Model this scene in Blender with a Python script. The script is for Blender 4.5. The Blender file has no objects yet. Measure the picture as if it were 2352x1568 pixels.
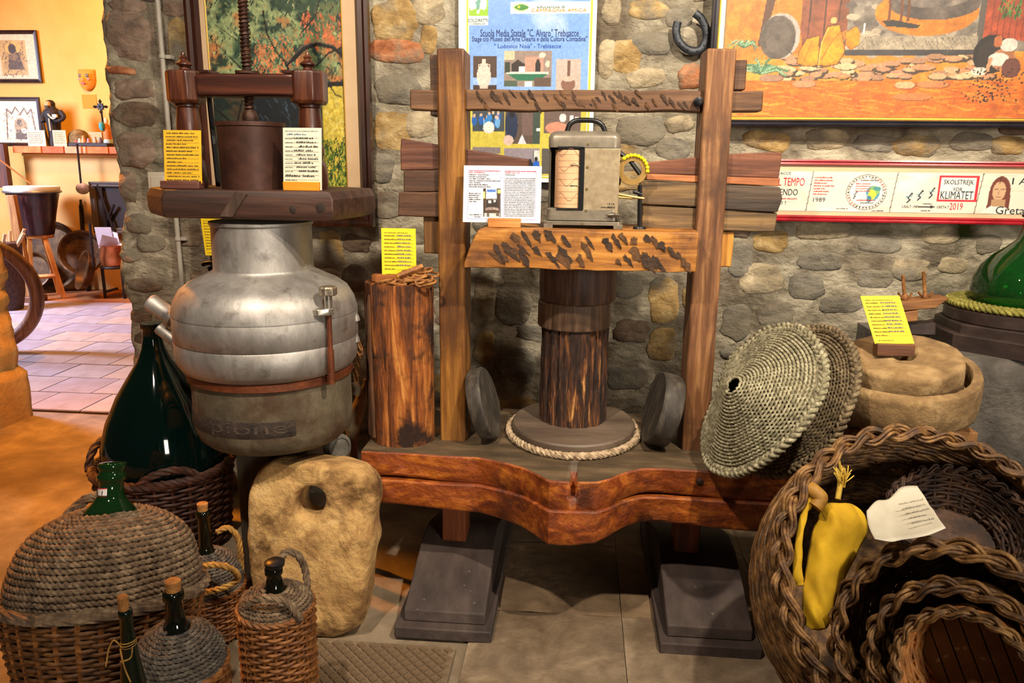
import bpy, math, random
import numpy as np
from mathutils import Vector, Matrix, noise
random.seed(7); NR = np.random.RandomState(7)
sc = bpy.context.scene
col = sc.collection
pi = math.pi
V = lambda *a: np.array(a if len(a) == 3 else a[0], float)
def hx(s, a=True):
    s = s.lstrip('#'); c = [int(s[i:i+2], 16)/255 for i in (0, 2, 4)]
    c = [x/12.92 if x <= .04045 else ((x+.055)/1.055)**2.4 for x in c]
    return (*c, 1) if a else tuple(c)
# ---------------------------------------------------------------- camera (eye 1.26 m up, yawed 4.8 deg, pitched 13 deg down)
FPX, YAW, PITCH, ROLL, EYE = 1780., math.radians(4.8), math.radians(13.), .0113, 1.26
_fh = V(-math.sin(YAW), math.cos(YAW), 0); _r0 = V(math.cos(YAW), math.sin(YAW), 0); _z = V(0, 0, 1)
FW = math.cos(PITCH)*_fh-math.sin(PITCH)*_z; _u0 = math.sin(PITCH)*_fh+math.cos(PITCH)*_z
RT = _r0+ROLL*_u0; RT /= np.linalg.norm(RT); UP = _u0-ROLL*_r0; UP /= np.linalg.norm(UP)
CAM = V(0, 0, EYE)
def at(px, py, Y):
    d = FW*FPX+RT*(px-1176)-UP*(py-784); return CAM+d*(Y/d[1])
def atz(px, py, Z):
    d = FW*FPX+RT*(px-1176)-UP*(py-784); return CAM+d*((Z-EYE)/d[2])
cam = bpy.data.objects.new('camera', bpy.data.cameras.new('camera')); col.objects.link(cam)
cam.data.sensor_fit = 'HORIZONTAL'; cam.data.sensor_width = 36; cam.data.lens = FPX/2352*36
cam.data.clip_start = .05; cam.data.clip_end = 60
m = Matrix.Identity(4)
for i in range(3):
    m[i][0], m[i][1], m[i][2], m[i][3] = RT[i], UP[i], -FW[i], CAM[i]
cam.matrix_world = m
sc.camera = cam
# ---------------------------------------------------------------- world, lamps, exposure
w = bpy.data.worlds.new('world'); sc.world = w; w.use_nodes = True
w.node_tree.nodes['Background'].inputs[0].default_value = hx('#c9b9a6'); w.node_tree.nodes['Background'].inputs[1].default_value = .06
sc.view_settings.view_transform = 'Standard'; sc.view_settings.look = 'None'
sc.view_settings.exposure = 0.0; sc.view_settings.gamma = 1; sc.view_settings.use_curve_mapping = False
def lamp(name, kind, loc, target, power, colour, size=.1, angle=60, blend=.5, sy=None):
    d = bpy.data.lights.new(name, kind); d.energy = power; d.color = hx(colour)[:3]
    o = bpy.data.objects.new(name, d); col.objects.link(o); o.location = loc
    o.rotation_euler = (Vector(target)-Vector(loc)).to_track_quat('-Z', 'Y').to_euler()
    if kind == 'SPOT': d.spot_size = math.radians(angle); d.spot_blend = blend; d.shadow_soft_size = size
    elif kind == 'AREA':
        d.size = size
        if sy: d.shape = 'RECTANGLE'; d.size_y = sy
    else: d.shadow_soft_size = size
    return o
# all of these stand outside the picture: ceiling spots (their glints show on the glass, their hard shadows on pot and floor),
# the warm lamps of the doorway and the room beyond, daylight from that room's window, daylight from the entrance behind the camera
lamp('ceiling_spot_centre_offscreen', 'SPOT', (.85, .75, 2.75), (.15, 2.6, 1.1), 300, '#ffeed6', .04, 88, .9)
lamp('ceiling_spot_left_offscreen', 'SPOT', (-.75, .45, 2.75), (-.3, 2.5, 1.0), 225, '#ffecd6', .04, 84, .9)
lamp('ceiling_spot_right_offscreen', 'SPOT', (2.1, 1.0, 2.75), (1.4, 2.7, .95), 125, '#ffebd2', .04, 84, .9)
lamp('back_room_lamp_offscreen', 'POINT', (-4.0, 5.9, 2.9), (0, 0, 0), 205, '#ffa41a', .12)
lamp('passage_lamp_offscreen', 'SPOT', (-2.35, 3.05, 2.6), (-2.3, 2.1, 0), 430, '#ff9826', .06, 96, .8)
lamp('back_window_daylight_offscreen', 'AREA', (-6.2, 4.7, 2.3), (-3.9, 4.9, 0), 360, '#d2dcff', .9, sy=1.2)
lamp('front_window_daylight_offscreen', 'AREA', (2.9, -3.2, 1.7), (0, 2.6, .95), 140, '#fff2e0', .9, sy=1.3)
# ---------------------------------------------------------------- materials
MT = {}
def pm(name, cols, scale=8, stretch=(1, 1, 1), rough=.7, metal=0, bump=.4, bdist=.006, bscale=None, bstretch=None, detail=8, distort=0., spot=None, coat=0, rr=0, spec=.5):
    if name in MT: return MT[name]
    mt = bpy.data.materials.new(name); mt.use_nodes = True; nt = mt.node_tree; N = nt.nodes; L = nt.links
    b = N['Principled BSDF']; b.inputs['Roughness'].default_value = rough; b.inputs['Metallic'].default_value = metal
    b.inputs['Specular IOR Level'].default_value = spec
    if coat: b.inputs['Coat Weight'].default_value = coat; b.inputs['Coat Roughness'].default_value = .25
    tc = N.new('ShaderNodeTexCoord')
    def nz(sc_, st, det, dis=0):
        mp = N.new('ShaderNodeMapping'); mp.inputs['Scale'].default_value = st; L.new(tc.outputs['Object'], mp.inputs['Vector'])
        n = N.new('ShaderNodeTexNoise'); n.inputs['Scale'].default_value = sc_; n.inputs['Detail'].default_value = det; n.inputs['Roughness'].default_value = .62
        n.inputs['Distortion'].default_value = dis; L.new(mp.outputs[0], n.inputs['Vector']); return n
    n1 = nz(scale, stretch, detail, distort)
    rp = N.new('ShaderNodeValToRGB'); L.new(n1.outputs[0], rp.inputs[0])
    el = rp.color_ramp.elements
    while len(el) < len(cols): el.new(.5)
    for e, (p, c) in zip(el, cols): e.position = p; e.color = hx(c)
    out = rp.outputs[0]
    if spot:
        c, s2, lo, hi = spot
        n3 = nz(s2, (1, 1, 1), 6); mr = N.new('ShaderNodeMapRange'); mr.inputs[1].default_value = lo; mr.inputs[2].default_value = hi
        L.new(n3.outputs[0], mr.inputs[0]); mx = N.new('ShaderNodeMix'); mx.data_type = 'RGBA'
        L.new(mr.outputs[0], mx.inputs[0]); L.new(out, mx.inputs[6]); mx.inputs[7].default_value = hx(c); out = mx.outputs[2]
    L.new(out, b.inputs['Base Color'])
    if rr:
        mr2 = N.new('ShaderNodeMapRange'); mr2.inputs[3].default_value = rough-rr; mr2.inputs[4].default_value = rough+rr
        L.new(n1.outputs[0], mr2.inputs[0]); L.new(mr2.outputs[0], b.inputs['Roughness'])
    if bump:
        n2 = nz(bscale or scale*2.2, bstretch or stretch, 9)
        bp = N.new('ShaderNodeBump'); bp.inputs['Strength'].default_value = bump; bp.inputs['Distance'].default_value = bdist
        L.new(n2.outputs[0], bp.inputs['Height']); L.new(bp.outputs[0], b.inputs['Normal'])
    MT[name] = mt; return mt
def flat(name, c, rough=.6, metal=0, emit=0):
    if name in MT: return MT[name]
    mt = bpy.data.materials.new(name); mt.use_nodes = True; b = mt.node_tree.nodes['Principled BSDF']
    b.inputs['Base Color'].default_value = hx(c); b.inputs['Roughness'].default_value = rough; b.inputs['Metallic'].default_value = metal
    MT[name] = mt; return mt
def glass(name, c, gloss=.06, tint=1.):
    mt = bpy.data.materials.new(name); mt.use_nodes = True; nt = mt.node_tree; N = nt.nodes; L = nt.links
    N.remove(N['Principled BSDF']); o = N['Material Output']
    t = N.new('ShaderNodeBsdfTransparent'); t.inputs[0].default_value = hx(c)
    g = N.new('ShaderNodeBsdfGlossy'); g.inputs['Roughness'].default_value = gloss
    d = N.new('ShaderNodeBsdfDiffuse'); d.inputs[0].default_value = hx(c)
    m0 = N.new('ShaderNodeMixShader'); m0.inputs[0].default_value = 1-tint; L.new(t.outputs[0], m0.inputs[1]); L.new(d.outputs[0], m0.inputs[2])
    f = N.new('ShaderNodeFresnel'); f.inputs[0].default_value = 1.55
    m1 = N.new('ShaderNodeMixShader'); L.new(f.outputs[0], m1.inputs[0]); L.new(m0.outputs[0], m1.inputs[1]); L.new(g.outputs[0], m1.inputs[2])
    L.new(m1.outputs[0], o.inputs[0]); MT[name] = mt; return mt
def attr_mat(name, rough=.45, coat=0):
    mt = bpy.data.materials.new(name); mt.use_nodes = True; b = mt.node_tree.nodes['Principled BSDF']; b.inputs['Roughness'].default_value = rough
    if coat: b.inputs['Coat Weight'].default_value = coat; b.inputs['Coat Roughness'].default_value = .08
    a = mt.node_tree.nodes.new('ShaderNodeAttribute'); a.attribute_name = 'Col'; mt.node_tree.links.new(a.outputs['Color'], b.inputs['Base Color'])
    MT[name] = mt; return mt
PRINT = attr_mat('printed_picture', .5); PRINTG = attr_mat('picture_under_glass', .4, .5)
def wood(name, lo, mid, hi, axis='x', scale=22, rough=.55, bump=.5, spot=None, coat=0, k=.07, bdist=.004):
    st = {'x': (k, 1, 1), 'y': (1, k, 1), 'z': (1, 1, k)}[axis]
    return pm(name, [(.30, lo), (.5, mid), (.70, hi)], scale*1.7, st, rough, 0, bump, bdist, scale*2.6, st, 10, .5, spot, coat)
# ---------------------------------------------------------------- mesh collector
OFF = {}
class MB:
    def __init__(s): s.v = []; s.f = []; s.n = 0; s.mi = []
    def add(s, vs, fs, mi=0):
        vs = np.asarray(vs, float).reshape(-1, 3); fs = [tuple(int(i)+s.n for i in f) for f in fs]
        s.v.append(vs); s.f += fs; s.mi += [mi]*len(fs); s.n += len(vs); return s
    def box(s, x0, x1, y0, y1, z0, z1, mi=0):
        vs = [(x, y, z) for z in (z0, z1) for y in (y0, y1) for x in (x0, x1)]
        return s.add(vs, [(0, 2, 3, 1), (4, 5, 7, 6), (0, 1, 5, 4), (2, 6, 7, 3), (0, 4, 6, 2), (1, 3, 7, 5)], mi)
    def loft(s, rings, cap=True, closed=False, mi=0):
        rings = np.asarray(rings, float); m_, n_ = rings.shape[:2]
        fs = []
        for i in range(m_ if closed else m_-1):
            a = i*n_; b = ((i+1) % m_)*n_
            for j in range(n_):
                k = (j+1) % n_; fs.append((a+j, a+k, b+k, b+j))
        if cap and not closed: fs.append(tuple(range(n_-1, -1, -1))); fs.append(tuple((m_-1)*n_+j for j in range(n_)))
        return s.add(rings.reshape(-1, 3), fs, mi)
    def grid(s, G, mi=0, flip=False):
        G = np.asarray(G, float); a, b = G.shape[:2]; fs = []
        for i in range(a-1):
            for j in range(b-1):
                q = (i*b+j, i*b+j+1, (i+1)*b+j+1, (i+1)*b+j); fs.append(q[::-1] if flip else q)
        return s.add(G.reshape(-1, 3), fs, mi)
    def tube(s, path, r, n=8, closed=False, cap=True, mi=0, flatten=1.):
        P = np.asarray(path, float); m_ = len(P); T, A, B = frames(P, closed)
        r = np.broadcast_to(np.asarray(r, float), (m_,)); an = np.arange(n)*2*pi/n
        rings = P[:, None]+r[:, None, None]*(A[:, None]*np.cos(an)[None, :, None]+flatten*B[:, None]*np.sin(an)[None, :, None])
        return s.loft(rings, cap, closed, mi)
    def lathe(s, prof, c=(0, 0, 0), n=40, axis=None, cap=True, mi=0, wob=0, seed=0):
        # prof: (radius, height) pairs along axis from c
        c = V(c); ax = V(0, 0, 1) if axis is None else V(axis)/np.linalg.norm(axis)
        t = V(1, 0, 0) if abs(ax[0]) < .9 else V(0, 1, 0)
        a = np.cross(ax, t); a /= np.linalg.norm(a); b = np.cross(ax, a)
        an = np.arange(n)*2*pi/n; rings = []
        for k, (r, h) in enumerate(prof):
            rr = np.full(n, float(r))
            if wob: rr = rr*(1+wob*np.array([noise.noise(Vector((math.cos(q)*1.5+seed, math.sin(q)*1.5, h*6))) for q in an]))
            rings.append(c+ax*h+np.outer(rr*np.cos(an), a)+np.outer(rr*np.sin(an), b))
        return s.loft(rings, cap, False, mi)
    def prism(s, outline, d, mi=0):
        o = np.asarray(outline, float); n = len(o); d = V(d)
        fs = [tuple(range(n-1, -1, -1)), tuple(range(n, 2*n))]+[(i, (i+1) % n, n+(i+1) % n, n+i) for i in range(n)]
        return s.add(np.vstack([o, o+d]), fs, mi)
    def xf(s, fn):
        s.v = [np.array([fn(p) for p in np.vstack(s.v)])]; return s
    def rough(s, amp, freq, seed=0):
        v = np.vstack(s.v); o = np.array([noise.noise_vector(Vector((p[0]*freq+seed, p[1]*freq, p[2]*freq))) for p in v]); s.v = [v+o*amp]; return s
    def build(s, name, mat, parent=None, label=None, cat=None, group=None, kind=None, smooth=40, bevel=0, col_attr=None):
        v = np.vstack(s.v); me = bpy.data.meshes.new(name)
        off = OFF[parent.name] if parent is not None else V((v[:, 0].min()+v[:, 0].max())/2, (v[:, 1].min()+v[:, 1].max())/2, v[:, 2].min())
        me.from_pydata((v-off).tolist(), [], s.f)
        mats = mat if isinstance(mat, (list, tuple)) else [mat]
        for k in mats: me.materials.append(k)
        if len(mats) > 1: me.polygons.foreach_set('material_index', s.mi)
        if smooth:
            me.polygons.foreach_set('use_smooth', [True]*len(s.f))
            if smooth < 180: me.set_sharp_from_angle(angle=math.radians(smooth))
        me.update()
        o = link(name, me, parent, off)
        if bevel:
            b = o.modifiers.new('bevel', 'BEVEL'); b.width = bevel; b.segments = 2; b.limit_method = 'ANGLE'
        return tag(o, label, cat, group, kind)
def link(name, data, parent, off):
    o = bpy.data.objects.new(name, data); col.objects.link(o)
    if parent is not None: o.parent = parent
    else: o.location = off
    OFF[o.name] = V(off); return o
def tag(o, label=None, cat=None, group=None, kind=None):
    for k, x in (('label', label), ('category', cat), ('group', group), ('kind', kind)):
        if x: o[k] = x
    return o
def thing(name, label, cat, loc, group=None):
    o = bpy.data.objects.new(name, None); col.objects.link(o); o.location = loc; o.empty_display_size = .05; OFF[o.name] = V(loc)
    return tag(o, label, cat, group)
def piece(name, me, parent, loc=(0, 0, 0), rot=(0, 0, 0), scale=(1, 1, 1)):   # a piece that shares its mesh with alike pieces; loc in world
    o = bpy.data.objects.new(name, me); col.objects.link(o); o.parent = parent; o.location = V(loc)-OFF[parent.name]; o.rotation_euler = rot; o.scale = scale
    return o
def frames(P, closed=False):
    T = np.gradient(P, axis=0)
    if closed: T = np.roll(P, -1, 0)-np.roll(P, 1, 0)
    T = T/np.maximum(np.linalg.norm(T, axis=1, keepdims=True), 1e-9); m_ = len(P)
    A = np.zeros_like(P); t = T[0]; u = V(0, 0, 1) if abs(t[2]) < .9 else V(1, 0, 0)
    a = np.cross(t, u); a /= np.linalg.norm(a)
    for i in range(m_):
        a = a-T[i]*(a@T[i]); a = a/max(np.linalg.norm(a), 1e-9); A[i] = a
    return T, A, np.cross(T, A)
def resample(P, step, closed=False):
    P = np.asarray(P, float)
    if closed: P = np.vstack([P, P[:1]])
    d = np.r_[0, np.cumsum(np.linalg.norm(np.diff(P, axis=0), axis=1))]; n = max(3, int(d[-1]/step)+1)
    t = np.linspace(0, d[-1], n)
    Q = np.stack([np.interp(t, d, P[:, i]) for i in range(3)], 1)
    return Q[:-1] if closed else Q
def spline(pts, n=12, closed=False):
    P = [V(p) for p in pts]; Q = []; m_ = len(P)
    for i in range(m_ if closed else m_-1):
        g = (lambda k: P[k % m_]) if closed else (lambda k: P[min(max(k, 0), m_-1)])
        a, b, c, d = g(i-1), g(i), g(i+1), g(i+2)
        for k in range(n):
            t = k/n; Q.append(.5*(2*b+(c-a)*t+(2*a-5*b+4*c-d)*t*t+(3*b-a-3*c+d)*t**3))
    if not closed: Q.append(P[-1])
    return np.array(Q)
def rope(mb, path, R, strands=3, pitch=None, n=5, closed=False, step=None, k=.58):
    P = resample(path, step or R*.9, closed); T, A, B = frames(P, closed)
    L_ = np.r_[0, np.cumsum(np.linalg.norm(np.diff(P, axis=0), axis=1))]; pitch = pitch or R*7
    if closed: tot = L_[-1]+np.linalg.norm(P[0]-P[-1]); pitch = tot/max(1, round(tot/pitch))
    for q in range(strands):
        ph = L_/pitch*2*pi+q*2*pi/strands
        mb.tube(P+R*.5*(A*np.cos(ph)[:, None]+B*np.sin(ph)[:, None]), R*k, n, closed)
    return mb
def braid(mb, path, nrm, W, T_, r, strands=3, pitch=None, n=5, closed=False, step=None, jit=0):
    P = resample(path, step or r*1.1, closed); T = np.gradient(P, axis=0); T /= np.linalg.norm(T, axis=1, keepdims=True)
    nr = np.broadcast_to(V(nrm), P.shape) if np.ndim(nrm) == 1 else nrm(P)
    lat = np.cross(T, nr); lat /= np.linalg.norm(lat, axis=1, keepdims=True); nn = np.cross(lat, T)
    L_ = np.r_[0, np.cumsum(np.linalg.norm(np.diff(P, axis=0), axis=1))]; pitch = pitch or W*5
    if closed: tot = L_[-1]+np.linalg.norm(P[0]-P[-1]); pitch = tot/max(1, round(tot/pitch))
    for q in range(strands):
        ph = L_/pitch*2*pi+q*2*pi/strands
        rr = r*(1+jit*np.sin(L_*37+q*5)) if jit else r
        mb.tube(P+W*lat*np.sin(ph)[:, None]+T_*nn*np.sin(2*ph)[:, None], rr, n, closed)
    return mb
def fast_grid(name, G, colours, mat, parent):
    # a picture surface: every vertex carries its own printed colour
    h, w_ = G.shape[:2]; mb = MB(); mb.grid(G); o = mb.build(name, mat, parent, smooth=0)
    a = o.data.color_attributes.new('Col', 'FLOAT_COLOR', 'POINT')
    c = colours.reshape(-1, 3); lin = np.where(c <= .04045, c/12.92, ((c+.055)/1.055)**2.4)
    a.data.foreach_set('color', np.c_[lin, np.ones(len(lin))].ravel()); return o
_FC = {}
def text(s, parent, o_, xd, yd, w_, h_, mat, name='lettering', align='LEFT'):
    cu = bpy.data.curves.new(name, 'FONT'); cu.body = s; cu.size = 1; cu.materials.append(mat); cu.resolution_u = 2
    ob = bpy.data.objects.new(name, cu); col.objects.link(ob); bpy.context.view_layer.update()
    me = bpy.data.meshes.new_from_object(ob.evaluated_get(bpy.context.evaluated_depsgraph_get())); bpy.data.objects.remove(ob)
    n = len(me.vertices); a = np.zeros(n*3); me.vertices.foreach_get('co', a); a = a.reshape(-1, 3)
    lo, hi = a.min(0), a.max(0); xd, yd = V(xd)/np.linalg.norm(xd), V(yd)/np.linalg.norm(yd)
    sx = w_/(hi[0]-lo[0]); sy = h_/(hi[1]-lo[1])
    P = V(o_)-OFF[parent.name]+np.outer((a[:, 0]-lo[0])*sx, xd)+np.outer((a[:, 1]-lo[1])*sy, yd)
    me.vertices.foreach_set('co', P.ravel()); me.update(); me.materials.clear(); me.materials.append(mat)
    return link(name, me, parent, OFF[parent.name])
# ---------------------------------------------------------------- small raster used for printed and painted surfaces
def vnoise(h, w_, cells, seed):
    r = np.random.RandomState(seed); gy = max(2, int(cells*h/max(h, w_))+2); gx = max(2, int(cells*w_/max(h, w_))+2)
    g = r.rand(gy, gx); y = np.linspace(0, gy-1.001, h); x = np.linspace(0, gx-1.001, w_)
    y0 = y.astype(int); x0 = x.astype(int); fy = (y-y0)[:, None]; fx = (x-x0)[None]; fy = fy*fy*(3-2*fy); fx = fx*fx*(3-2*fx)
    return (g[y0][:, x0]*(1-fy)*(1-fx)+g[y0+1][:, x0]*fy*(1-fx)+g[y0][:, x0+1]*(1-fy)*fx+g[y0+1][:, x0+1]*fy*fx)
def fbm(h, w_, cells, seed, oct=4):
    o = np.zeros((h, w_)); a = 1; t = 0
    for k in range(oct): o += a*vnoise(h, w_, cells*2**k, seed+k); t += a; a *= .55
    return o/t
def rgb(s): s = s.lstrip('#'); return np.array([int(s[i:i+2], 16)/255 for i in (0, 2, 4)])
class Img:   # coordinates are x to the right and y down in the units of (x0,y0,x1,y1)
    def __init__(s, x0, y0, x1, y1, cell, base):
        s.b = (x0, y0, x1, y1); s.w = int((x1-x0)/cell)+1; s.h = int((y1-y0)/cell)+1
        s.X, s.Y = np.meshgrid(np.linspace(x0, x1, s.w), np.linspace(y0, y1, s.h)); s.a = np.zeros((s.h, s.w, 3))+rgb(base)
        s.k = 0
    def fill(s, m_, c, op=1., var=0):
        c = rgb(c) if isinstance(c, str) else np.asarray(c); s.k += 1
        if np.ndim(m_) and m_.dtype == bool: m_ = m_.astype(float)
        t = c
        if var: t = c*(1+var*(fbm(s.h, s.w, 30, 90+s.k)[..., None]-.5)*2)
        s.a = s.a*(1-m_[..., None]*op)+np.clip(t, 0, 1)*m_[..., None]*op; return s
    def rect(s, x0, y0, x1, y1, c, **k): return s.fill((s.X >= x0) & (s.X <= x1) & (s.Y >= y0) & (s.Y <= y1), c, **k)
    def ell(s, x, y, rx, ry, c, rot=0, **k):
        dx, dy = s.X-x, s.Y-y; ca, sa = math.cos(rot), math.sin(rot)
        return s.fill(((dx*ca+dy*sa)/rx)**2+((dy*ca-dx*sa)/ry)**2 < 1, c, **k)
    def poly(s, pts, c, **k):
        m_ = np.zeros(s.X.shape, bool); n = len(pts)
        for i in range(n):
            (xa, ya), (xb, yb) = pts[i], pts[(i+1) % n]
            if ya == yb: continue
            m_ ^= ((s.Y >= min(ya, yb)) & (s.Y < max(ya, yb)) & (s.X < xa+(s.Y-ya)*(xb-xa)/(yb-ya)))
        return s.fill(m_, c, **k)
    def line(s, pts, wd, c, **k):
        m_ = np.zeros(s.X.shape, bool)
        for (xa, ya), (xb, yb) in zip(pts, pts[1:]):
            dx, dy = xb-xa, yb-ya; L2 = dx*dx+dy*dy+1e-9; t = np.clip(((s.X-xa)*dx+(s.Y-ya)*dy)/L2, 0, 1)
            m_ |= (s.X-xa-t*dx)**2+(s.Y-ya-t*dy)**2 < (wd/2)**2
        return s.fill(m_, c, **k)
    def dabs(s, n, box, L_, wd, cols, ang, seed=1, op=.85):
        r = np.random.RandomState(seed); x0, y0, x1, y1 = box
        for i in range(n):
            x, y = r.uniform(x0, x1), r.uniform(y0, y1); a = r.uniform(*ang); l = L_*r.uniform(.5, 1.3)
            s.sline(x, y, x+l*math.cos(a), y+l*math.sin(a), wd*r.uniform(.6, 1.3), cols[r.randint(len(cols))], op)
        return s
    def sline(s, xa, ya, xb, yb, wd, c, op):
        x0, y0, x1, y1 = s.b; px = (x1-x0)/(s.w-1); py = (y1-y0)/(s.h-1)
        i0 = max(0, int((min(xa, xb)-wd-x0)/px)); i1 = min(s.w, int((max(xa, xb)+wd-x0)/px)+2)
        j0 = max(0, int((min(ya, yb)-wd-y0)/py)); j1 = min(s.h, int((max(ya, yb)+wd-y0)/py)+2)
        if i1 <= i0 or j1 <= j0: return
        X, Y = s.X[j0:j1, i0:i1], s.Y[j0:j1, i0:i1]; dx, dy = xb-xa, yb-ya
        t = np.clip(((X-xa)*dx+(Y-ya)*dy)/(dx*dx+dy*dy+1e-9), 0, 1); m_ = ((X-xa-t*dx)**2+(Y-ya-t*dy)**2 < (wd/2)**2)*op
        s.a[j0:j1, i0:i1] = s.a[j0:j1, i0:i1]*(1-m_[..., None])+rgb(c)*m_[..., None]
    def grain(s, amt, cells=120, seed=3):
        s.a = np.clip(s.a*(1+amt*(fbm(s.h, s.w, cells, seed)[..., None]-.5)*2), 0, 1); return s
    def put(s, name, TL, TR, BL, BR, parent, mat=None):
        u = np.linspace(0, 1, s.w)[None, :, None]; v = np.linspace(0, 1, s.h)[:, None, None]
        G = (V(TL)*(1-u)+V(TR)*u)*(1-v)+(V(BL)*(1-u)+V(BR)*u)*v
        return fast_grid(name, G[::-1], s.a[::-1], mat or PRINT, parent)
def wallrect(x0, y0, x1, y1, Y):   # a true rectangle hanging in the plane at depth Y
    a, b, c, d = at(x0, y0, Y), at(x1, y0, Y), at(x0, y1, Y), at(x1, y1, Y)
    return (a[0]+c[0])/2, (b[0]+d[0])/2, (c[2]+d[2])/2, (a[2]+b[2])/2      # xl, xr, zlo, zhi
# ================================================================ room shell
WY = 2.75                                        # face of the stone wall
mortar = pm('mortar', [(.26, '#3f382e'), (.46, '#928975'), (.70, '#cfc6ae')], 8, (1, 1, 1.6), .95, 0, 1., .03, 15, None, 10, .6, ('#5c4e40', 2.2, .5, .68))
STM = {k: pm('stone_'+k, [(.25, a), (.5, b), (.75, c)], 14, (1, 1, 1.5), .92, 0, 1., .016, 24, None, 10, .5, ('#827a69', 5.5, .49, .60)) for k, (a, b, c) in dict(
    g=('#4d4a44', '#807a6d', '#a09987'), y=('#6b5433', '#a88a56', '#d2bb8a'), o=('#6e3c22', '#b06f48', '#cf9b74'),
    w=('#6d6352', '#ab9c7f', '#d8c9a8'), b=('#443930', '#73604e', '#94806a'), p=('#54463d', '#8d7868', '#b09a88'), d=('#37322d', '#5a5149', '#7b7063')).items()}
edge_px = [(150, -420), (236, -60), (237, 0), (235, 50), (240, 100), (247, 140), (240, 160), (247, 200), (253, 230), (251, 265), (258, 320), (270, 372), (278, 395), (275, 420), (287, 452), (289, 480), (281, 520), (281, 560), (276, 605), (284, 660), (298, 690), (304, 720), (300, 765), (306, 800), (310, 850), (314, 890), (330, 1000), (345, 1120), (350, 1300)]
_e = np.array([at(x, y, WY)[[2, 0]] for x, y in edge_px]); _e = _e[np.argsort(_e[:, 0])]
def xedge(z): return float(np.interp(z, _e[:, 0], _e[:, 1]))+.012*noise.noise(Vector((z*23, 0, 3)))
def wdisp(x, z):
    q = Vector((x*5.2+.35*noise.noise(Vector((x*4, z*4, 0))), z*8.5+.35*noise.noise(Vector((x*4, z*4, 9))), .3)); d = noise.voronoi(q)[0]
    return .014*noise.fractal(Vector((x*3.1, z*3.6, .3)), 1., 2., 5)+.007*noise.noise(Vector((x*16, z*18, 2)))+.020*min(.45, d[1]-d[0])-.004
mb = MB(); zs = np.linspace(-.02, 2.9, 150); G = []
for z in zs:
    xe = xedge(z); row = [(xe+.02*noise.noise(Vector((z*9, k, 7))), WY+d, z) for k, d in enumerate((.95, .6, .3, .12, .04))]
    for t in np.linspace(0, 1, 210)**1.05:
        x = xe+t*(3.2-xe); row.append((x, WY-wdisp(x, z)*min(1, t*40+.2), z))
    G.append(row)
mb.grid(G, flip=False); mb.add([(xedge(2.9), WY, 2.9), (3.2, WY, 2.9), (3.2, WY+.95, 2.9), (xedge(2.9), WY+.95, 2.9)], [(0, 1, 2, 3)])
wall = mb.build('wall_back', mortar, kind='structure', smooth=180, label='rough grey rubble stone wall behind the press')
def stone(cx, cy, rx, ry, key, seed, rot=0, proud=.02):
    c = at(cx, cy, WY); k = abs(at(cx+10, cy, WY)[0]-c[0])/10; RX, RZ = rx*k, ry*k
    n = 19; rings = []
    for t, h in ((1.04, -.010), (.98, .12), (.86, .62), (.62, .92), (.32, 1.0), (.08, 1.0)):
        ring = []
        for j in range(n):
            a = j*2*pi/n; ca, sa = math.cos(a), math.sin(a)
            q = (abs(ca)**3.2+abs(sa)**3.6)**(-1/3.6)*(1+.20*noise.noise(Vector((ca*1.6+seed, sa*1.6, 1)))+.10*noise.noise(Vector((ca*4+seed, sa*4, 5))))
            x, z = ca*q*RX*t, sa*q*RZ*t; x, z = x*math.cos(rot)-z*math.sin(rot), x*math.sin(rot)+z*math.cos(rot)
            px, pz = c[0]+x, c[2]+z
            y = WY-wdisp(px, pz)-(proud*h*(1+.5*noise.noise(Vector((px*22, pz*22, seed)))) if h > 0 else h)
            ring.append((px, y, pz))
        rings.append(ring)
    b = MB(); b.loft(rings, True); o = b.build('stone', STM[key], wall, smooth=70)
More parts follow.
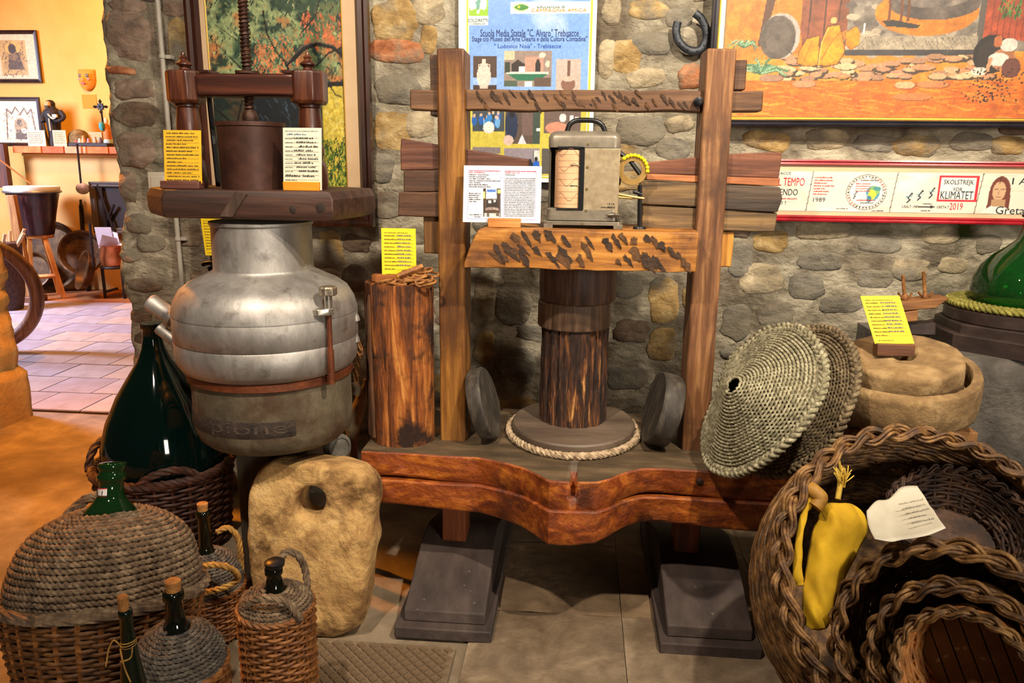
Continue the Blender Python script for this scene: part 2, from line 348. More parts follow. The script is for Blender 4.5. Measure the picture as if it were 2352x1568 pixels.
ST = [(292, 12, 42, 13, 'p'), (293, 82, 54, 50, 'p'), (275, 161, 32, 8, 'o'), (303, 204, 50, 22, 'p'), (312, 262, 52, 26, 'b'), (312, 344, 46, 38, 'p'), (296, 428, 20, 34, 'p'), (395, 18, 30, 16, 'p'), (405, 95, 24, 48, 'y'),
      (318, 515, 30, 22, 'b'), (300, 586, 24, 14, 'o'), (345, 560, 34, 20, 'b'), (335, 655, 40, 16, 'b'), (325, 725, 24, 18, 'b'), (340, 775, 34, 18, 'b'), (335, 830, 26, 22, 'b'), (350, 880, 34, 16, 'b'),
      (435, 540, 30, 26, 'b'), (455, 650, 20, 30, 'b'), (740, 575, 46, 44, 'y'), (820, 560, 34, 20, 'b'), (812, 640, 30, 30, 'b'), (905, 48, 56, 44, 'y'), (985, 25, 38, 30, 'w'), (910, 118, 64, 27, 'o'), (985, 90, 20, 34, 'y'),
      (915, 205, 56, 34, 'g'), (905, 300, 46, 42, 'y'), (965, 285, 34, 30, 'w'), (880, 385, 26, 34, 'g'), (890, 470, 40, 30, 'b'), (965, 540, 34, 22, 'g'),
      (1405, 25, 22, 32, 'w'), (1490, 22, 46, 22, 'y'), (1440, 130, 34, 40, 'y'), (1393, 135, 20, 46, 'w'), (1560, 40, 34, 24, 'g'), (1500, 100, 52, 26, 'g'), (1585, 178, 28, 28, 'o'), (1470, 300, 60, 34, 'g'), (1440, 350, 34, 22, 'y'), (1545, 340, 40, 26, 'g'), (1560, 285, 34, 20, 'w'), (1480, 180, 44, 22, 'w'),
      (1112, 690, 26, 60, 'w'), (1112, 800, 24, 40, 'y'), (1180, 700, 44, 50, 'g'), (1190, 840, 40, 40, 'g'), (1525, 690, 36, 52, 'y'), (1440, 655, 36, 30, 'g'), (1450, 760, 44, 28, 'b'), (1520, 790, 34, 40, 'y'), (1440, 870, 50, 26, 'g'), (1530, 890, 34, 34, 'b'),
      (1760, 322, 58, 22, 'y'), (1900, 320, 50, 24, 'w'), (2010, 330, 50, 20, 'g'), (2105, 335, 56, 26, 'y'), (2230, 325, 50, 22, 'g'), (2310, 335, 40, 22, 'y'), (1890, 530, 66, 22, 'w'), (2160, 540, 48, 22, 'w'), (2020, 560, 56, 22, 'g'), (1770, 555, 40, 26, 'y'),
      (1750, 640, 50, 36, 'w'), (1700, 600, 30, 40, 'g'), (1880, 600, 50, 22, 'g'), (1850, 660, 44, 30, 'g'), (2090, 620, 46, 26, 'w'), (2190, 610, 34, 20, 'w'), (2010, 640, 40, 22, 'g'), (1780, 720, 44, 26, 'b'), (1930, 700, 50, 20, 'g'), (2270, 560, 30, 24, 'b'), (1690, 740, 34, 44, 'g'), (2180, 680, 50, 18, 'g'), (1700, 440, 30, 20, 'w')]
r_ = random.Random(3)
for tries in range(2600):
    if len(ST) > 210: break
    x, y = r_.uniform(300, 2400), r_.uniform(-120, 1150); rx, ry = r_.uniform(24, 70), r_.uniform(14, 40)
    if x < 330+max(0, y-800)*.1 and x-rx < 300: continue
    if all(abs(x-s[0]) > (rx+s[2])*.92 or abs(y-s[1]) > (ry+s[3])*.95 for s in ST):
        ST.append((x, y, rx, ry, r_.choice('ggwygbg' if x > 860 else 'bbgpg')))
for i, s in enumerate(ST): stone(s[0], s[1], s[2], s[3], s[4], i*1.7, r_.uniform(-.12, .12), r_.uniform(.004, .011))
# left side of the doorway: rough stub of the same thick wall, its base rendered
jp = [(-260, -500), (-120, 150), (-40, 440), (2, 570), (16, 640), (9, 655), (24, 682), (18, 705), (30, 745), (33, 780), (42, 800), (40, 838), (62, 846), (66, 870), (72, 910), (76, 952)]
_j = np.array([at(x, y, 3.5)[[2, 0]] for x, y in jp]); _j = _j[np.argsort(_j[:, 0])]
mb = MB(); G = []
for z in np.linspace(-.01, 2.6, 90):
    xe = float(np.interp(z, _j[:, 0], _j[:, 1])); row = [(xe-1.2, 3.5, z)]
    amp = .006 if z < .3 else .03
    for y in np.linspace(3.5, 2.75, 24): row.append((xe+amp*noise.fractal(Vector((y*6, z*9, 1)), 1., 2., 4)-(3.5-y)*.05, y, z))
    row.append((xe-1.3, 2.75, z)); G.append(row)
mb.grid(G, flip=True)
ochre = pm('ochre_render', [(.3, '#b58a45'), (.6, '#cfa65c'), (.8, '#d9bb7d')], 7, (1, 1, 1), .9, 0, .7, .015, 20)
mb.build('wall_left', ochre, kind='structure', smooth=180, label='rough ochre rendered stub of wall beside the doorway')
# floor of the press room
concrete = pm('worn_concrete', [(.22, '#54483a'), (.48, '#8b7a63'), (.76, '#b8a68a')], 4.2, (1, 1, 1), .8, 0, .7, .007, 22, None, 10, .5, ('#5d4a36', 1.3, .5, .72), 0, .12)
slabm = [pm('floor_slab_%d' % i, [(.22, a), (.5, b), (.78, c)], 7, (1, 1, 1), .78, 0, .9, .006, 26, None, 10, .6, ('#57452f', 2.0, .46, .66), 0, .12) for i, (a, b, c) in enumerate((('#4a3d2f', '#84715a', '#b8a487'), ('#46372a', '#7b654b', '#aa9070'), ('#4f4234', '#8b7860', '#bda88c')))]
mb = MB(); G = [[(x, y, .004*noise.fractal(Vector((x*2, y*2, 0)), 1., 2., 4)-.008) for x in np.linspace(-4.2, 3.2, 110)] for y in np.linspace(-.6, 3.56, 80)]
mb.grid(G); floor = mb.build('floor', concrete, kind='structure', smooth=180, label='worn concrete and stone slab floor of the press room')
sl = [];
for i in range(3):
    b = MB(); n = 8; s_ = .2091; g = []
    for a in range(n+1):
        g.append([((c/n*2-1)*s_, (a/n*2-1)*s_, .004+.0035*noise.fractal(Vector((a*.45+i*9, c*.45, 0)), 1., 2., 3)-(.004 if a in (0, n) or c in (0, n) else 0)) for c in range(n+1)])
    b.grid(g); o = b.build('slab', slabm[i], smooth=180); sl.append(o.data); bpy.data.objects.remove(o)
for i in range(5):
    for j in range(6):
        x, y = -.055+i*.42, .95+j*.42
        if y > 2.7: continue
        piece('floor_slab', sl[r_.randrange(3)], floor, (x, y, -.003), (0, 0, r_.choice((0, pi/2, pi))))
# embossed tiles with diamond studs in front of the press
stud = MB(); a, h = .0148, .005
stud.loft([[(a, 0, 0), (0, a, 0), (-a, 0, 0), (0, -a, 0)], [(a*.8, 0, h), (0, a*.8, h), (-a*.8, 0, h), (0, -a*.8, h)]])
so = stud.build('tile_stud', slabm[1], smooth=0); sm = so.data; bpy.data.objects.remove(so)
c0, c1 = atz(722, 1468, 0), atz(1050, 1480, 0); x1, ytop = c1[0], c0[1]
b = MB(); b.box(x1-.40, x1, ytop-.46, ytop, -.004, .003); b.build('studded_tile', slabm[0], floor, bevel=.002)
p = .0168*2
for i in range(12):
    for j in range(14):
        for o_ in (0, .5):
            x, y = x1-.017-(i+o_)*p, ytop-.017-(j+o_)*p
            if x > x1-.392 and y > ytop-.33: piece('tile_stud', sm, floor, (x, y, .003))
# ---------------------------------------------------------------- room beyond the doorway
FY = 7.45
yplaster = pm('yellow_plaster', [(.25, '#dcab52'), (.55, '#e8bd66'), (.8, '#efcd86')], 1.6, (1, 1, 1), .9, 0, .25, .01, 9)
cplaster = pm('cream_plaster', [(.3, '#d9a45c'), (.6, '#e4b470'), (.8, '#ebc48a')], 2.4, (1, 1, 1), .9, 0, .25, .01, 9)
shz = at(130, 336, 7.0)[2]
mb = MB(); mb.box(-8, -2.6, FY, FY+.3, 0, 3.6); wf = mb.build('wall_far', yplaster, kind='structure', label='yellow plastered wall of the room beyond')
lx0, lx1 = at(32, 360, 7.0)[0], -3.2
mb = MB(); mb.box(lx0, lx1, 7.12, FY, 0, shz-.06); mb.box(lx0, lx1, 7.10, FY, shz-.09, shz-.062); mb.build('trim_1', cplaster, kind='structure', label='cream plastered low wall carrying the brick ledge', bevel=.01)
brk = [pm('ledge_brick_%d' % i, [(.3, a), (.7, b_)], 12, (1, 1, 1), .85, 0, .4) for i, (a, b_) in enumerate((('#c85f2c', '#e58a4e'), ('#b9502c', '#d8784a'), ('#d98a5c', '#eeb088')))]
led = thing('brick_ledge', 'row of orange bricks along the top of the cream low wall', 'ledge', (lx0, 7.0, shz-.06)); x = lx0; i = 0
while x < lx1:
    L_ = .26*r_.uniform(.8, 1.2); b = MB(); b.box(x+.004, x+L_-.008, 6.99, 7.40, shz-.062, shz); b.build('brick', brk[i % 3], led, bevel=.004); x += L_; i += 1
tl = [pm('pale_tile_%d' % i, [(.25, a), (.55, b_), (.8, c)], 3.5, (1, 1, 1), .42, 0, .25, .004, 14, None, 8, .3, ('#8d7468', 3, .55, .75)) for i, (a, b_, c) in enumerate((('#a48f8c', '#c3b3b4', '#d8cdd0'), ('#9b8788', '#b7a9b3', '#cfc6d4'), ('#b59684', '#d0b6a8', '#e2d0c6')))]
mb = MB(); mb.box(-8, -1.2, 3.56, 7.45, -.05, -.006); fb = mb.build('floor_back', pm('tile_joint', [(.3, '#4a3a33'), (.7, '#6a564b')], 20), kind='structure', label='pale square tiles laid in offset rows beyond the doorway')
TS = []
for i in range(3):
    b = MB(); b.box(-.146, .146, -.1405, .1405, -.006, .002); o = b.build('t', tl[i], bevel=.003, smooth=0); TS.append(o)
row = 0; y = 3.70
while y < 6.5:
    for k in range(14):
        x = -5.35+k*.3+(.15 if row % 2 else 0)+.02*row
        if at(-40, 700, y)[0] < x < at(345, 800, y)[0]+.1:
            o = TS[r_.choice((0, 0, 1, 1, 2))]; piece('floor_tile', o.data, fb, (x, y, r_.uniform(-.001, .001)))
    y += .29; row += 1
for o in TS: bpy.data.objects.remove(o)
b = MB(); b.box(-6, -2.6, 6.42, 7.2, -.02, .0015); b.build('hearth_strip', pm('terracotta_strip', [(.3, '#8a4a22'), (.7, '#b8743f')], 6, rough=.7), fb)
# ================================================================ the large wooden press
oakz = wood('post_wood', '#40250c', '#7c4e1c', '#ad7a34', 'z', 26, .5, .7, ('#4d2b12', 4, .5, .7), .12)
oakz2 = wood('post_wood_grey', '#3d2614', '#72492a', '#a87a4c', 'z', 30, .6, .9, ('#4a2f1d', 5, .52, .68), .05)
oakx = wood('beam_wood', '#3a2415', '#5f4028', '#7d5a3b', 'x', 22, .65, .6)
dkplank = wood('dark_plank', '#2a1a11', '#4a3020', '#68472f', 'x', 24, .65, .6)
midw = wood('middle_beam_wood', '#5c350f', '#a86c26', '#d89c48', 'x', 20, .6, .8, ('#5d3619', 6, .48, .64))
benchw = pm('bench_front_wood', [(.25, '#42190a'), (.48, '#8a4012'), (.7, '#c87424')], 22, (.35, 1, 1), .45, 0, 1., .012, 30, (.6, 1, .6), 10, 1.2, ('#4f220c', 7, .48, .64), .12)
bencht = pm('bench_top_wood', [(.25, '#2e2319'), (.5, '#51422f'), (.78, '#776349')], 20, (.3, 1, 1), .6, 0, .6, .003)
footm = pm('foot_wood', [(.25, '#2b2320'), (.5, '#443833'), (.8, '#5f524a')], 14, (1, .3, 1), .75, 0, .6, .003, 40, None, 10, 0, ('#75695e', 60, .66, .72))
def carve(o, cutter_mb):   # cut a real recess
    cut = cutter_mb.build('c', o.data.materials[0]); md = o.modifiers.new('recess', 'BOOLEAN'); md.operation = 'DIFFERENCE'; md.object = cut; md.solver = 'EXACT'; bpy.context.view_layer.update()
    nm = bpy.data.meshes.new_from_object(o.evaluated_get(bpy.context.evaluated_depsgraph_get())); o.modifiers.clear(); o.data = nm; bpy.data.objects.remove(cut)
press = thing('wooden_press', 'large dark wooden beam press with two tall posts and a shaped bench', 'press', (0, 2.2, 0))
def slab(name, mat, parent, x0, x1, y0, y1, z0, z1, bev=.004, rgh=.0015, seg=10, ax=0, label=None):
    # hewn timber: box subdivided along its length and slightly uneven
    b = MB(); rings = []; lim = [(x0, x1), (y0, y1), (z0, z1)]; o = [i for i in range(3) if i != ax]
    n = 4
    for t in np.linspace(lim[ax][0], lim[ax][1], seg+1):
        ring = []
        for k in range(4):
            for q in range(n):
                f = q/n; cs = [(f, 0), (1, f), (1-f, 1), (0, 1-f)][k]; p = [0, 0, 0]; p[ax] = t
                p[o[0]] = lim[o[0]][0]+cs[0]*(lim[o[0]][1]-lim[o[0]][0]); p[o[1]] = lim[o[1]][0]+cs[1]*(lim[o[1]][1]-lim[o[1]][0]); ring.append(p)
        rings.append(ring)
    b.loft(rings)
    if rgh: b.rough(rgh, 11, len(name)+x0*7)
    ob = b.build(name, mat, parent, smooth=40, bevel=bev)
    if label: ob['label'] = label
    return ob
ZB = .466
for s, mt in ((-1, oakz), (1, oakz2)):
    cx = s*.348
    slab('post', mt, press, cx-.037, cx+.037, 2.12, 2.235, ZB-.02, 1.548, .005, .002, 20, 2)
# upper cross beam through both posts, with locking wedges
xl, xr = at(943, 228, 2.145)[0], at(1750, 232, 2.145)[0]; z0, z1 = at(1300, 255, 2.145)[2], at(1300, 207, 2.145)[2]
tb = slab('cross_beam', oakx, press, xl, xr, 2.14, 2.19, z0, z1, .004, .004, 26, 0)
adze = pm('adze_cut', [(.3, '#241810'), (.7, '#4d3626')], 40, (1, 1, 1), .8, 0, .8)
adze2 = pm('adze_cut_pale', [(.3, '#3d2816'), (.7, '#6d4a2a')], 40, (1, 1, 1), .8, 0, .8)
def cuts(parent, spots, Y, mat, seed):
    r = random.Random(seed); b = MB()
    for kk, (px, py, L_, wd, a) in enumerate(spots):
        Y -= .00004
        c = at(px, py, Y); k = abs(at(px+10, py, Y)[0]-c[0])/10; L2, W2 = L_*k, wd*k; pts = []
        for j in range(16):
            q = j*2*pi/16; u, v = math.cos(q)*L2*.5*r.uniform(.72, 1.12), math.sin(q)*W2*.5*r.uniform(.45, 1.25)*(1-.45*math.cos(q))
            pts.append((c[0]+u*math.cos(a)-v*math.sin(a), Y, c[2]-u*math.sin(a)-v*math.cos(a)))
        b.prism(pts[::-1], (0, .01, 0), r.choice((0, 0, 1)))
    o = b.build('adze_marks', [mat, adze2], parent, smooth=0); o['kind'] = 'stuff'
r = random.Random(11)
cuts(tb, [(r.uniform(1100, 1590), r.uniform(215, 248), r.uniform(18, 34), r.uniform(4, 9), r.uniform(.75, 1.15)) for _ in range(44)], 2.1388, adze, 1)
for x0, x1, ya, yb in ((988, 1012, 126, 266), (1688, 1711, 138, 208)):
    p0, p1 = at(x0, ya, 2.15), at(x1, yb, 2.15); slab('wedge', dkplank, press, p0[0], p1[0], 2.145, 2.21, p1[2], p0[2], .003, .002, 8, 2)
# packing planks and wedges through the slots of the posts
def plank(pts, y0, y1, mat, name='packing_plank'):
    b = MB(); P = []
    q = [at(x, y, y0) for x, y in pts]
    # subdivide outline a little so the hewn edge shows
    o = []
    for i in range(len(q)):
        a, c = q[i], q[(i+1) % len(q)]
        for t in np.linspace(0, 1, 7)[:-1]: o.append(a+(c-a)*t)
    b.prism(o, (0, y1-y0, 0)); b.rough(.0025, 14, pts[0][0]); return b.build(name, mat, press, smooth=35, bevel=.003)
wedgew = wood('wedge_wood', '#3a1f16', '#5c3626', '#7d5138', 'x', 26, .6, .5)
redw = wood('packing_red', '#3a2016', '#6a3f2b', '#965f42', 'x', 20, .7, .9, ('#472c20', 7, .5, .66))
yelw = wood('packing_pale', '#33261a', '#6b5335', '#9a7a4c', 'x', 20, .7, .9, ('#3d3128', 7, .5, .66))
plank([(921, 318), (1213, 366), (1213, 389), (920, 391)], 2.145, 2.2, wedgew, 'wedge')
plank([(928, 391), (1075, 391), (1075, 441), (927, 441)], 2.14, 2.205, dkplank)
plank([(915, 441), (1075, 441), (1075, 499), (914, 497)], 2.135, 2.21, dkplank)
plank([(972, 497), (1040, 497), (1040, 582), (974, 582)], 2.15, 2.21, wood('block_left', '#3c2513', '#69451f', '#8a602f', 'z', 24))
plank([(1487, 372), (1600, 362), (1700, 352), (1796, 349), (1790, 410), (1487, 400)], 2.145, 2.2, redw, 'wedge')
plank([(1484, 399), (1790, 410), (1790, 428), (1484, 414)], 2.14, 2.205, wood('packing_strip', '#6e3a1c', '#a05f34', '#c08350', 'x', 24))
plank([(1471, 416), (1640, 422), (1640, 478), (1471, 468)], 2.135, 2.21, yelw)
plank([(1640, 423), (1792, 429), (1797, 455), (1786, 488), (1640, 479)], 2.135, 2.21, wood('packing_dark', '#211913', '#43362b', '#655444', 'x', 20, .7, .9))
plank([(1475, 470), (1786, 489), (1780, 533), (1475, 524)], 2.14, 2.205, yelw)
plank([(1640, 533), (1686, 533), (1680, 613), (1640, 613)], 2.15, 2.21, wood('block_right', '#7a4815', '#b87a2a', '#d79d44', 'z', 24))
b = MB(); c = at(1608, 233, 2.12); b.lathe([(.012, 0), (.012, .012), (.007, .014)], (-.348+.646, 2.135, c[2]), 12, (0, -1, 0)); b.build('bolt', flat('black_iron', '#16161a', .4, .6), press)
# middle beam carrying the ram
b = MB(); zt, zb = at(1350, 528, 2.03)[2], at(1350, 620, 2.03)[2]; rings = []
for t in np.linspace(0, 1, 34):
    x = -.300+t*.606; dz = max(0, .045-(x+.300)); cut = (dz/.045)**1.6*(zt-zb)*.86; top = zt-cut
    ring = []
    for (y, z) in ((2.03, zb), (2.03, (zb+top)/2), (2.03, top-.004), (2.036, top), (2.15, top), (2.26, top), (2.26, (zb+top)/2), (2.26, zb), (2.15, zb)):
        n_ = noise.noise(Vector((x*18, y*9, z*18))); ring.append((x, y+.004*n_, z+.003*n_))
    rings.append(ring)
b.loft(rings)
mid = b.build('middle_beam', midw, press, smooth=35, bevel=.002)
r = random.Random(5); sp = []
for px in range(1092, 1590, 15):
    for row in range(3):
        if r.random() < .46: sp.append((px+r.uniform(-8, 8), 546+row*26+r.uniform(-9, 9)+(px-1100)*.03, r.uniform(18, 60), r.uniform(8, 22), r.uniform(.7, 1.1)))
sp = [s for s in sp if not (s[0] < 1150 and s[1] < 590-(s[0]-1080)*.5) and s[1] < 597+(s[0]-1100)*.035]
cuts(mid, sp, 2.0278, adze, 2)
# ram: two turned blocks above a split log
ramw = wood('ram_block_wood', '#2a1a12', '#4a3023', '#6a4a36', 'z', 30, .6, .5); rc = (0.004, 2.262)
rx = at(1325, 700, 2.26); rc = (at(1322, 720, 2.2)[0], 2.262)
za, zb2, zc, zd = at(1320, 626, 2.16)[2], at(1320, 702, 2.16)[2], at(1320, 762, 2.16)[2], ZB+.035
b = MB(); b.lathe([(.108, zb2), (.110, zb2+.003), (.112, (za+zb2)/2), (.111, za+.02)], (rc[0]+.004, rc[1], 0), 12, wob=.03); b.build('ram_block', ramw, press, smooth=30)
b = MB(); b.lathe([(.106, zc), (.108, zc+.004), (.107, zb2-.003), (.104, zb2)], (rc[0]-.004, rc[1], 0), 40); b.build('ram_block', wood('ram_collar', '#33231a', '#5a4433', '#7d6450', 'z', 34), press, smooth=30)
b = MB(); rings = []
for z in np.linspace(zd, zc+.004, 40):
    ring = []
    for j in range(72):
        a = j*2*pi/72; g = noise.noise(Vector((math.cos(a)*9, math.sin(a)*9, z*2.2))); rr = .098+.004*(zc-z)/(zc-zd)-.009*max(0, g-.1)*2+.0035*noise.noise(Vector((a*14, z*30, 3)))+.002*noise.noise(Vector((a*40, z*8, 1)))
        ring.append((rc[0]+rr*math.cos(a), rc[1]+rr*math.sin(a), z))
    rings.append(ring)
b.loft(rings)
bark = pm('split_log', [(.34, '#140b07'), (.47, '#331e13'), (.56, '#573219'), (.62, '#8d5a2c'), (.69, '#cf9a56')], 70, (1, 1, .10), .7, 0, 1., .014, 70, (1, 1, .12), 10, .7)
b.build('ram_log', bark, press, smooth=60)
# bench: plan curve of its front edge (bulging to a spout in the middle)
top_px = [(826, 1036), (920, 1041), (1007, 1047), (1097, 1051), (1157, 1062), (1200, 1074), (1236, 1091), (1259, 1104), (1307, 1107), (1371, 1108), (1400, 1100), (1427, 1088), (1455, 1080), (1480, 1076), (1530, 1077), (1585, 1080), (1640, 1083), (1700, 1087)]
fr = np.array([atz(x, y, ZB) for x, y in top_px]); fx = np.linspace(-.59, .60, 90)
def yfront(x): return float(np.interp(x, fr[:, 0], fr[:, 1]))
def benchlayer(name, z0, z1, out, mats):
    b = MB(); rings = []
    for x in fx:
        yf = yfront(x)-out; n_ = .003*noise.noise(Vector((x*14, z0*9, 0)))
        d = -.0+.018*math.exp(-(x/.12)**2)
        ring = [(x, yf+n_+.004, z0-d+.006*math.sin(x*9)), (x, yf+n_-.001, z0-d+.008+.006*math.sin(x*9)), (x, yf+n_*2, (z0+z1)/2), (x, yf+n_, z1-.004), (x, yf+n_+.005, z1), (x, 2.2, z1), (x, 2.44, z1), (x, 2.44, (z0+z1)/2), (x, 2.44, z0), (x, 2.2, z0)]
        rings.append(ring)
    b.loft(rings); b.mi = []
    n = 10
    for i in range(len(fx)-1): b.mi += [0 if j < 4 else 1 for j in range(n)]
    b.mi += [0, 0]
    return b.build(name, mats, press, smooth=35)
ub = benchlayer('bench_top', .392, ZB, 0, [benchw, bencht])
lb = benchlayer('bench_apron', .312, .389, .012, [benchw, benchw])
c = at(1607, 1107, 1.97); b = MB(); b.lathe([(.010, -.004), (.010, .006), (.006, .009)], (c[0], yfront(c[0])+.004, .435), 12, (0, -1, 0)); b.build('peg', flat('dark_peg', '#2a1208', .6), ub)
c = at(1034, 1077, 1.97); b = MB(); b.lathe([(.007, -.004), (.007, .005)], (c[0], yfront(c[0])+.004, .43), 10, (0, -1, 0)); b.build('peg', flat('dark_peg', '#2a1208', .6), ub)
c = atz(1318, 1100, ZB); b = MB(); b.box(c[0]-.009, c[0]+.009, c[1]-.06, c[1]+.05, ZB-.045, ZB+.03); carve(ub, b)
# legs and stepped feet
for s in (-1, 1):
    fx0, fx1 = (-.466, -.201) if s < 0 else (.246, .510); fc = (fx0+fx1)/2
    ft = thing if False else None
    b = MB(); Y0 = 1.835
    b.box(fx0, fx1, Y0, 2.55, 0, .034); base = b.build('foot', footm, press, bevel=.004)
    b = MB(); w0, w1 = .112, .112
    b.add([(fc-w0, Y0+.030, .034), (fc+w0, Y0+.030, .034), (fc+w0, Y0+.034, .066), (fc-w0, Y0+.034, .066), (fc-w1, 2.14, .150), (fc+w1, 2.14, .150), (fc-w1, 2.24, .150), (fc+w1, 2.24, .150), (fc-w1, 2.52, .066), (fc+w1, 2.52, .066), (fc-w1, 2.54, .034), (fc+w1, 2.54, .034)],
          [(0, 1, 2, 3), (3, 2, 5, 4), (4, 5, 7, 6), (6, 7, 9, 8), (8, 9, 11, 10), (0, 3, 4, 6, 8, 10), (1, 11, 9, 7, 5, 2), (0, 10, 11, 1)])
    b.build('foot_block', footm, base, bevel=.004)
    lx = at(1042, 1200, 2.12)[0] if s < 0 else at(1580, 1220, 2.12)[0]
    slab('leg', wood('leg_wood', '#4a2210', '#7a3e1c', '#9c5a2c', 'z', 24), press, lx-.036, lx+.036, 2.12, 2.22, .145, .33, .004, .002, 6, 2)
# pressing disc on its woven mat
dc = (at(1316, 990, 2.24)[0], 2.235)
def oval(rx, ry, z0, z1, n=64): return [[(dc[0]+rx*k*math.cos(a), dc[1]+ry*k*math.sin(a), z) for a in np.arange(n)*2*pi/n] for k, z in ((1, z0), (1.005, z0+.004), (1.005, z1-.005), (.985, z1))]
b = MB(); b.loft(oval(.183, .215, ZB+.014, ZB+.038)); b.build('pressing_disc', pm('disc_wood', [(.25, '#3a2e26'), (.5, '#5c4d40'), (.8, '#7a6a5a')], 10, (.25, 1, 1), .55, 0, .3, .002), label='round dark wooden pressing disc under the split log ram', cat='disc', smooth=30)
jute = pm('pale_rope', [(.3, '#6d5a45'), (.55, '#b39b7c'), (.8, '#dcc9aa')], 60, (1, 1, 1), .9, 0, .8, .003)
mt_ = thing('woven_press_mat', 'thin woven mat with pale rope edge under the pressing disc', 'mat', (dc[0], dc[1], ZB))
b = MB(); b.loft(oval(.186, .218, ZB+.001, ZB+.014)); b.build('mat_body', pm('mat_brown', [(.3, '#2e241b'), (.7, '#5b4c3b')], 50, rough=.95), mt_)
b = MB(); ring = [(dc[0]+.193*math.cos(a), dc[1]+.226*math.sin(a), ZB+.011) for a in np.linspace(0, 2*pi, 120)[:-1]]
rope(b, ring, .0115, 3, .045, 6, True); b.build('rope_edge', jute, mt_)
# two thick wooden discs leaning on the posts
dgrey = pm('grey_disc_wood', [(.25, '#201b17'), (.5, '#3a342d'), (.8, '#665c4f')], 40, (1, 1, .3), .6, 0, .5, .003)
def leandisc(c, ax, rx, th, label, bias):
    b = MB(); ax = V(ax)/np.linalg.norm(ax); prof = [(rx*.97, -th/2), (rx, -th/2+.006), (rx, th/2-.006), (rx*.96, th/2)]
    b.lathe(prof, c, 44, ax); return b.build('leaning_disc', dgrey, label=label, cat='disc', smooth=35)
R1 = .090
leandisc((-.261, 2.15, ZB+.108), (.97, -.06, .28), .106, .042, 'thick grey wooden disc leaning against the press post beside the log stump', 0)
leandisc((.255, 2.15, ZB+.110), (-.97, -.08, .26), .106, .058, 'thick grey wooden disc leaning against the press post beside the woven mats', 0)
# iron handle tip / split log stump with chain and card
stw = pm('stump_wood', [(.32, '#24120a'), (.45, '#643412'), (.57, '#a25a20'), (.7, '#d6924a')], 34, (1, 1, .09), .62, 0, 1., .014, 50, (1, 1, .12), 10, 1.0, ('#2c170c', 8, .5, .60))
sx, sy = at(930, 1000, 2.14)[0], 2.125; sb, stp = ZB, at(925, 655, 2.06)[2]
b = MB(); rings = []; r0 = abs(at(1004, 850, 2.12)[0]-at(852, 850, 2.12)[0])/2
for z in np.linspace(sb, stp, 44):
    ring = []; t = (z-sb)/(stp-sb)
    for j in range(64):
        a = j*2*pi/64; rr = r0*(.93+.06*t)*(1+.035*noise.noise(Vector((math.cos(a)*2, math.sin(a)*2, 4)))-.09*max(0, noise.noise(Vector((math.cos(a)*6, math.sin(a)*6, z*1.2)))-.22))+.0025*noise.noise(Vector((a*12, z*20, 0)))
        ring.append((sx-.004*t+rr*math.cos(a), sy+rr*.9*math.sin(a), z))
    rings.append(ring)
b.loft(rings)
stump = thing('log_stump', 'upright split orange-brown log standing on the end of the press bench', 'log', (sx, sy, sb))
b.build('trunk', stw, stump, smooth=60)
bk = MB(); 
for k in range(5):
    a0 = pi*(1.02+.05*k); 
    path = [(sx+r0*1.0*math.cos(a0+.03*math.sin(z*9+k)), sy+r0*.9*math.sin(a0), z) for z in np.linspace(sb+.02, stp-.03, 14)]
    bk.tube(path, [.006+.004*noise.noise(Vector((k, i*.7, 0))) for i in range(14)], 6)
bk.build('bark_strip', pm('old_bark', [(.3, '#24130a'), (.7, '#6b4224')], 40, (1, 1, .2), .9, 0, 1.), stump)
# chain heaped on the stump
rust = pm('rusty_iron', [(.3, '#4a2c16'), (.55, '#94602f'), (.8, '#cf9a58')], 50, (1, 1, 1), .6, .3, .6, .002)
lk = MB(); an = np.linspace(0, 2*pi, 22)[:-1]
path = [((.0115 if math.cos(a) > 0 else -.0115)+.0085*math.cos(a), .0085*math.sin(a), 0) for a in an]; lk.tube(path, .0034, 7, True)
lo_ = lk.build('chain_link', rust); lm = lo_.data; bpy.data.objects.remove(lo_)
ch = thing('rusty_chain', 'heap of rusty iron chain links on top of the log stump', 'chain', (sx+.02, sy-.03, stp))
r = random.Random(4); pts = [(880, 655), (893, 661), (906, 658), (918, 664), (932, 668), (946, 665), (958, 662), (972, 660), (984, 653), (979, 640), (966, 640), (955, 647), (943, 652), (930, 648), (936, 642), (938, 632), (950, 636), (963, 628), (976, 624), (990, 632), (984, 645), (940, 640), (955, 655), (970, 650)]
for i, (x, y) in enumerate(pts):
    w_ = at(x, y, 2.085-.02*(i < 9)+.012*(i > 13)); piece('chain_link', lm, ch, (w_[0], w_[1], max(w_[2], stp+.004)), (r.uniform(.2, 1.5) if i % 2 else r.uniform(-.4, .4), r.uniform(-.3, .3), r.uniform(-.6, .6)), (1.1, 1.1, 1.1))
b = MB(); a, c = at(915, 634, 2.08), at(972, 612, 2.10); b.tube([a, c], [.009, .010], 6); b.build('chain_bar', rust, ch, smooth=20)
